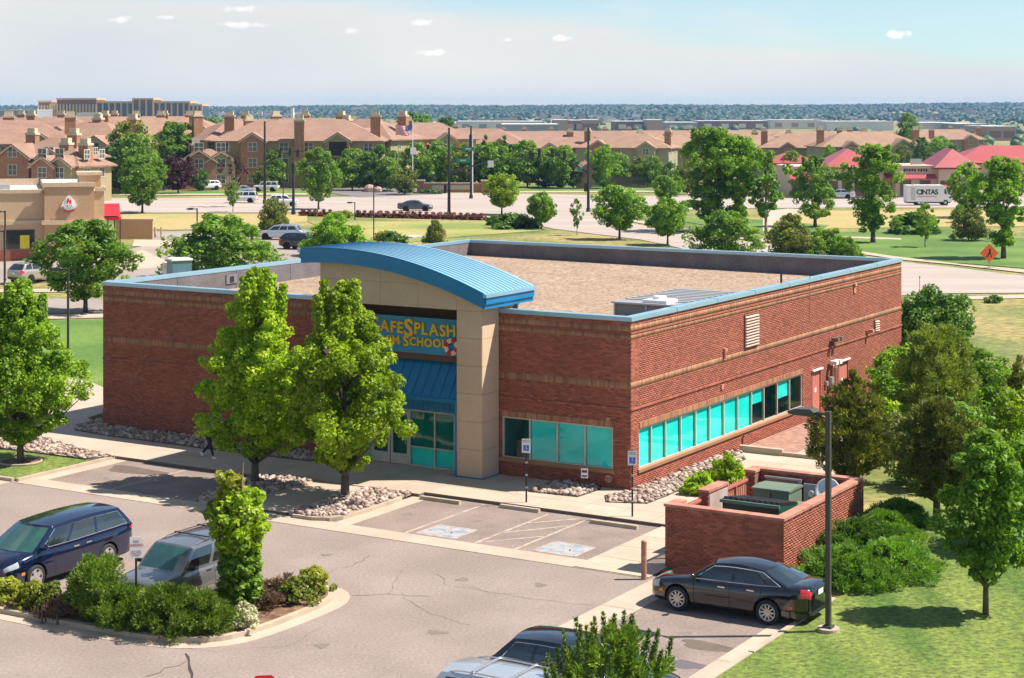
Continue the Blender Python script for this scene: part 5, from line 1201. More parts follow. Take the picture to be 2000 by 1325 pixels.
for (u, v, vt, ang, lab) in [(133, 690, 524, 180, 'dark lamp post on the grass left of the brick building corner'), (9, 590, 450, 180, 'thin lamp post at the left edge, the nearer of the pair'), (7 + 3, 552, 412, 180, 'thin lamp post at the left edge in front of the restaurant window'),
        (385, 500, 407, 180, 'lamp post rising from the round tree in the restaurant lot'), (730, 472, 341, 180, 'slim lamp post left of the stone slab on the dry grass'), (693, 432, 395, 180, 'short lamp post at the left end of the red shrub row'),
        (553, 420, 333, 180, 'small pale lamp post before the apartment entrance')]:
    p = at(u, v); H = CAM_H - (vt - 214) * p.y / 3480; shoebox_lamp('lamp_post', lab, 0, 0, H, ang, loc=p, group='lamp posts of the lots', base=False, s=.9)
def ada_sign(x, y, label, z0=.12):
    t = thing('accessible_sign', label, 'parking sign', W(x, y, z0), ROT + R(22), 'accessible parking signs by the walk')
    b = MB(); b.box(-.03, .03, -.02, .02, 0, 2.30); b.build('post', M_black, parent=t); 
    for k in range(3): q = MB(); q.box(-.034, .034, -.024, .024, .5 + k * .45, .56 + k * .45); q.build('post_band', mat('pale_tape', (.5, .45, .4), .6), parent=t)
    b = MB(); b.box(-.155, .155, -.045, -.035, 1.78, 2.28); p = b.build('sign_plate', M_white, parent=t)
    b = MB(); b.box(-.10, .10, -.050, -.0455, 1.84, 2.06); b.build('blue_square', mat('ada_blue', (.01, .10, .50), .5), parent=p)
    b = MB(); b.cyl((0, -.053, 2.03), (0, -.0505, 2.03), .018, n=8); b.extr([(-.012, 1.95), (.012, 1.95), (.012, 2.01), (-.012, 2.01)], 'y', -.053, -.0505); b.extr([(-.01, 1.945), (.05, 1.945), (.05, 1.925), (-.01, 1.925)][::-1], 'y', -.053, -.0505)
    for i in range(8): a0, a1 = R(140 + i * 28), R(168 + i * 28); b.tube([(-.01 + .045 * math.cos(a0), -.052, 1.90 + .045 * math.sin(a0)), (-.01 + .045 * math.cos(a1), -.052, 1.90 + .045 * math.sin(a1))], .006, 4)
    b.build('wheelchair_emblem', M_white, parent=p)
    put_text('RESERVED\nPARKING', .058, mat('sign_green', (.02, .22, .09), .5), p, (0, -.0465, 2.19), E90, .001, .001)
ada_sign(-2.32, -3.68, 'accessible parking sign on black post in front of the four-pane window'); ada_sign(1.96, -3.71, 'accessible parking sign on black post at the near building corner')
t = thing('yard_sign', 'small white yard sign in the stone bed under the window', 'yard sign', W(-1.55, -.75, .13), ROT + R(20))
b = MB(); b.cyl((0, 0, 0), (0, 0, .5), .012, n=5); b.build('stake', M_black, parent=t); b = MB(); b.box(-.13, .13, -.01, .01, .42, .78); p = b.build('panel', M_white, parent=t); b = MB(); b.box(-.10, .10, -.014, -.0105, .62, .72); b.box(-.1, .1, -.014, -.0105, .47, .53); b.build('printed_band', mat('purple_print', (.10, .05, .14), .6), parent=p)
t = thing('notice_sign', 'white notice sign on black post standing in the island shrubs before the grey suv', 'sign', W(-3.75, -22.2, .14), ROT + R(40))
b = MB(); b.box(-.03, .03, -.02, .02, 0, 2.35); b.build('post', M_black, parent=t); b = MB(); b.box(-.17, .17, -.045, -.035, 1.80, 2.38); p = b.build('sign_plate', M_white, parent=t)
put_text('NO\nPARKING', .10, mat('faded_red', (.45, .12, .10), .6), p, (0, -.047, 2.2), E90, .001, .002); put_text('ANY TIME\nVIOLATORS\nTOWED', .055, MATS['faded_red'], p, (0, -.047, 1.93), E90, .001, .001)
t = thing('stop_sign', 'top of a red octagonal stop sign at the bottom edge of the photograph', 'stop sign', Vector((-4.9, 35.2, 0)), R(8)); t.scale = (1, 1, 1.03)
b = MB(); b.box(-.03, .03, .0, .04, 0, 2.6); b.build('post', M_galv, parent=t); P = [(.375 / math.cos(R(22.5)) * math.cos(R(22.5 + 45 * i)), 2.56 + .375 / math.cos(R(22.5)) * math.sin(R(22.5 + 45 * i))) for i in range(8)]
b = MB(); b.extr(P, 'y', -.02, -.004); p = b.build('sign_plate', M_red, parent=t); put_text('STOP', .26, M_white, p, (0, -.022, 2.56), E90, .001, .004)
t = thing('roadwork_sign', 'orange diamond roadwork sign on the green verge at the right', 'road sign', at(1932, 524), R(0))
b = MB(); b.box(-.04, .04, -.03, .03, 0, .8); b.build('post', M_galv, parent=t); b = MB(); b.box(-.5, .5, -.03, .03, .0, .06); b.box(-.03, .03, -.5, .5, .0, .06); b.build('stand_feet', M_galv, parent=t); b = MB(); b.extr([(-.85, 1.35), (0, .5), (.85, 1.35), (0, 2.2)], 'y', -.06, -.04); p = b.build('sign_panel', mat('sign_orange', (.95, .16, .04), .6), parent=t)
b = MB(); b.ball((.05, -.07, 1.68), .09, .02, .09, 8, 5); b.extr([(-.05, 1.25), (.13, 1.25), (.12, 1.6), (-.04, 1.6)], 'y', -.075, -.062); b.extr([(-.22, .95), (-.12, .95), (.03, 1.3), (-.05, 1.3)], 'y', -.075, -.062); b.extr([(.06, 1.3), (.14, 1.3), (.24, .95), (.14, .95)], 'y', -.075, -.062); b.extr([(-.38, 1.0), (-.33, .97), (.1, 1.45), (.05, 1.5)], 'y', -.075, -.062); b.build('worker_emblem', M_black, parent=p)
t = thing('survey_marker', 'thin post standing at the kerb of the side street', 'marker post', at(1796, 572), 0); b = MB(); b.cyl((0, 0, 0), (0, 0, 1.3), .03, n=6); b.build('post', M_galv, parent=t); b = MB(); b.box(-.05, .05, -.035, -.03, 1.1, 1.3); b.build('plate', M_galv, parent=t)
# traffic signals ----------------------------------------------------
M_sig = mat('signal_pole', (.02, .022, .025), .5); M_sgreen = mat('street_sign_green', (.0, .25, .13), .5)
def head(b, x, y, z): b.box(x - .2, x + .2, y - .15, y + .15, z - .6, z + .55)
def signal(label, u, v, vt, arm, ang, heads, signs, lamp=None, rlit=()):
    p = at(u, v); t = thing('traffic_signal', label, 'traffic signal', p, R(ang), 'signal masts at the intersection'); H = CAM_H - (vt - 214) * p.y / 3480
    b = MB(); b.cyl((0, 0, 0), (0, 0, H), .22, .13, 10); b.cyl((0, 0, 0), (0, 0, .5), .3, n=10); b.build('mast', M_sig, parent=t)
    if arm:
        ax, z0, z1 = arm; b = MB(); N = 8; pts = [(ax * i / N, 0, z0 + (z1 - z0) * (1 - (1 - i / N) ** 2.2)) for i in range(N + 1)]; b.tube(pts, [.14 - .08 * i / N for i in range(N + 1)], 6); b.build('arm', M_sig, parent=t)
    for k, (x, z) in enumerate(heads):
        b = MB(); head(b, x, 0, z); h = b.build('signal_head', M_trim, parent=t)
        for j, dz in enumerate((.33, -.02, -.37)):
            q = MB(); q.cyl((x, -.15, z + dz), (x, -.17, z + dz), .13, n=10); q.build('lens', mat('signal_red_lit', (.8, .02, .02), .3, emit=((1, .05, .03), 2.5)) if (k in rlit and j == 0) else mat('signal_lens_off', (.03, .02, .02), .3), parent=h)
    for (x, z, w, h_, m, txt) in signs:
        b = MB(); b.box(x - w / 2, x + w / 2, -.28, -.25, z - h_ / 2, z + h_ / 2); s = b.build('street_sign', m, parent=t)
        if txt: put_text(txt, h_ * .55, M_white if m is M_sgreen else M_black, s, (x, -.285, z), E90, .002, .01)
    if lamp: b = MB(); b.tube([(0, 0, H - .3), (lamp * .5, 0, H + .15), (lamp, 0, H + .3)], .05, 5); b.box(min(lamp, lamp * 1.3), max(lamp, lamp * 1.3), -.15, .15, H + .2, H + .35); b.build('street_light', M_galv, parent=t)
    return t
pxm = lambda v: (v - 214) / 14.2
signal('tall signal mast with green street-name sign and long arm to the right', 877, 421, 250, (11.5, 5.6, 7.6), 0, [(11.2, 7.9), (-.5, 3.6)], [(1.9, 7.35, 1.9, .55, M_sgreen, 'BLVD'), (2.6, 8.9, 1.6, .5, M_sgreen, 'PKWY'), (5.6, 6.9, .8, .9, M_white, None)])
signal('signal mast behind the first, carrying a red light on its left arm', 920, 388, 246, (-7.2, 7.2, 8.7), 0, [(-6.9, 8.4)], [(-9.2, 7.6, .9, 1.1, M_white, None)], rlit=(0,))
signal('signal mast right of the others with its arm reaching left over the road', 1149, 414, 250, (-8.8, 5.3, 8.2), 0, [(-8.0, 7.9), (-6.8, 8.1), (-5.0, 8.2), (-3.3, 7.9), (-.4, 3.4)], [(-1.2, 5.9, .7, .55, M_sgreen, None)])
signal('signal mast in front of the apartments with arm and two signal heads', 517, 398, 237, (6.6, 5.8, 8.0), 0, [(2.3, 7.5), (3.8, 7.8), (5.0, 7.6), (6.4, 7.6)], [], lamp=1.6)
signal('thin dark pole beside the light green roadside tree', 573, 419, 318, None, 0, [(-.05, 6.2)], [])
t = thing('flag_pole', 'white pole flying the stars and stripes in front of the apartments', 'flagpole', at(806, 372), 0)
b = MB(); b.cyl((0, 0, 0), (0, 0, 11.9), .09, .05, 8); b.ball((0, 0, 11.95), .12, n=8, m=5); b.build('pole', M_white, parent=t)
def flag_pt(u, v): return (-.1 - 2.9 * u, .22 * math.sin(u * 7 + v * 2), 11.7 - 1.75 * v - .45 * u - .2 * math.sin(u * 5))
M_fr = mat('flag_red', (.65, .03, .05), .7); M_fw = mat('flag_white', (.75, .72, .72), .7); M_fb = mat('flag_blue', (.03, .05, .25), .7)
for k in range(13):
    b = MB(); u0 = .42 if k < 7 else 0; b.grid([[flag_pt(u0 + (1 - u0) * i / 10, k / 13) for i in range(11)], [flag_pt(u0 + (1 - u0) * i / 10, (k + 1) / 13) for i in range(11)]]); b.build('flag_stripe', M_fr if k % 2 == 0 else M_fw, parent=t)
b = MB(); b.grid([[flag_pt(.42 * i / 5, 7 / 13 * j / 4) for i in range(6)] for j in range(5)]); cn = b.build('flag_canton', M_fb, parent=t)
b = MB()
for i in range(5):
    for j in range(4): p = flag_pt(.04 + .08 * i, .06 + .12 * j); b.box(p[0] - .045, p[0] + .045, p[1] - .02, p[1] + .02, p[2] - .045, p[2] + .045)
b.build('flag_stars', M_fw, parent=cn)
t = thing('flag_pole', 'pole with a hanging blue and red state flag beside the signal mast', 'flagpole', at(923, 380), 0); b = MB(); b.cyl((0, 0, 0), (0, 0, 10.6), .09, .05, 8); b.build('pole', M_white, parent=t)
b = MB(); b.grid([[(-.1 - .5 * i / 4, .15 * math.sin(i * 2), 10.2 - 2.6 * j / 5 - .3 * i / 4) for i in range(5)] for j in range(6)]); f = b.build('flag', M_fb, parent=t); b = MB(); b.grid([[(-.05 - .25 * i / 2, -.2, 10.0 - 1.1 * j / 3) for i in range(3)] for j in range(4)]); b.build('flag_red_band', M_fr, parent=f)

# ================================================================== PERSON
def skin_body(name, pts, edges, rad, m, parent, lv=2, root=0):
    me = bpy.data.meshes.new(name); me.from_pydata(pts, edges, []); o = link(bpy.data.objects.new(name, me), parent)
    o.modifiers.new('s', 'SKIN'); 
    for i, v in enumerate(me.skin_vertices[0].data): v.radius = rad[i] if isinstance(rad[i], tuple) else (rad[i], rad[i]); v.use_root = (i == root)
    sb = o.modifiers.new('u', 'SUBSURF'); sb.levels = lv; sb.render_levels = lv
    dg = bpy.context.evaluated_depsgraph_get(); m2 = bpy.data.meshes.new_from_object(o.evaluated_get(dg)); o.modifiers.clear(); o.data = m2; m2.name = name; m2.materials.clear(); m2.materials.append(m); m2.shade_smooth(); return o
pr = thing('person', 'person in dark leggings and blue top walking along the sidewalk behind a tree', 'person', W(-17.45, -3.3, .12), ROT + R(0))
M_skin = mat('skin', (.55, .32, .22), .6); M_leg = mat('dark_leggings', (.018, .02, .035), .8); M_top = mat('blue_top', (.03, .16, .35), .8); M_hair = mat('brown_hair', (.10, .05, .03), .7)
# walking to the right (+x); feet on the ground
skin_body('body', [(0, 0, .93), (.02, 0, 1.12), (.05, 0, 1.36), (.06, 0, 1.47), (.07, 0, 1.56), (.09, 0, 1.64), (.03, -.17, 1.38), (-.08, -.22, 1.13), (-.02, -.24, .90), (.0, -.245, .82), (.06, .17, 1.38), (.16, .22, 1.14), (.30, .20, .98), (.36, .19, .93)],
          [(0, 1), (1, 2), (2, 3), (3, 4), (4, 5), (2, 6), (6, 7), (7, 8), (8, 9), (2, 10), (10, 11), (11, 12), (12, 13)], [(.13, .10), (.12, .09), (.15, .10), .05, .085, .08, .055, .042, .03, .025, .055, .042, .03, .025], M_skin, pr)
skin_body('leggings', [(0, 0, .95), (.0, -.09, .88), (.17, -.09, .50), (.30, -.09, .12), (.0, .09, .88), (-.08, .09, .48), (-.40, .09, .17)], [(0, 1), (1, 2), (2, 3), (0, 4), (4, 5), (5, 6)], [(.15, .12), (.10, .11), .065, .045, (.10, .11), .065, .045], M_leg, pr)
skin_body('top', [(0, 0, .90), (.02, 0, 1.12), (.05, 0, 1.38), (.055, 0, 1.46), (.03, -.18, 1.39), (-.06, -.225, 1.18), (.06, .18, 1.39), (.14, .22, 1.19)], [(0, 1), (1, 2), (2, 3), (2, 4), (4, 5), (2, 6), (6, 7)], [(.165, .13), (.135, .105), (.165, .115), .065, .07, .055, .07, .055], M_top, pr)
b = MB(); b.ball((.06, 0, 1.68), .105, .095, .11, 12, 8); b.ball((-.03, 0, 1.60), .06, .07, .12, 10, 6); b.build('hair', M_hair, parent=pr, smooth=True)
for (x, y, z, a) in ((.36, -.09, .04, 8), (-.45, .09, .09, 35)):
    b = MB(); b.ball((0, 0, 0), .13, .048, .045, 10, 6); o = b.build('shoe', M_white, parent=pr, smooth=True, loc=(x, y, z)); o.rotation_euler = (0, R(a), 0)
# ================================================================== VEGETATION
L_maple = leafmat('leaf_yellow_green', (.085, .18, .005), (.46, .60, .025), .42)
L_green = leafmat('leaf_green', (.07, .175, .008), (.28, .43, .035), .4)
L_ash = leafmat('leaf_bluish_green', (.065, .16, .014), (.25, .38, .045), .38)
L_dark = leafmat('leaf_dark_green', (.03, .085, .010), (.14, .25, .03), .34)
L_olive = leafmat('leaf_olive', (.07, .105, .012), (.26, .29, .05), .3)
L_juniper = leafmat('juniper_green', (.03, .052, .008), (.36, .37, .05), .22)
L_ground = leafmat('spreading_juniper', (.05, .14, .014), (.24, .41, .05), .3)
L_pine = leafmat('pine_needles', (.045, .115, .010), (.22, .31, .03), .25)
L_yel = leafmat('leaf_lime', (.13, .19, .012), (.42, .42, .05), .4)
L_purple = leafmat('leaf_purple', (.035, .012, .020), (.14, .045, .06), .25)
L_red = leafmat('leaf_red_brown', (.09, .025, .015), (.25, .09, .04), .25)
L_far = leafmat('leaf_far_green', (.06, .15, .012), (.23, .34, .04), .35)
L_blue = leafmat('spruce_blue', (.05, .10, .08), (.14, .20, .16), .15)
L_dryb = leafmat('dry_twigs', (.10, .06, .04), (.30, .19, .13), .2)
M_bark = mat('bark', (.085, .060, .045), .95, col2=(.16, .12, .09), scale=6, bump=.5, bscale=20); M_barkp = mat('pale_bark', (.30, .24, .20), .9, scale=5)
M_twig = mat('pink_twig', (.36, .22, .17), .9)
def leaf_arrays(rs, C, rad, per, size, up=.5, outw=.7, needle=False, flat=1.0, ctr=None, tvar=.24, nw=.26):
    """clumps C (n,3), radius rad (n), 'per' leaves each"""
    n = len(C); N = n * per; base = np.repeat(C, per, 0); r = np.repeat(rad, per)[:, None]
    d = rs.normal(size=(N, 3)); d /= np.linalg.norm(d, axis=1, keepdims=True) + 1e-9
    k = rs.uniform(0.25, 1, (N, 1)) ** .45; off = d * k * r; off[:, 2] *= flat
    P = base + off
    nrm = d * outw + rs.normal(size=(N, 3)) * .55; nrm[:, 2] += up; nrm /= np.linalg.norm(nrm, axis=1, keepdims=True)
    if needle:
        a = d * .9 + rs.normal(size=(N, 3)) * .35; a[:, 2] += .45
        if ctr is not None: o = base - ctr; o[:, 2] *= .2; a += o / (np.linalg.norm(o, axis=1, keepdims=True) + 1e-6) * .5
    else: a = rs.normal(size=(N, 3))
    a -= nrm * np.sum(a * nrm, 1, keepdims=True) * (0 if needle else 1); a /= np.linalg.norm(a, axis=1, keepdims=True) + 1e-9
    b = np.cross(nrm, a); b /= np.linalg.norm(b, axis=1, keepdims=True) + 1e-9
    s = size * rs.uniform(.65, 1.3, (N, 1)); w = nw if needle else .62
    V = np.stack([P - a * s, P + b * s * w - a * s * .1, P + a * s, P - b * s * w - a * s * .1], 1).reshape(-1, 3)
    cl = np.repeat(rs.uniform(-tvar, tvar, n), per); T = np.clip(.5 + cl + rs.normal(0, .18, N), 0, 1)
    return V, np.arange(N * 4).reshape(N, 4), T
def crown_mesh(name, rs, C, rad, per, size, m, **k):
    V, F, T = leaf_arrays(rs, np.array(C), np.array(rad), per, size, **k); return npmesh(name, V, F, m, tint=T)
def envelope(kind, h):
    """relative radius at relative height h (0..1)"""
    if kind == 'oval': return math.sin(math.pi * min(1, (h * .9 + .06))) ** .62
    if kind == 'tear': return math.sin(math.pi * min(1, max(0.0, h) ** .68)) ** 1.0
    if kind == 'pear': return (min(1, h / .22) ** .6) * (1 - h) ** .62 * 1.25 if h > 0 else 0
    if kind == 'round': return math.sqrt(max(0, 1 - (2 * h - 1) ** 2))
    if kind == 'cone': return (1 - h) ** .8 * min(1, h / .08 + .35)
    if kind == 'vase': return min(1, .30 + 1.0 * h) * (1 - max(0, h - .72) / .28 * .65)
    if kind == 'column': return min(1, h / .15 + .3) * (1 - max(0, h - .7) / .3) ** .5
    if kind == 'dome': return math.sqrt(max(0, 1 - h * h))
    return 1
def make_tree(seed, H, base, Rc, kind, nclump, per, size, cr, leaf, bark=None, trunk_r=.14, limbs=14, spikes=0, name='crown', needle=False, up=.5, lean=0, gap=.18, flat=.8, trunks=1):
    """returns (trunk mesh, crown mesh); crown clumps hang on real limbs"""
    rs = np.random.RandomState(seed); rr = random.Random(seed); C = []; rad = []; hc = H - base
    lob = [(rr.uniform(0, 6.28), rr.uniform(.1, .9), rr.uniform(.6, 1.25)) for _ in range(7)]
    tries = 0
    while len(C) < nclump and tries < nclump * 20:
        tries += 1; h = rr.random(); a = rr.uniform(0, 6.283); e = envelope(kind, h)
        if rr.random() > max(.12, e): continue
        lobe = 1 + .22 * math.sin(2 * a + lob[0][0] + 3 * h) + .14 * math.sin(5 * a + lob[1][0] - 6 * h)
        r = Rc * e * lobe * (rr.random() ** .42)
        if gap and math.sin(3.1 * a + lob[2][0]) * math.sin(9 * h + lob[3][0]) > 1 - gap * 2 and r > .35 * Rc: continue
        C.append((r * math.cos(a) + lean * h * hc, r * math.sin(a), base + h * hc)); rad.append(cr * rr.uniform(.7, 1.25) * (.6 + .4 * e))
    for k in range(spikes):
        a = rr.uniform(0, 6.28); r0 = Rc * rr.uniform(.1, .6); top = H * rr.uniform(.90, 1.0)
        for j in range(6): z = top - j * H * .03; C.append((r0 * math.cos(a) * (1 - .04 * j), r0 * math.sin(a), z)); rad.append(cr * (.5 + .12 * j))
    cm = crown_mesh(name, rs, C, rad, per, size, leaf, needle=needle, up=up, flat=flat, ctr=np.array([0, 0, base]))
    t = MB(); 
    for q in range(trunks):
        ox = 0 if trunks == 1 else rr.uniform(-.3, .3); oy = 0 if trunks == 1 else rr.uniform(-.3, .3)
        pts = [(ox, oy, -.15)] + [(ox + lean * hc * f * .8 + rr.uniform(-.05, .05) * f * H * .2, oy + rr.uniform(-.05, .05) * f * H * .2, base * .8 + f * (H * .88 - base * .8)) for f in (0, .3, .6, 1)]
        t.tube(pts, [trunk_r * 1.15, trunk_r * .85, trunk_r * .6, trunk_r * .38, trunk_r * .1], 8)
    idx = sorted(range(len(C)), key=lambda i: rr.random())[:limbs]
    for i in idx:
        c = C[i]; z0 = max(base * .75, c[2] - math.hypot(c[0], c[1]) * 1.1); f = min(1, z0 / H); mid = (c[0] * .5 + lean * hc * .3, c[1] * .5, z0 + (c[2] - z0) * .42)
        t.tube([(lean * (z0 - base) if z0 > base else 0, 0, z0), mid, c], [trunk_r * .42 * (1 - f * .5), trunk_r * .28, trunk_r * .08], 5)
    return t.mesh('trunk', bark or M_bark, smooth=True), cm
def tree(name, label, cat, meshes, loc, group=None, rz=0.0, s=1.0):
    o = thing(name, label, cat, loc, rz, group); o.scale = (s, s, s) if isinstance(s, (int, float)) else s
    inst('trunk', meshes[0], o); inst('crown', meshes[1], o); return o
# ---------------- foreground trees
near = dict(limbs=26)
tm = make_tree(3, 8.1, 1.0, 2.1, 'tear', 380, 125, .072, .36, L_maple, spikes=9, trunk_r=.15, limbs=34, gap=.34)
tree('pear_tree', 'leafy yellow-green tree in the stone planter nearer the left brick wall', 'tree', tm, W(-12.75, -6.13, .1), 'street trees in the stone planters')
tm = make_tree(9, 7.9, 1.05, 2.3, 'tear', 400, 125, .072, .36, L_maple, spikes=10, trunk_r=.16, limbs=34, gap=.34)
tree('pear_tree', 'leafy yellow-green tree in the stone planter in front of the entrance portal', 'tree', tm, W(-8.35, -6.4, .1), 'street trees in the stone planters')
tm = make_tree(15, 7.2, .85, 2.0, 'tear', 380, 120, .072, .38, leafmat('leaf_mid_yellow_green', (.07, .17, .006), (.36, .52, .03), .4), spikes=8, trunk_r=.15, limbs=30, gap=.25)
tree('pear_tree', 'broad green tree standing in the grass ring at the left edge', 'tree', tm, W(-23.38, -7.80, .1), 'street trees in the stone planters')
b = MB(); b.cyl((0, 0, -.05), (0, 0, .06), .8, n=24); o = site(b, 'mulch_ring', M_mulch, parent=None); o.location = W(-23.38, -7.8, .07)
b = MB(); b.tube([(.82 * math.cos(i * math.pi / 12), .82 * math.sin(i * math.pi / 12), .05) for i in range(25)], .045, 6); o = b.build('tree_ring_edging', M_curb, loc=W(-23.38, -7.8, .09)); tagp(o, 'low concrete ring around the foot of the broad left tree', 'tree ring')
tm = make_tree(21, 5.0, .95, 1.12, 'oval', 230, 75, .070, .26, L_green, spikes=3, trunk_r=.085, limbs=28, gap=.35)
tree('young_tree', 'slim green tree on the mown lawn at the right edge with its shadow beside it', 'tree', tm, W(15.96, -9.56, lh(15.96, -9.56)))
tm = make_tree(22, 3.3, .6, 1.2, 'oval', 160, 70, .080, .42, L_green, trunk_r=.09, limbs=24, gap=.3)
tree('young_tree', 'bushy green tree behind the slim lawn tree, touching the right edge', 'tree', tm, W(15.3, -2.6, lh(15.3, -2.6)))
# upright junipers and evergreens right of the enclosure
def conifer(seed, H, Rc, leaf=L_juniper, base=.35, n=260, per=62, kind='cone', size=.085, cr=.24, tr=.10):
    return make_tree(seed, H, base, Rc, kind, n, per, size, cr, leaf, trunk_r=tr, limbs=22, needle=True, up=.5, gap=.12, flat=1.0)
tree('juniper_tree', 'dense dark juniper standing behind the brick enclosure by the flank walk', 'tree', conifer(31, 4.3, 1.5, kind='tear', n=520, cr=.20), W(6.5, 5.6, .0))
tree('juniper_tree', 'dark upright evergreen with a bare trunk between enclosure and right lawn', 'tree', conifer(32, 4.1, 1.35, base=1.0, kind='oval', n=420, cr=.2, tr=.13, leaf=leafmat('juniper_dark', (.02, .036, .007), (.21, .23, .035), .18)), W(12.0, -1.5, .6))
tree('juniper_tree', 'large feathery green juniper rising behind the dark upright evergreen', 'tree', conifer(33, 5.2, 1.9, kind='oval', n=560, cr=.24, size=.09, leaf=leafmat('juniper_light', (.045, .09, .01), (.34, .40, .06), .28)), W(7.0, 14.1, 0))
tree('juniper_tree', 'dark juniper at the right edge above the slim lawn tree', 'tree', conifer(34, 3.6, 1.1, base=.5), W(9.7, 16.9, .1))
tree('pine_tree', 'small dark pine at the far right edge on the dry slope', 'tree', conifer(35, 3.6, 1.0, base=.4), W(16.8, 5.0, .1))
tm = make_tree(41, 5.2, .2, 2.3, 'round', 240, 80, .10, .5, L_green, trunk_r=.1, limbs=20, trunks=3)
tree('flank_shrub_tree', 'bright green bushy tree against the flank wall right of the doors', 'tree', tm, W(6.3, 21.9, 0), s=(.85, .85, .62)); tree('flank_shrub_tree', 'bright green bushy tree further along behind the big juniper', 'tree', tm, W(3.9, 19.6, 0), rz=2.0, s=(.8, .8, .55))
tree('flank_shrub_tree', 'dark green rounded shrub tree at the far end of the flank wall', 'tree', make_tree(42, 4.8, .2, 2.2, 'round', 220, 80, .10, .5, L_dark, trunks=3), W(.9, 33.0, 0))
tree('flank_shrub_tree', 'low yellow-green shrub tree in the gap beside the flank doors', 'tree', make_tree(43, 2.9, .1, 1.6, 'round', 200, 70, .09, .36, L_green, trunks=3), W(2.6, 24.3, 0))
tree('flank_shrub_tree', 'pale green shrub between the two dark evergreens above the lawn', 'tree', make_tree(44, 3.3, .1, 1.8, 'dome', 160, 70, .09, .4, L_green, trunks=3), W(10.2, 6.2, .1))
tree('flank_shrub_tree', 'loose green shrub below the far right pine', 'tree', make_tree(45, 3.0, .1, 1.7, 'dome', 140, 70, .09, .4, L_green, trunks=3), W(15.3, 3.6, .2))
for i, (x, y, h, r, lab) in enumerate([(9.4, 10.0, 2.6, 1.5, 'light green shrub behind the dark upright evergreen'), (5.6, 12.0, 2.4, 1.5, 'loose yellow-green shrub between the dense juniper and the feathery one'), (10.6, 13.2, 2.9, 1.6, 'yellow-green shrub right of the feathery juniper'), (6.0, 18.0, 3.2, 1.8, 'tall loose shrub between the feathery juniper and the flank wall')]):
    tree('bank_shrub', lab, 'shrub', make_tree(46 + i, h, .1, r, 'dome', 150, 70, .085, .36, [L_green, L_maple, L_maple, L_green][i], trunks=3, gap=.3), W(x, y, .05))
# ---------------- shrubs
def shrub(name, label, meshes, x, y, z=.12, group=None, rz=0, s=1, cat='shrub'):
    return tree(name, label, cat, meshes, W(x, y, z), group, rz, s)
def shrub_mesh(seed, H, Rr, leaf, n=90, per=60, size=.06, cr=.22, kind='dome', needle=False, flat=.8, limbs=16):
    return make_tree(seed, H, .06, Rr, kind, n, per, size, cr, leaf, trunk_r=.035, limbs=limbs, needle=needle, flat=flat, trunks=4, name='crown', bark=M_bark)
# spreading junipers by the enclosure
for i, (x, y, r, h, lab) in enumerate([(11.3, -8.0, 1.75, 1.0, 'spreading juniper nearest the lamp post beside the brick enclosure'), (12.3, -6.5, 1.35, .95, 'spreading juniper at the lawn side corner of the juniper bed'), (10.9, -5.6, 1.25, 1.15, 'darker juniper hugging the middle of the enclosure wall'),
        (11.0, -3.8, 1.25, .95, 'spreading juniper in the middle of the bed along the enclosure'), (10.9, -2.0, 1.0, .8, 'spreading juniper at the far end of the enclosure bed')]):
    shrub('spreading_juniper', lab, shrub_mesh(60 + i, h, r, L_ground if i != 2 else L_dark, n=230, per=105, size=.062, cr=.22, needle=True, flat=.7), x, y, lh(x, y) - .05, 'spreading junipers beside the enclosure')
shrub('path_shrub', 'yellow-green shrub on the flank path beside the stone strip', shrub_mesh(70, 1.25, .62, L_maple, n=80, size=.07), 2.9, 2.2); shrub('path_shrub', 'low yellow-green shrub left of the taller one on the flank path', shrub_mesh(71, .75, .6, L_maple, n=60, size=.07), 2.4, .8)
shrub('path_shrub', 'small dark shrub behind the enclosure at the concrete ledge', shrub_mesh(72, .7, .5, L_dark, n=60), 5.6, 2.0); shrub('path_shrub', 'second small dark shrub behind the enclosure, further right', shrub_mesh(73, .9, .45, L_dark, n=60), 7.2, 1.6, .1)
shrub('corner_shrub', 'dark shrub at the far left corner of the brick wall', shrub_mesh(74, 1.3, .6, L_dark, n=80), -27.0, 1.6)
shrub('corner_shrub', 'dark leafy shrub in the left rock bed behind the broad tree', shrub_mesh(75, .9, .9, L_dark, n=80), -28.5, -4.5)
# island shrubs
mug = [shrub_mesh(80, 1.75, .82, L_pine, n=170, per=110, size=.058, cr=.21, kind='oval', needle=True, flat=1), shrub_mesh(81, 1.15, 1.05, L_pine, n=170, per=110, size=.058, cr=.21, needle=True, flat=1), shrub_mesh(82, 1.05, .8, L_pine, n=120, per=110, size=.058, cr=.21, needle=True, flat=1)]
shrub('mugo_pine', 'tallest mugo pine of the shrub island, in front of the van', mug[0], -5.0, -22.35, group='mugo pines of the shrub island'); shrub('mugo_pine', 'wide mugo pine right of the notice sign on the shrub island', mug[1], -2.75, -22.1, group='mugo pines of the shrub island')
shrub('mugo_pine', 'low mugo pine around the post of the notice sign', mug[2], -4.0, -22.45, group='mugo pines of the shrub island', rz=1.2); shrub('mugo_pine', 'mugo pine at the kerb bend of the shrub island by the white flowers', mug[2], -1.75, -21.75, group='mugo pines of the shrub island', rz=3)
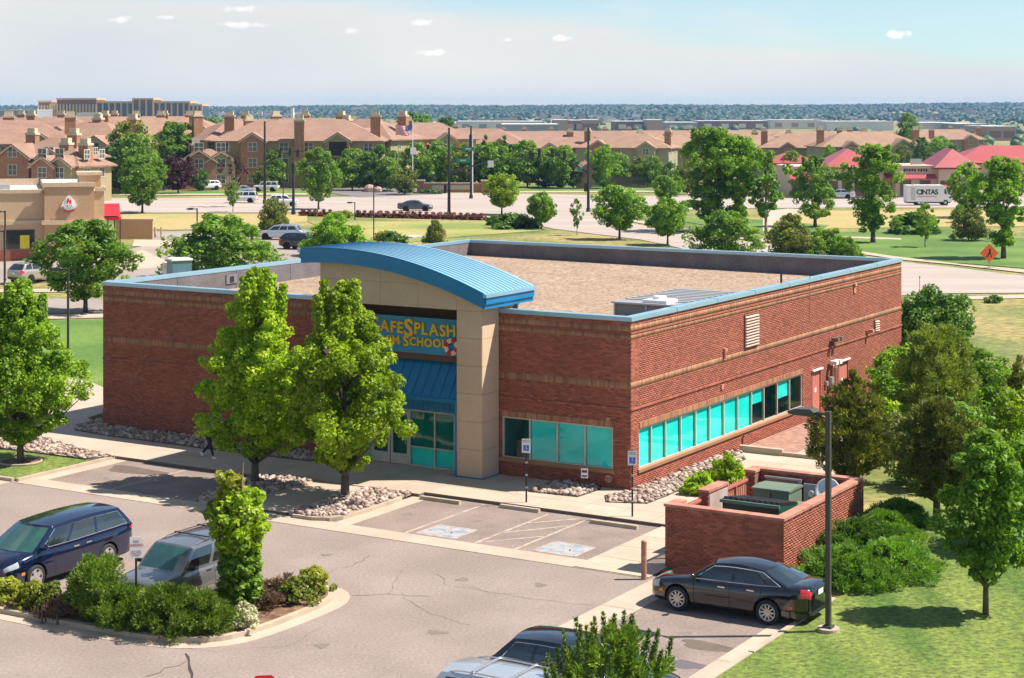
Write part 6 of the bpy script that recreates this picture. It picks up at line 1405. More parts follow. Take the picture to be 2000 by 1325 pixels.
# tall lopsided shrub with dead twigs and lime top
t = thing('lilac_shrub', 'tall lopsided shrub with lime-green top and dead twigs beside the grey suv', 'shrub', W(-2.3, -19.6, .14), ROT)
rs = np.random.RandomState(90); C = []; rad = []; C2 = []; r2 = []; C3 = []; r3 = []
for i in range(150): h = rs.uniform(.1, 2.0); a = rs.uniform(0, 6.28); r = (.58 - .12 * h * .3) * rs.uniform(.1, 1) ** .5; C.append((r * math.cos(a) + .05, r * math.sin(a), h)); rad.append(.17)
for i in range(120): h = rs.uniform(1.8, 3.3); a = rs.uniform(0, 6.28); r = .78 * math.sin((h - 1.3) / 2.3 * math.pi) ** .5 * rs.uniform(.2, 1) ** .5; C2.append((r * math.cos(a) - .02, r * math.sin(a), h)); r2.append(.17)
for i in range(22): C3.append((-.30 + rs.uniform(-.32, .32), rs.uniform(-.3, .3), rs.uniform(3.1, 3.75))); r3.append(.15)
for i in range(18): C3.append((-.72 + rs.uniform(-.22, .22), rs.uniform(-.3, .3), rs.uniform(2.6, 3.0))); r3.append(.15)
inst('foliage', crown_mesh('foliage', rs, C, rad, 42, .085, L_green), t); inst('foliage', crown_mesh('foliage', rs, C2, r2, 34, .085, L_maple), t); inst('foliage', crown_mesh('foliage', rs, C3, r3, 40, .085, L_yel), t)
b = MB()
for i in range(26): a = rs.uniform(0, 6.28); r = rs.uniform(.15, .85); h = rs.uniform(1.9, 3.4); b.tube([(0, 0, h * .4), (r * .5 * math.cos(a), r * .5 * math.sin(a), h * .8), (r * math.cos(a), r * math.sin(a), h)], [.025, .014, .004], 5)
b.tube([(0, 0, .2), (.15, 0, 2.2), (.12, 0, 3.6), (.16, .02, 4.15)], [.05, .035, .02, .006], 6); b.tube([(0, 0, .1), (-.1, .1, 1.5), (-.3, 0, 3.0)], [.045, .03, .01], 6); b.build('branches', M_twig, parent=t)
inst('dead_twigs', crown_mesh('dead_twigs', rs, [(rs.uniform(-.6, .6), rs.uniform(-.5, .5), rs.uniform(1.9, 2.6)) for _ in range(26)], [.17] * 26, 14, .10, L_dryb, needle=True), t)
t.children[-1]['kind'] = 'stuff'
small = [shrub_mesh(95, .55, .42, L_yel, n=44, per=50, size=.05, cr=.13), shrub_mesh(96, .5, .45, L_dryb, n=44, per=50, size=.06, cr=.14, needle=True), shrub_mesh(97, .6, .5, L_olive, n=50, per=50, size=.05, cr=.14)]
for k, x, y, s, lab in [(0, -1.55, -17.2, 1.3, 'yellow-green low shrub at the tip of the shrub island'), (1, -2.0, -18.0, 1.25, 'brown twiggy shrub just below the island tip'), (2, -1.3, -18.1, 1.1, 'grey-green low shrub by the kerb near the island tip'), (1, -1.6, -19.2, 1.0, 'small brown dry shrub between the island tip and the tall shrub'),
        (0, -7.5, -22.4, 1.2, 'yellow-flecked low shrub on the island left of the tall mugo pine'), (2, -6.7, -22.4, 1.2, 'grey-green low shrub on the island beside the tall mugo pine'), (1, -5.9, -22.6, 1.2, 'brown low shrub at the foot of the tall mugo pine'), (0, -8.5, -22.5, 1.2, 'yellow-flecked low shrub at the left picture edge'), (1, -6.2, -22.9, .9, 'brown dry tuft under the mugo pines near the kerb')]:
    shrub('low_shrub', lab, small[k], x, y, .15, 'low shrubs of the island', rz=x, s=s)
fl = shrub_mesh(98, .5, .34, leafmat('white_blossom', (.20, .22, .08), (.72, .68, .55), .3), n=30, per=40, size=.045, cr=.12)
shrub('flowering_shrub', 'cream flowering shrub at the island kerb below the tall lopsided shrub', fl, -.95, -21.0, .15); shrub('flowering_shrub', 'small cream flowering tuft among the mugo pines near the tall shrub', fl, -1.5, -20.3, .15, s=.9)
# pine at the bottom edge
pine_t, pine_c = make_tree(101, 2.75, .2, 1.6, 'dome', 150, 110, .075, .22, L_pine, needle=True, trunk_r=.08, limbs=26, flat=1.2, gap=.45)
rs = np.random.RandomState(102); C = []; rad = []
for i in range(34):
    a = rs.uniform(0, 6.28); r = 1.45 * rs.uniform(0, 1) ** .5; z0 = 2.6 * math.sqrt(max(.05, 1 - (r / 1.7) ** 2)) - .1; hh = rs.uniform(.35, .75)
    for j in range(7): C.append((r * math.cos(a) * (1 + .02 * j), r * math.sin(a), z0 + hh * j / 6)); rad.append(.10 - .011 * j)
pine_k = crown_mesh('shoots', rs, C, rad, 34, .06, L_pine, needle=True, up=1.2)
pine_m = (pine_t, pine_c)
pine_o = tree('pine_tree', 'young pine with upright candle shoots at the bottom edge before the parked cars', 'tree', pine_m, W(12.1, -24.2, .1))
inst('shoots', pine_k, pine_o)['kind'] = 'stuff'

# ---------------- middle-distance and far trees (shared meshes)
PR = {
 'round': [make_tree(200 + i, 5.2, 1.1, 2.3, 'round', 170, 80, .125, .52, L_maple if i % 2 else L_green, trunk_r=.12, limbs=12) for i in range(3)],
 'ash': [make_tree(210 + i, 7.5, 1.3, 3.0, 'oval', 170, 80, .145, .62, L_ash, trunk_r=.16, limbs=12, gap=.25) for i in range(2)],
 'poplar': [make_tree(220 + i, 11.5, 1.4, 3.2, 'vase' if i else 'column', 190, 84, .150, .62, L_green if i else L_ash, trunk_r=.28, limbs=16, spikes=4, gap=.28) for i in range(3)],
 'bushy': [make_tree(230 + i, 4.6, .4, 2.9, 'dome', 150, 80, .125, .55, [L_ash, L_olive, L_green][i], trunk_r=.1, limbs=10, trunks=3) for i in range(3)],
 'fir': [make_tree(240 + i, 7.0, .4, 1.7, 'cone', 130, 34, .20, .5, [L_dark, L_blue][i], trunk_r=.12, limbs=4, needle=True) for i in range(2)],
 'purple': [make_tree(250, 5.0, .6, 2.4, 'round', 120, 60, .13, .55, L_purple, trunk_r=.12, limbs=10)],
 'far': [make_tree(260 + i, 7.5, .8, 3.2, ['oval', 'round', 'column', 'oval'][i], 90, 44, .25, .85, [L_far, L_green, L_dark, L_olive][i], trunk_r=.16, limbs=5) for i in range(4)],
 'red': [make_tree(270, .95, .05, .75, 'dome', 40, 26, .10, .26, L_red, trunk_r=.03, limbs=4, trunks=2)],
 'hedge': [make_tree(271, 1.0, .05, 1.3, 'dome', 50, 30, .14, .4, L_dark, trunk_r=.03, limbs=4, trunks=2), make_tree(272, 1.0, .05, 1.1, 'dome', 50, 30, .12, .36, L_yel, trunk_r=.03, limbs=4, trunks=2)],
 'sparse': [make_tree(280, 6.2, 1.4, 2.1, 'vase', 50, 40, .18, .5, L_green, trunk_r=.13, limbs=22, bark=M_barkp, gap=.4), make_tree(281, 6.2, 1.4, 2.1, 'vase', 30, 30, .15, .4, L_purple, trunk_r=.13, limbs=26, bark=M_barkp, gap=.4)],
}
HT = {'round': 5.2, 'ash': 7.5, 'poplar': 11.5, 'bushy': 4.6, 'fir': 7.0, 'purple': 5.0, 'far': 7.5, 'red': .95, 'hedge': 1.0, 'sparse': 6.2}
def ft(kind, k, u, v, vtop, label, wide=1.0, group=None, name=None, z=None, cat='tree'):
    """tree whose foot and top were read off the photograph"""
    zz = 0.0 if z is None else z; p = at(u, v, zz); H = CAM_H - (vtop - 214) * p.y / 3480 - zz; s = H / HT[kind]
    nm = name or {'round': 'round_tree', 'ash': 'ash_tree', 'poplar': 'poplar_tree', 'bushy': 'bushy_tree', 'fir': 'fir_tree', 'purple': 'purple_tree', 'far': 'leafy_tree', 'red': 'red_shrub', 'hedge': 'green_shrub', 'sparse': 'sparse_tree'}[kind]
    p.z = zz if z is not None else 0
    return tree(nm, label, cat, PR[kind][k % len(PR[kind])], p, group, (u * .7) % 6.28, (s * wide, s * wide, s))
G1 = 'trees along the roads and lawns'
for a in [
 ('ash', 0, 167, 610, 432, 'wide green ash tree beyond the lamp post left of the brick building', 1.25), ('ash', 1, 278, 416, 305, 'round-crowned green tree on the verge behind the restaurant', 1.0), ('bushy', 0, 428, 545, 420, 'big bushy tree behind the left parapet in the restaurant lot', 1.35),
 ('bushy', 2, 655, 500, 416, 'bushy dark green tree at the left end of the blue arched roof', 1.1), ('bushy', 1, 850, 480, 430, 'small yellow-green bush on the dry lawn behind the blue roof', .7), ('round', 1, 980, 420, 340, 'yellowish round tree beside the tall signal mast', 1.0),
 ('round', 0, 1057, 447, 377, 'round green tree at the street corner right of the yellowish one', .95), ('sparse', 0, 1127, 459, 390, 'slim young tree between two round ones at the street bend', .55), ('round', 2, 1210, 467, 366, 'large round yellow-green tree behind the roof centre', 1.0),
 ('round', 0, 1304, 478, 388, 'round dark green tree right of the large yellow-green one', .95), ('bushy', 0, 1415, 497, 412, 'wide feathery tree right behind the rear parapet', 1.15), ('bushy', 1, 1545, 508, 420, 'yellow-olive bushy tree behind the right part of the roof', .95),
 ('bushy', 2, 1612, 508, 445, 'low green bushy tree touching the right parapet end', 1.1), ('bushy', 2, 1655, 512, 462, 'lowest green bush at the right parapet end', .9), ('round', 2, 1300, 405, 345, 'round tree in front of the leaning poplars', .8),
 ('poplar', 1, 1385, 452, 252, 'leftmost and largest poplar of the clump beyond the roof', 1.15), ('poplar', 2, 1440, 452, 265, 'second poplar of the clump beyond the roof', 1.1), ('sparse', 0, 1496, 455, 300, 'pale-barked leaning poplar at the right of the clump', .95),
 ('poplar', 0, 1592, 443, 305, 'upright narrow poplar between clump and red roofed shops', 1.05), ('poplar', 1, 1705, 474, 285, 'twin-topped poplar before the red roofed shops', 1.1), ('poplar', 2, 1960, 505, 308, 'large poplar at the right picture edge', 1.1),
 ('sparse', 0, 1807, 483, 398, 'thin half-bare young tree on the green lawn', .8), ('bushy', 1, 1895, 470, 408, 'dark round bush beside the right edge poplar', .9), ('fir', 0, 1900, 432, 368, 'dark fir behind the delivery truck at right', 1.2), ('bushy', 2, 1875, 435, 400, 'green bush left of the dark fir at right', .8),
 ('far', 1, 1888, 425, 320, 'bushy tree right of the delivery truck', .8), ('sparse', 0, 455, 414, 355, 'small leaning green tree by the white suv on the road', .8), ('sparse', 1, 455, 404, 308, 'tree with purple leaf tufts and pale bare limbs', .9), ('bushy', 1, 535, 460, 388, 'lime green roadside tree beside the thin dark pole', .75),
 ('ash', 1, 622, 409, 292, 'open green tree on the verge before the apartments', .8), ('purple', 0, 348, 378, 305, 'dark purple-leaved tree between the restaurant and apartments', 1.0), ('poplar', 0, 12, 352, 247, 'tall narrow tree at the left edge behind the restaurant', .6),
 ('far', 0, 60, 350, 292, 'green tree left behind the restaurant roof', 1.1), ('far', 1, 112, 352, 290, 'light green broad tree directly behind the restaurant roof', 1.2), ('far', 0, 175, 365, 290, 'green tree behind the restaurant tower', 1.0), ('far', 2, 215, 372, 300, 'slender green tree right of the restaurant tower', .9),
 ('fir', 0, 148, 345, 248, 'dark spruce among the left apartments', .8), ('far', 2, 240, 375, 275, 'dark green tree behind the round-crowned verge tree', 1.0), ('far', 3, 255, 372, 240, 'tall olive tree behind the left verge', .8), ('far', 0, 268, 378, 262, 'tall green tree above the round-crowned verge tree', .9),
 ('ash', 0, 335, 360, 240, 'tall blue-green tree between the left and main apartments', 1.15), ('far', 3, 410, 366, 292, 'olive tree at the left corner of the main apartments', .8), ('far', 2, 390, 372, 330, 'small dark tree near the parked white suv', 1.0), ('far', 1, 320, 372, 322, 'small green tree beside the purple one', .8),
 ('far', 0, 537, 368, 295, 'green tree hiding the left balcony of the main apartments', .8), ('far', 3, 510, 372, 325, 'low olive tree by the pickup', .8), ('far', 2, 590, 366, 318, 'dark narrow tree against the middle of the main apartments', .7), ('far', 0, 688, 372, 292, 'green tree covering the right stair of the main apartments', 1.0),
 ('far', 1, 718, 372, 300, 'light green tree at the right side of the main apartments', .9), ('far', 2, 745, 372, 285, 'dark green tree at the right end of the main apartments', .9), ('far', 3, 790, 380, 330, 'wide low olive tree at the flag pole', 1.3), ('far', 0, 762, 374, 310, 'green tree left of the flag pole foot', .9),
 ('fir', 1, 833, 366, 292, 'blue spruce behind the signal mast', 1.1), ('far', 0, 812, 366, 280, 'dense green tree right of the flag', 1.0), ('far', 1, 858, 364, 278, 'light green tree beside the blue spruce', .9), ('far', 2, 880, 362, 285, 'dark tree behind the tall signal mast', .9),
 ('far', 3, 905, 366, 280, 'olive tree behind the second mast', .9), ('far', 0, 935, 366, 285, 'green tree right of the state flag', 1.0), ('fir', 0, 948, 360, 264, 'dark spruce tip between signal masts', .8), ('far', 1, 965, 366, 280, 'broad light tree before the long roofs', 1.0), ('fir', 0, 985, 360, 265, 'dark spruce before the long apartment roofs', .9),
 ('far', 2, 1000, 364, 285, 'dark green tree in the middle of the tree belt', 1.0), ('far', 0, 1030, 366, 275, 'tall green tree in the middle of the tree belt', .9), ('far', 3, 1052, 366, 300, 'olive tree by the small stone gate', .9), ('far', 1, 1072, 366, 290, 'light tree left of the right signal mast', .9), ('far', 0, 1098, 368, 285, 'green tree just left of the right signal mast', .9),
 ('far', 2, 1120, 368, 310, 'low dark tree behind the signal arm', .9), ('far', 1, 1178, 368, 285, 'light green tree right of the right signal mast', .8), ('fir', 1, 1222, 364, 320, 'dark blue spruce before the wooden fence', 1.3), ('far', 0, 1210, 364, 300, 'olive-green tree beside the wooden fence', 1.0), ('far', 3, 1248, 364, 308, 'green tree above the wooden fence', .9),
 ('far', 0, 1275, 366, 305, 'green tree at the right end of the wooden fence', .9), ('far', 2, 1310, 372, 318, 'dark tree beside the poplar clump', .9), ('far', 3, 1342, 380, 320, 'grey-olive tree at the left of the poplar clump', .7), ('far', 1, 1320, 384, 345, 'small round tree before the poplar clump', 1.0),
 ('far', 0, 1775, 300, 222, 'big lone tree standing above the right shop roofs', .75), ('far', 1, 1835, 310, 268, 'low green trees right of the lone tree', 1.3), ('far', 2, 1800, 320, 270, 'dark green tree under the lone tree', 1.0), ('far', 3, 1762, 330, 285, 'olive tree between the shop roofs', .8),
 ('far', 0, 1545, 372, 295, 'dark tree at the left shop corner', .7), ('far', 1, 1620, 350, 285, 'light green shrub tree above the left shop roof', .5), ('far', 2, 1860, 345, 285, 'dark green tree between the right shops', .8), ('far', 1, 1925, 352, 300, 'green tree behind the edge poplar', .9), ('round', 1, 1833, 378, 333, 'yellow-green round tree at the shop front', .7)]:
    ft(*a[:6], wide=a[6], group=G1)
G2 = 'red-brown shrubs of the roadside row'
for i, u in enumerate([592, 604, 617, 632, 645, 700, 712, 725, 742, 756, 770, 783, 796, 808, 820, 833, 846, 859, 872, 886, 900, 913, 926, 940]):
    o = ft('red', 0, u, 421 + (u - 592) * .024, 409 + (u - 592) * .024, ['red-brown shrub among the few left of the yellow shrubs in the roadside row', 'red-brown shrub of the long unbroken roadside row right of the yellow shrubs'][u > 660], group=G2, cat='shrub')
for u, v, vt, w, lab in [(1003, 446, 420, 1.35, 'large rounded green hedge shrub behind the roof near the street corner'), (968, 440, 424, 1.0, 'smaller green shrub left of the rounded hedge'), (1020, 445, 422, 1.2, 'green hedge shrub adjoining the rounded one'), (660, 424, 413, 1.0, 'yellow shrub inside the red-brown row'), (676, 425, 412, 1.0, 'second yellow shrub inside the red-brown row')]:
    ft('hedge', 1 if 'yellow' in lab else 0, u, v, vt, lab, w, cat='shrub')
for u, v, vt, w, k, lab in [(770, 476, 455, 1.0, 0, 'low dark bush by the stone slab on the dry lawn'), (750, 474, 452, .8, 1, 'reddish-green bush left of the stone slab'), (1350, 404, 392, 2.0, 0, 'dark hedge before the poplar clump'), (130, 545, 528, 1.0, 0, 'low dark hedge right of the champagne suv'), (160, 545, 530, 1.2, 0, 'low hedge beyond the champagne suv'), (42, 552, 536, .8, 1, 'yellow-green bush at the champagne suv bumper'),
        (52, 505, 492, 1.0, 1, 'small yellow bush at the restaurant wall'), (1780, 455, 420, 1.3, 0, 'dark thicket on the lawn at right'), (1940, 590, 578, 1.2, 0, 'dark tuft on the dry slope at right'), (840, 378, 371, 3.0, 0, 'clipped hedge before the stone entry wall')]:
    ft('hedge', k, u, v, vt, lab, w, cat='shrub')
# ================================================================== BACKGROUND BUILDINGS
M_roofp = mat('pink_tile_roof', (.245, .142, .098), .85, col2=(.30, .182, .130), scale=.4, contrast=1.3, grain=.14, gscale=2.2); M_rooft = mat('tan_tile_roof', (.26, .155, .10), .85, col2=(.32, .20, .13), scale=.4, contrast=1.3, grain=.14, gscale=2.2)
M_wallo = mat('olive_stucco', (.31, .25, .12), .9, col2=(.37, .30, .16), scale=.5); M_wallg = mat('grey_olive_stucco', (.28, .26, .17), .9, col2=(.34, .31, .21), scale=.5); M_walls = mat('rust_stone', (.30, .145, .075), .9, col2=(.38, .21, .12), scale=1.5, grain=.25, gscale=4)
M_cream = mat('cream_trim', (.55, .47, .33), .7); M_win = mat('window_dark', (.06, .07, .07), .15, col2=(.12, .13, .12), scale=.6, coat=.5); M_winw = mat('window_frame_white', (.62, .58, .50), .6); M_dkop = mat('balcony_dark', (.03, .025, .02), .9); M_rail = mat('rail_brown', (.10, .05, .035), .7)
win_cache = {}
def window_at(parent, x, y, z, w, h, face, arch=False):
    """framed window with four panes set on a wall facing -y (face 0) or +x (face 1) / -x (face 3)"""
    k = (w, h)
    if k not in win_cache:
        f = MB(); t = .09; f.box(-w / 2, w / 2, -.06, .0, 0, t); f.box(-w / 2, w / 2, -.06, .0, h - t, h); f.box(-w / 2, -w / 2 + t, -.06, 0, t, h - t); f.box(w / 2 - t, w / 2, -.06, 0, t, h - t); f.box(-.04, .04, -.055, 0, t, h - t); f.box(-w / 2 + t, w / 2 - t, -.05, 0, h * .5 - .035, h * .5 + .035)
        p = MB(); p.box(-w / 2 + t, w / 2 - t, -.03, 0, t, h - t); win_cache[k] = (f.mesh('window', M_winw), p.mesh('pane', M_win))
    f, p = win_cache[k]; a = [0, R(90), R(180), R(-90)][face]
    o = inst('window', f, parent, (x, y, z), a); inst('pane', p, o); return o
def hip(b, x0, x1, y0, y1, z, rise, ov=.7, gab=False):
    x0 -= ov; x1 += ov; y0 -= ov; y1 += ov; L, D = x1 - x0, y1 - y0
    if L >= D:
        k = 0 if gab else D / 2 * .95; ym = (y0 + y1) / 2
        v = [(x0, y0, z), (x1, y0, z), (x1, y1, z), (x0, y1, z), (x0 + k, ym, z + rise), (x1 - k, ym, z + rise)]; f = [(0, 1, 5, 4), (1, 2, 5), (2, 3, 4, 5), (3, 0, 4), (3, 2, 1, 0)]
    else:
        k = 0 if gab else L / 2 * .95; xm = (x0 + x1) / 2
        v = [(x0, y0, z), (x1, y0, z), (x1, y1, z), (x0, y1, z), (xm, y0 + k, z + rise), (xm, y1 - k, z + rise)]; f = [(0, 1, 4), (1, 2, 5, 4), (2, 3, 5), (3, 0, 4, 5), (3, 2, 1, 0)]
    b.add(v, f); b.box(x0 + .02, x1 - .02, y0 + .02, y1 - .02, z - .22, z - .002)
def apartment(label, X, Y, L, D, rz, hi=0, roof=None, wall=None, seed=0, z=None, h=8.5, rise=3.9, group='apartment blocks behind the road'):
    rr = random.Random(seed); zz = gh(X, Y) if z is None else z; roof = roof or M_roofp; wall = wall or M_wallo
    t = thing('apartment_building', label, 'apartment building', (X, Y, zz), R(rz), group)
    b = MB(); b.box(-L / 2, L / 2, -D / 2, D / 2, -.6, h); b.build('wall', wall, parent=t)
    r = MB(); hip(r, -L / 2, L / 2, -D / 2, D / 2, h, rise); r.build('roof', roof, parent=t)
    n = max(2, int(L / 11)); pitch = L / n
    for i in range(n):
        cx = -L / 2 + pitch * (i + .5) + rr.uniform(-.6, .6); w = rr.choice([4.2, 5.0, 6.0]); pr = rr.uniform(1.2, 2.2); yf = -D / 2 - pr; st = i % 2 == 0
        b = MB(); b.extr([(cx - w / 2, -.6), (cx + w / 2, -.6), (cx + w / 2, h), (cx, h + w * .32), (cx - w / 2, h)], 'y', yf, -D / 2 - .01); bay = b.build('gabled_bay', M_walls if st else wall, parent=t)
        g = MB(); e = .45; yb = -D / 2 + D * .32
        for s in (-1, 1): g.extr([(cx, h + w * .32 + .06), (cx + s * (w / 2 + e), h - e * .64 + .06), (cx + s * (w / 2 + e), h - e * .64 + .28), (cx, h + w * .32 + .28)][::-s], 'y', yf - .4, yb)
        g.build('gable_roof', roof, parent=t)
        q = MB()
        for s in (-1, 1): q.extr([(cx, h + w * .32 - .16), (cx + s * (w / 2 + e), h - e * .64 - .16), (cx + s * (w / 2 + e), h - e * .64 + .055), (cx, h + w * .32 + .055)][::-s], 'y', yf - .42, yf - .3)
        q.build('bargeboard', M_cream, parent=t)
        for fl in range(3):
            z0 = .9 + fl * 2.85
            if st or not hi: window_at(t, cx, yf, z0, 1.7, 1.7, 0)
            else:
                q = MB(); q.box(cx - w / 2 + .5, cx + w / 2 - .5, yf - .02, yf - .005, z0 - .7, z0 + 1.75); q.build('balcony_opening', M_dkop, parent=t)
                q = MB(); q.box(cx - w / 2 + .45, cx + w / 2 - .45, yf - .14, yf - .05, z0 - .75, z0 - .6); q.box(cx - w / 2 + .45, cx + w / 2 - .45, yf - .14, yf - .08, z0 + .35, z0 + .43)
                for k in range(9): xx = cx - w / 2 + .5 + (w - 1.0) * k / 8; q.box(xx - .03, xx + .03, yf - .13, yf - .09, z0 - .6, z0 + .35)
                q.build('balcony_railing', M_rail, parent=t)
        if hi or True:
            for dx in ((-pitch * .36, pitch * .36) if hi else (pitch * .4,)):
                if abs(dx) > w / 2 + .6 and abs(cx + dx) < L / 2 - .9:
                    for fl in range(3): window_at(t, cx + dx, -D / 2, .9 + fl * 2.85, 1.7, 1.6, 0)
    for fl in range(3):
        for yy in (-D * .25, D * .2): window_at(t, L / 2, yy, .9 + fl * 2.85, 1.4, 1.5, 1); window_at(t, -L / 2, yy, .9 + fl * 2.85, 1.4, 1.5, 3)
    for i in (range(n + 1) if hi else sorted(rr.sample(range(n + 1), min(n + 1, 2)))):
        cx = -L / 2 + pitch * i + rr.uniform(-.8, .8); cx = max(-L / 2 + 1.2, min(L / 2 - 1.2, cx)); front = hi and 0 < i < n; y = (-D / 2 - .5) if front else rr.uniform(-D * .25, D * .2)
        top = h + rise * (.75 if front else .95) + .6; b = MB(); b.box(cx - .9, cx + .9, y - .6, y + .6, -.5 if front else h - 1, top); c = b.build('chimney', M_walls, parent=t)
        q = MB(); q.box(cx - 1.0, cx + 1.0, y - .7, y + .7, top, top + .35); q.box(cx - .7, cx + .7, y - .45, y + .45, top + .35, top + 1.1); q.build('chimney_cap', M_cream, parent=c)
    return t
def PX(u, Y): return (u - 1000) / 3480 * Y
apartment('main three-storey apartment block with pink roof, stone chimneys and twin gables', PX(590, 330), 330, 30, 15, 0, 1, seed=4, z=0)
apartment('left wing of the main pink roofed apartment block, turned away from the road', PX(465, 340), 340, 17, 14, 28, 1, seed=7, z=0)
apartment('pink roofed apartment wing behind the main block near the flag', PX(720, 345), 345, 17, 14, -24, 1, seed=9, z=0)
apartment('rear pink roof rising just above the main apartment block', PX(600, 372), 372, 28, 15, 0, 0, seed=10, z=0)
apartment('low pink roofed annex left of the main apartment block', PX(408, 322), 322, 7, 7, 10, 0, seed=11, z=0, h=5.0, rise=2.2); apartment('leftmost pink roofed apartment block at the picture edge', PX(20, 300), 300, 22, 14, 12, 0, seed=12, z=0); apartment('pink gabled block behind the restaurant roof', PX(110, 288), 288, 12, 10, -20, 0, seed=13, z=0, h=6.6, rise=3)
apartment('tan roofed block with cream gable right of the dark spruce', PX(185, 325), 325, 17, 13, -15, 0, M_rooft, M_cream, 14, z=0, h=8.0); apartment('small pink gabled block above the restaurant tower', PX(145, 275), 275, 8, 8, -25, 0, seed=15, z=0, h=5.6, rise=2.6)
apartment('wide tan roofed block below the hilltop office building', PX(270, 390), 390, 26, 16, 8, 0, M_rooft, M_wallg, 16, z=0); apartment('pink roofed block behind the left edge apartments', PX(80, 385), 385, 30, 16, -6, 0, seed=17, z=0)
apartment('tan roofed block left of the main pink apartments', PX(372, 400), 400, 16, 14, 5, 0, M_rooft, M_wallg, 18, z=0); apartment('far left pink roofed block below the low grey building', PX(-30, 420), 420, 30, 16, 0, 0, seed=19, z=0); apartment('pink roofed block directly below the hilltop office', PX(180, 450), 450, 40, 17, 0, 0, seed=20, z=0); apartment('rear tan roofed block beneath the right end of the office', PX(330, 470), 470, 30, 17, 0, 0, M_rooft, seed=21, z=0)
for i, (u, Y, L, rz, rf, lab) in enumerate([(800, 430, 30, 10, 0, 'pink roofed block just right of the flag'), (905, 470, 34, -6, 0, 'pink roofed block behind the signal masts'), (1065, 510, 38, 5, 0, 'long pink roofed block in the middle of the tree belt'), (1225, 500, 26, -14, 1, 'tan roofed block with grey gables right of the right mast'), (1310, 520, 22, 12, 1, 'tan gabled block touching the poplar clump'),
        (1440, 540, 34, 0, 1, 'tan roofed block hidden behind the poplar clump'), (1590, 500, 30, -6, 1, 'tan roofed block above the left red shop roof'), (1690, 480, 28, 6, 1, 'tan roofed block with stone chimneys above the middle shops'),
        (850, 610, 40, 0, 0, 'distant pink roofed block right of the flag'), (985, 640, 44, 3, 0, 'distant pink roofed block left of the middle'), (1135, 650, 44, -3, 0, 'distant pink roofed block above the long middle block'), (1290, 660, 44, 0, 1, 'distant tan roofed block right of the right mast'), (1450, 670, 44, 0, 1, 'distant tan roofed block above the poplar clump'),
        (1600, 640, 44, 4, 1, 'distant tan roofed block above the left shops'), (1730, 620, 34, -4, 1, 'distant tan roofed block beside the lone tree'), (1830, 700, 34, 0, 1, 'distant tan roofed block right of the lone tree')]):
    apartment(lab, PX(u, Y), Y, L, 16, rz, 0, M_rooft if rf else M_roofp, M_wallg if rf else M_wallo, 30 + i)
# ---- red roofed shops
M_redroof = mat('red_metal_roof', (.33, .045, .05), .55, col2=(.39, .07, .07), scale=.3, spec=.6, coat=.2); M_shopw = mat('cream_render', (.52, .42, .31), .85, col2=(.60, .50, .38), scale=.5); M_shopd = mat('shop_glass', (.05, .035, .035), .1, col2=(.12, .07, .06), scale=1.2, coat=.5)
def shop(label, u, v, L, D, hb, rise, awn=True, rz=0, tower=None):
    p = at(u, v); t = thing('shop_building', label, 'shop', p, R(rz), 'red roofed shops across the road')
    b = MB(); b.box(-L / 2, L / 2, 0, D, -.3, hb); b.build('wall', M_shopw, parent=t); b = MB(); b.box(-L / 2 - .2, L / 2 + .2, -.2, D + .2, hb, hb + .4); b.build('parapet', M_shopw, parent=t)
    if tower:
        a, c, dz = tower; b = MB(); b.box(a, c, -1.2, D * .8, -.3, hb + dz); b.build('pavilion_wall', M_shopw, parent=t); r = MB(); hip(r, a, c, -1.2, D * .8, hb + dz, rise, .9); r.build('roof', M_redroof, parent=t)
        q = MB(); q.box(a - .92, c + .92, -2.12, -2.06, hb + dz - .25, hb + dz + .02); q.build('fascia', mat('dark_red_fascia', (.16, .03, .03), .6), parent=t)
        w = c - a; k = max(2, int(w / 1.8))
        for i in range(k): q = MB(); x = a + w * (i + .5) / k; q.box(x - .7, x + .7, -1.26, -1.2, .3, 2.7); q.build('shop_window', M_shopd, parent=t)
    if awn:
        x0, x1 = (-L / 2, (tower[0] - .3)) if tower and tower[0] > -L / 2 + 1 else (-L / 2, L / 2)
        if tower and tower[0] <= -L / 2 + 1: x0, x1 = tower[1] + .3, L / 2
        q = MB(); q.extr([(-1.6, 2.9), (0, 3.7), (0, 3.75), (-1.6, 3.05)], 'x', x0, x1); q.build('lean_to_roof', M_redroof, parent=t)
        k = max(1, int((x1 - x0) / 2.2))
        for i in range(k): q = MB(); x = x0 + (x1 - x0) * (i + .5) / k; q.box(x - .9, x + .9, -.06, .0, .3, 2.7); q.build('shop_window', M_shopd, parent=t)
        q = MB(); xm = (x0 + x1) / 2
        for i in range(9): q.box(xm - 1.9 + i * .42 + (.2 if i > 4 else 0), xm - 1.9 + i * .42 + .26 + (.2 if i > 4 else 0), -.1, -.0, 4.1 + (i % 2) * .1, 4.55)
        q.build('sign_letters', M_black, parent=t)
    q = MB(); q.box(-L * .2, -L * .2 + 1.6, D * .4, D * .4 + 1.4, hb, hb + 1.3); q.build('rooftop_unit', M_galv, parent=t); return t
shop('shop with red pyramid roof and lean-to canopy left of the twin poplar', 1625, 386, 14, 12, 4.6, 2.9, True, 0, (-1.0, 7.2, .3)); shop('red roofed shop with cream sign wall behind the delivery truck', 1825, 385, 12.5, 12, 4.7, 3.0, True, 0, (.4, 6.2, .1)); shop('small red roofed shop at the left end of the row', 1548, 372, 8, 9, 4.2, 2.0, False, 0, (-4, 4, .6)); shop('large red roofed shop at the right picture edge', 1975, 368, 20, 14, 4.4, 3.0, False, 0, (-10, 10, .2)); shop('red roofed shop hidden behind the twin poplar', 1722, 383, 9, 12, 4.6, 2.8, True, 0, (-4.4, 0, .3))
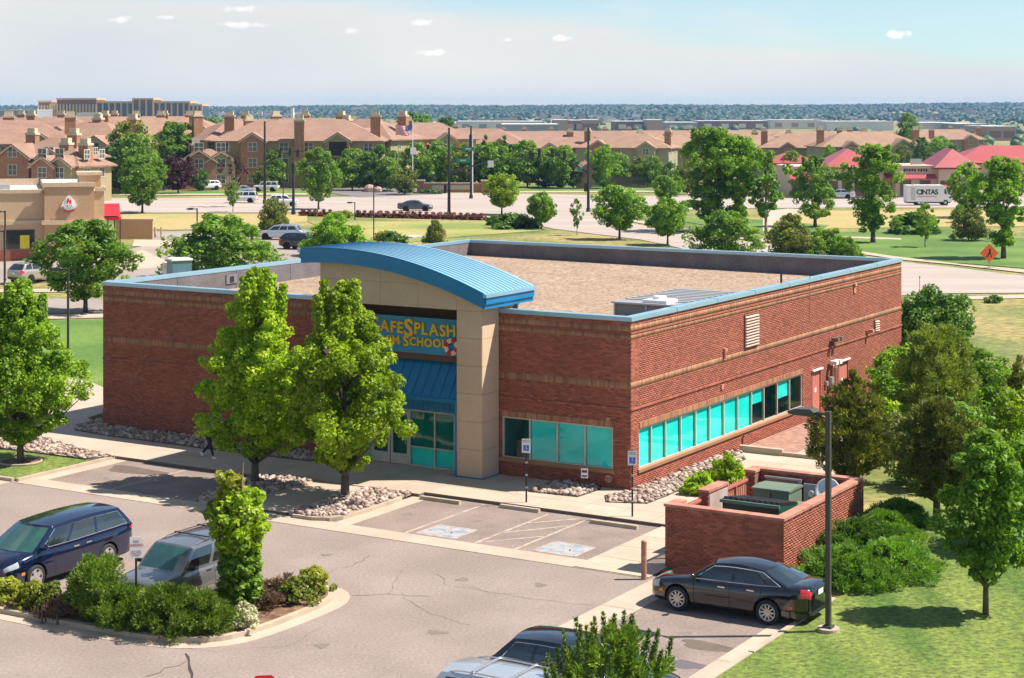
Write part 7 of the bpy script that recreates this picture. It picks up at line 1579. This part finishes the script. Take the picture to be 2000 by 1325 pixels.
for u, lab in ((1852, 'left pink patio parasol before the truck side shop'), (1868, 'right pink patio parasol before the truck side shop')):
    t = thing('patio_parasol', lab, 'parasol', at(u, 389), 0, 'pink parasols of the shop patio'); b = MB(); b.cyl((0, 0, 0), (0, 0, 2.3), .04, n=6); b.build('pole', M_galv, parent=t); b = MB(); b.cyl((0, 0, 1.9), (0, 0, 2.5), 1.2, .05, 8); b.build('canopy', mat('parasol_pink', (.62, .10, .12), .7), parent=t)
# ---- fast-food restaurant
M_tan = mat('restaurant_tan', (.52, .36, .22), .9, col2=(.57, .40, .25), scale=.4, grain=.08, gscale=6); M_tan2 = mat('restaurant_brown', (.46, .28, .155), .9, col2=(.50, .31, .18), scale=.4, grain=.08, gscale=6); M_tanc = mat('restaurant_cornice', (.55, .41, .27), .8); M_membrane = mat('roof_membrane', (.62, .60, .58), .8)
rp = at(100, 505); ry = rp.y
rst = thing('restaurant', 'tan stucco fast-food restaurant with round red and white logo sign and dark window', 'restaurant', (-38.85 + 38.85 * math.cos(R(16)), ry + 38.85 * math.sin(R(16)), 0), R(16))
def rb(n, x0, x1, y0, y1, z0, z1, m, par=None): b = MB(); b.box(x0, x1, y0, y1, z0, z1); return b.build(n, m, parent=par or rst)
rb('wall', -58, -44.4, 0, 18, -.2, 6.3, M_tan); rb('tower', -44.4, -39.85, -.9, 18, -.2, 6.9, M_tan2); rb('wall', -39.85, -38.85, .2, 16, -.2, 6.4, M_tan); rb('rear_tower', -41.0, -38.9, 5.5, 9, 6.4, 7.75, M_tan2)
rb('roof', -58, -44.5, .5, 18, 6.3, 6.32, M_membrane); rb('roof', -44.3, -40, -.4, 17.5, 6.9, 6.93, M_membrane)
for a in ((-58.1, -44.55, -.15, .5, 6.3, 6.65), (-44.55, -39.7, -1.05, -.4, 6.9, 7.3), (-39.7, -38.7, .05, .6, 6.4, 6.75), (-41.15, -38.75, 5.35, 9.15, 7.75, 8.05), (-58.1, -44.55, 17.6, 18.1, 6.3, 7.0)): rb('cornice', *a, M_tanc)
rb('band', -58.1, -44.45, -.2, -.001, 3.35, 3.75, M_tanc); rb('band', -44.65, -39.7, -1.1, -.901, 3.35, 3.75, M_tanc); rb('band', -39.8, -38.7, .0, .19, 3.35, 3.75, M_tanc)
rb('brick_base', -58.05, -44.45, -.12, -.001, -.2, .95, M_brick); rb('brick_base', -44.6, -39.8, -1.0, -.901, -.2, .95, M_brick)
w = rb('window', -48.0, -45.35, -.08, -.002, 1.05, 2.8, mat('restaurant_window', (.03, .03, .025), .1, coat=.6)); q = MB(); q.box(-46.6, -45.75, -.11, -.081, 1.1, 2.35); q.build('yellow_poster', mat('yellow_poster', (.75, .60, .02), .6), parent=w)
for a in ((-48.06, -48.0, -.1, 0, 1.0, 2.86), (-45.35, -45.29, -.1, 0, 1.0, 2.86), (-48.06, -45.29, -.1, 0, 2.8, 2.86)): rb('window_frame', *a, M_black)
rb('roof_screen', -52, -48.5, 6, 10, 6.32, 7.3, M_membrane); rb('roof_unit', -49.5, -47.5, 3, 5, 6.32, 7.0, M_galv)
sg = MB(); sg.cyl((-42.15, -.92, 5.25), (-42.15, -1.06, 5.25), .62, n=24); so = sg.build('logo_sign', M_white, parent=rst)
q = MB(); 
def hatpt(pts, y0, y1, m, n): b = MB(); b.extr(pts, 'y', y0, y1); b.build(n, m, parent=so)
hatpt([(-42.62, 4.9), (-41.68, 4.9), (-41.78, 5.2), (-41.92, 5.95), (-42.15, 6.12), (-42.4, 5.95), (-42.52, 5.2)], -1.12, -1.065, M_white, 'hat_outline'); hatpt([(-42.42, 5.05), (-41.88, 5.05), (-42.0, 5.75), (-42.1, 5.55), (-42.22, 5.9), (-42.34, 5.7)], -1.16, -1.125, M_red, 'hat_red'); hatpt([(-42.75, 4.78), (-42.15, 4.66), (-41.55, 4.78), (-41.7, 4.62), (-42.15, 4.52), (-42.6, 4.62)], -1.12, -1.065, M_red, 'brim_red')
put_text("Arby's", .58, M_white, so, (-42.15, -1.2, 5.2), E90, .03, .02)
aw = rb('red_awning', -38.84, -37.2, 1.0, 4.0, 3.55, 3.85, M_red); b = MB(); b.extr([(.6, 4.0), (2.4, 5.1), (4.2, 4.0)], 'x', -38.84, -37.3); b.build('awning_top', M_red, parent=aw)
for x in (-38.5, -37.9, -37.35): rb('awning_post', x, x + .1, 1.2, 1.3, 0, 3.55, M_black)
o = MB(); o.box(-43.5, -39.4, 0, .35, 0, 2.05); w = o.build('screen_wall', M_tan2, loc=(0, at(250, 467).y, 0)); tagp(w, 'low tan screen wall beside the restaurant and its red awning', 'wall'); rb('cap', -43.6, -39.3, -.06, .41, 2.05, 2.2, M_tanc, w)
for u, lab in ((303, 'left ochre bollard beyond the low tan screen wall'), (315, 'right ochre bollard beyond the low tan screen wall')): b = MB(); b.cyl((0, 0, 0), (0, 0, 1.15), .1, n=8); o = b.build('bollard', mat('ochre_bollard', (.50, .33, .16), .7), loc=at(u, 464)); tagp(o, lab, 'bollard', 'ochre bollards by the restaurant')
o = MB(); o.box(-1.0, 1.0, -1.4, 1.4, 0, .12); o = o.build('stone_slab', mat('slab_grey', (.42, .40, .37), .8), loc=at(804, 463), rz=-.5); tagp(o, 'pale flat utility slab lying on the dry lawn behind the blue roof', 'slab')
# ---- stone entry wall, gate post, wooden fence
p = at(885, 376); t = thing('entry_wall', 'long low stone entry sign wall with square end piers at the corner', 'sign wall', p, 0)
b = MB(); b.box(-5.2, 5.2, 0, .5, 0, 1.5); b.build('wall', M_walls, parent=t)
for x in (-5.7, 5.3): b = MB(); b.box(x - .5, x + .8, -.25, .9, 0, 1.95); c = b.build('pier', M_walls, parent=t); q = MB(); q.box(x - .6, x + .9, -.35, 1.0, 1.95, 2.1); q.build('pier_cap', M_cream, parent=c)
b = MB(); b.box(-5.1, 5.2, -.08, .58, 1.5, 1.65); b.build('coping', M_cream, parent=t); b = MB(); b.box(-3.6, 3.4, -.06, -.001, .45, 1.2); s_ = b.build('name_panel', mat('pale_panel', (.50, .42, .32), .8), parent=t)
p = at(1218, 365); t = thing('wooden_fence', 'weathered wooden board fence behind the trees right of the mast', 'fence', p, 0, None); 
for i in range(62): q = MB(); x = -6 + i * .2; q.box(x, x + .18, -.02, .02, 0, 1.85 + rnd.uniform(-.03, .03)); q.build('board', mat('weathered_wood', (.23, .18, .14), .9, scale=2), parent=t)
b = MB(); b.box(-6, 6.4, .02, .07, .4, .5); b.box(-6, 6.4, .02, .07, 1.4, 1.5); b.build('rail', MATS['weathered_wood'], parent=t)
t = thing('gate_house', 'small pink roofed gate kiosk by the right signal mast', 'kiosk', at(1140, 368), 0); b = MB(); b.box(-1.3, 1.3, -1.3, 1.3, 0, 3.2); b.build('wall', M_walls, parent=t); b = MB(); hip(b, -1.3, 1.3, -1.3, 1.31, 3.2, 2.2, .5); b.build('roof', M_roofp, parent=t)
for u, v, s, lab in ((722, 375, 1.0, 'pinkish landscape boulder on the entrance island'), (738, 376, .7, 'smaller boulder right of the pinkish one on the entrance island')):
    b = MB(); b.ball((0, 0, .4), 1.1 * s, .8 * s, .9 * s, 7, 5); o = b.build('boulder', mat('pink_boulder', (.45, .30, .24), .9), loc=at(u, v)); tagp(o, lab, 'boulder')
# ---- office on the horizon
OY = 1500.0; ofc = thing('office_building', 'long tan columned office building with blue glass on the horizon', 'office building', (0, OY, 0), 0)
M_otan = mat('office_tan', (.58, .38, .19), .8); M_obr = mat('office_brick', (.22, .10, .065), .9); M_ogl = mat('office_glass', (.015, .035, .075), .12, col2=(.03, .07, .12), scale=.02, coat=.5)
def oz(v): return CAM_H - (v - 214) * OY / 3480
for (u0, u1, vt, col, vb) in [(74, 98, 197, 4, 206), (98, 111, 203, 3, 206), (111, 187, 192, 12, 204), (187, 260, 198, 6, 202), (260, 299, 192, 3, 204), (299, 370, 198, 6, 202), (370, 394, 204, 3, 207)]:
    x0, x1 = PX(u0, OY), PX(u1, OY); z1 = oz(vt); zb_ = oz(vb); dy = (u0 * 7 % 5) * .8
    b = MB(); b.box(x0, x1, dy, 34, -2, zb_); b.build('glass_wall', M_ogl, parent=ofc); b = MB(); b.box(x0 - .2, x1 + .2, dy - .4, 34, zb_, z1 - 1.4); b.build('brick_band', M_obr if u0 < 187 or u0 == 260 else M_otan, parent=ofc); b = MB(); b.box(x0 - .6, x1 + .6, dy - 1.2, 34.4, z1 - 1.4, z1); b.build('cornice', M_otan, parent=ofc)
    for i in range(col + 1): x = x0 + (x1 - x0) * i / col; q = MB(); q.box(x - .75, x + .75, dy - 1.0, dy - .01, -2, z1 - 1.41 if u0 >= 187 else zb_); q.build('column', M_otan, parent=ofc)
    for k in range(1, 4): q = MB(); zz = -2 + (zb_ + 2) * k / 4; q.box(x0, x1, dy - .25, dy - .02, zz - .35, zz + .35); q.build('spandrel', M_obr if u0 < 187 else M_ogl, parent=ofc)
def lowbuild(label, u0, u1, vt, Y, m, m2=None, dep=60, name='warehouse', cat='warehouse', group='far low buildings on the plain'):
    z1 = CAM_H - (vt - 214) * Y / 3480; x0, x1 = PX(u0, Y), PX(u1, Y); z0 = -8; t = thing(name, label, cat, ((x0 + x1) / 2, Y, z0), 0, group); w = (x1 - x0) / 2
    b = MB(); b.box(-w, w, 0, dep, 0, z1 - z0); b.build('wall', m, parent=t); b = MB(); b.box(-w - .3, w + .3, -.3, dep + .3, z1 - z0, z1 - z0 + .5); b.build('roof', M_white, parent=t)
    if m2:
        n = max(2, int(w * 2 / 14))
        for i in range(n): q = MB(); x = -w + 2 * w * (i + .5) / n; q.box(x - 3.6, x + 3.6, -.3, -.01, (z1 - z0) * .35, (z1 - z0) * .75); q.build('window', m2, parent=t)
    return t
M_w1 = mat('pale_wall', (.70, .64, .60), .8); M_w2 = mat('tan_wall', (.42, .29, .21), .8); M_w3 = mat('brown_wall', (.24, .14, .11), .85); M_w4 = mat('grey_wall', (.30, .30, .32), .8)
lowbuild('low dark grey building left of the office on the horizon', -20, 72, 216, 1450, M_w4, M_ogl, name='grey_building', cat='building'); lowbuild('white low block in front of the office building', 150, 192, 222, 1250, M_w1, None, 20, name='white_building', cat='building')
for a in [('long pale warehouse left of centre on the plain', 893, 1060, 238, 1750, M_w1, M_w4), ('low warehouse left of the long pale one', 790, 888, 240, 1900, M_w4, M_ogl), ('tan two-tone building right of the long pale warehouse', 1082, 1110, 235, 1600, M_w2, None), ('brown low building among tan ones on the plain', 1112, 1135, 236, 1620, M_w3, M_w2), ('pink-tan block left of the far trees on the plain', 1138, 1170, 235, 1650, M_w2, M_w3), ('long brown low building on the plain', 1200, 1262, 238, 1700, M_w3, M_w1), ('tan block on the plain left of the striped building', 1265, 1295, 235, 1650, M_w2, None),
          ('pale warehouse right of the tan block', 1300, 1362, 240, 1750, M_w4, M_w1), ('long striped low building beyond the poplars', 1366, 1500, 237, 1800, M_w3, M_w1), ('pale boxy building right of the striped one', 1505, 1600, 235, 1850, M_w1, M_w2), ('very long pale warehouse beside the lone tree', 1615, 1745, 238, 1700, M_w1, None), ('white warehouse right of the lone tree', 1800, 1870, 241, 1300, M_w1, None), ('pale grey warehouse further right on the plain', 1872, 1925, 243, 1250, M_w4, M_w1), ('tan building at the far right of the plain', 1930, 1985, 248, 1150, M_w2, M_w3), ('long low pale roof in front of the far warehouses', 980, 1090, 244, 1350, M_w4, None)]:
    lowbuild(*a)
lowbuild('slim white tower standing left of centre on the horizon', 568, 573, 212, 1500, M_white, None, 6, 'white_tower', 'tower', None)
# ---- hills and the far wooded plain
def sst(a, b, t): t = np.clip((t - a) / (b - a), 0, 1); return t * t * (3 - 2 * t)
def hillz(X, Y):
    T = 17 + 9 * sst(300, 1500, X * 4600 / np.maximum(Y, 1)) + 1.6 * np.sin(X * .0031 + 1) + 1.1 * np.sin(X * .0083 + Y * .001)
    return -6.3 + (T + 6) * sst(2450, 4700, Y) ** .85
gx = np.linspace(-2600, 2600, 90); gy = np.linspace(2350, 5050, 40); XX, YY = np.meshgrid(gx, gy); Z = hillz(XX, YY)
b = MB(); b.grid([[(XX[j, i], YY[j, i], Z[j, i]) for i in range(90)] for j in range(40)]); hl_ = b.build('hills', mat('hill_ground', (.20, .19, .09), .95, col2=(.34, .28, .16), scale=.006, contrast=1.6), smooth=True); hl_['kind'] = 'structure'
ico_v = []; bm = bmesh.new(); bmesh.ops.create_icosphere(bm, subdivisions=1, radius=1); ico_v = np.array([v.co[:] for v in bm.verts]); ico_f = np.array([[v.index for v in f.verts] for f in bm.faces]); bm.free()
def scatter(name, P, S, m, label, cat, zs_=.8):
    rs_ = np.random.RandomState(1); n = len(P); V = ico_v[None] * (S[:, None, None] * rs_.uniform(.7, 1.3, (n, len(ico_v), 1))) * np.array([1, 1, zs_]) + P[:, None, :]
    F = (np.arange(n)[:, None, None] * len(ico_v) + ico_f[None]).reshape(-1, 3); me = npmesh(name, V.reshape(-1, 3), F, m, tint=np.repeat(rs_.uniform(0, 1, n), len(ico_f))); o = link(bpy.data.objects.new(name, me)); tagp(o, label, cat, kind='stuff'); return o
rs = np.random.RandomState(400); n = 14000; Yh = 2500 + 2450 * rs.uniform(0, 1, n) ** .8; Xh = rs.uniform(-.32, .36, n) * Yh; keep = (np.sin(Xh * .004 + Yh * .006) + np.sin(Xh * .011 - Yh * .003) + rs.normal(0, 1.0, n)) > -.7; Xh, Yh = Xh[keep], Yh[keep]
M_wood = leafmat('far_wood', (.010, .032, .014), (.04, .075, .03), .0)
scatter('wooded_hills', np.stack([Xh, Yh, hillz(Xh, Yh) + 3], 1), rs.uniform(3.5, 8, len(Xh)), M_wood, 'dark woods covering the long low hills on the horizon', 'woods')
n = 900; Yp = rs.uniform(750, 2450, n); Xp = rs.uniform(-.33, .34, n) * Yp; k = (np.sin(Xp * .012) + np.sin(Yp * .02) + rs.normal(0, .8, n) > .6) | (Xp > .24 * Yp); Xp, Yp = Xp[k], Yp[k]; zp = np.array([gh(x, y) for x, y in zip(Xp, Yp)])
scatter('plain_woods', np.stack([Xp, Yp, zp + 1.5], 1), rs.uniform(2.5, 5.5, len(Xp)), leafmat('plain_wood', (.03, .07, .015), (.10, .15, .04), .0), 'scattered far trees on the plain below the hills', 'woods')
n = 700; Yq = 2450 + 2000 * rs.uniform(0, 1, n); Xq = rs.uniform(-.32, .36, n) * Yq; zq = hillz(Xq, Yq); q = MB()
for x, y, z in zip(Xq, Yq, zq): q.ct = rs.uniform(); w_ = rs.uniform(5, 10); q.box(x - w_, x + w_, y - 5, y + 5, z - 1, z + rs.uniform(5, 8), bottom=False)
o = q.build('far_houses', mat('far_house', (.30, .22, .18), .8, tcol=(.72, .66, .60), scale=.01)); tagp(o, 'tiny far houses sprinkled over the wooded hills', 'houses', kind='stuff')
# trees standing round the office and along the ridge of the left plain
for i, (u, v0, h_) in enumerate([(412, 236, 9), (425, 237, 8), (440, 240, 7), (455, 241, 6), (470, 240, 6), (485, 238, 7), (500, 237, 6), (195, 238, 8), (260, 240, 6), (272, 240, 6), (330, 240, 6), (350, 240, 6), (372, 240, 8), (528, 238, 8), (545, 238, 7), (562, 239, 6), (600, 238, 7), (618, 238, 8), (640, 238, 7), (662, 239, 8), (680, 239, 7), (700, 239, 8)]):
    Y = 900.0 if u != 412 else 800.0; s = h_ / 7.5 * 1.35; tree('leafy_tree', ['dark green tree of the clump right of the horizon office', 'far green tree before the horizon office', 'far green tree on the skyline above the main apartments'][0 if 400 < u < 510 else (1 if u < 400 else 2)], 'tree', PR['far'][i % 4], (PX(u, Y), Y, -1.5), ['trees right of the office', 'trees before the office', 'trees above the main apartments'][0 if 400 < u < 510 else (1 if u < 400 else 2)], i, (s * 1.3, s * 1.3, s))
for i, (u, vt) in enumerate([(790, 226), (803, 223), (817, 224), (829, 228), (862, 235), (874, 231)]):
    Y = 620.0; z = gh(PX(u, Y), Y); H = CAM_H - (vt - 214) * Y / 3480 - z; s = H / 7.5; tree('leafy_tree', ['tall tree of the cluster above the flag', 'dark tree right of the cluster above the flag'][i > 3], 'tree', PR['far'][[0, 2, 0, 1, 2, 2][i]], (PX(u, Y), Y, z), ['tree cluster above the flag', 'dark trees above the signal mast'][i > 3], i, (s * .7, s * .7, s))

# ---- air
b = MB(); b.box(-5400, 5400, -160, 5300, -8.5, 46); hz = b.build('haze', None or mat('unused', (1, 1, 1)), kind='stuff'); hz.data.materials.clear()
m, t_, o_ = nodes('haze_air'); pv = t_.nodes.new('ShaderNodeVolumePrincipled'); pv.inputs['Color'].default_value = (.29, .57, .98, 1); pv.inputs['Density'].default_value = .00009; pv.inputs['Anisotropy'].default_value = .1; t_.links.new(pv.outputs[0], o_.inputs['Volume']); hz.data.materials.append(m)
tagp(hz, 'thin blue summer haze lying over the plain', 'haze')
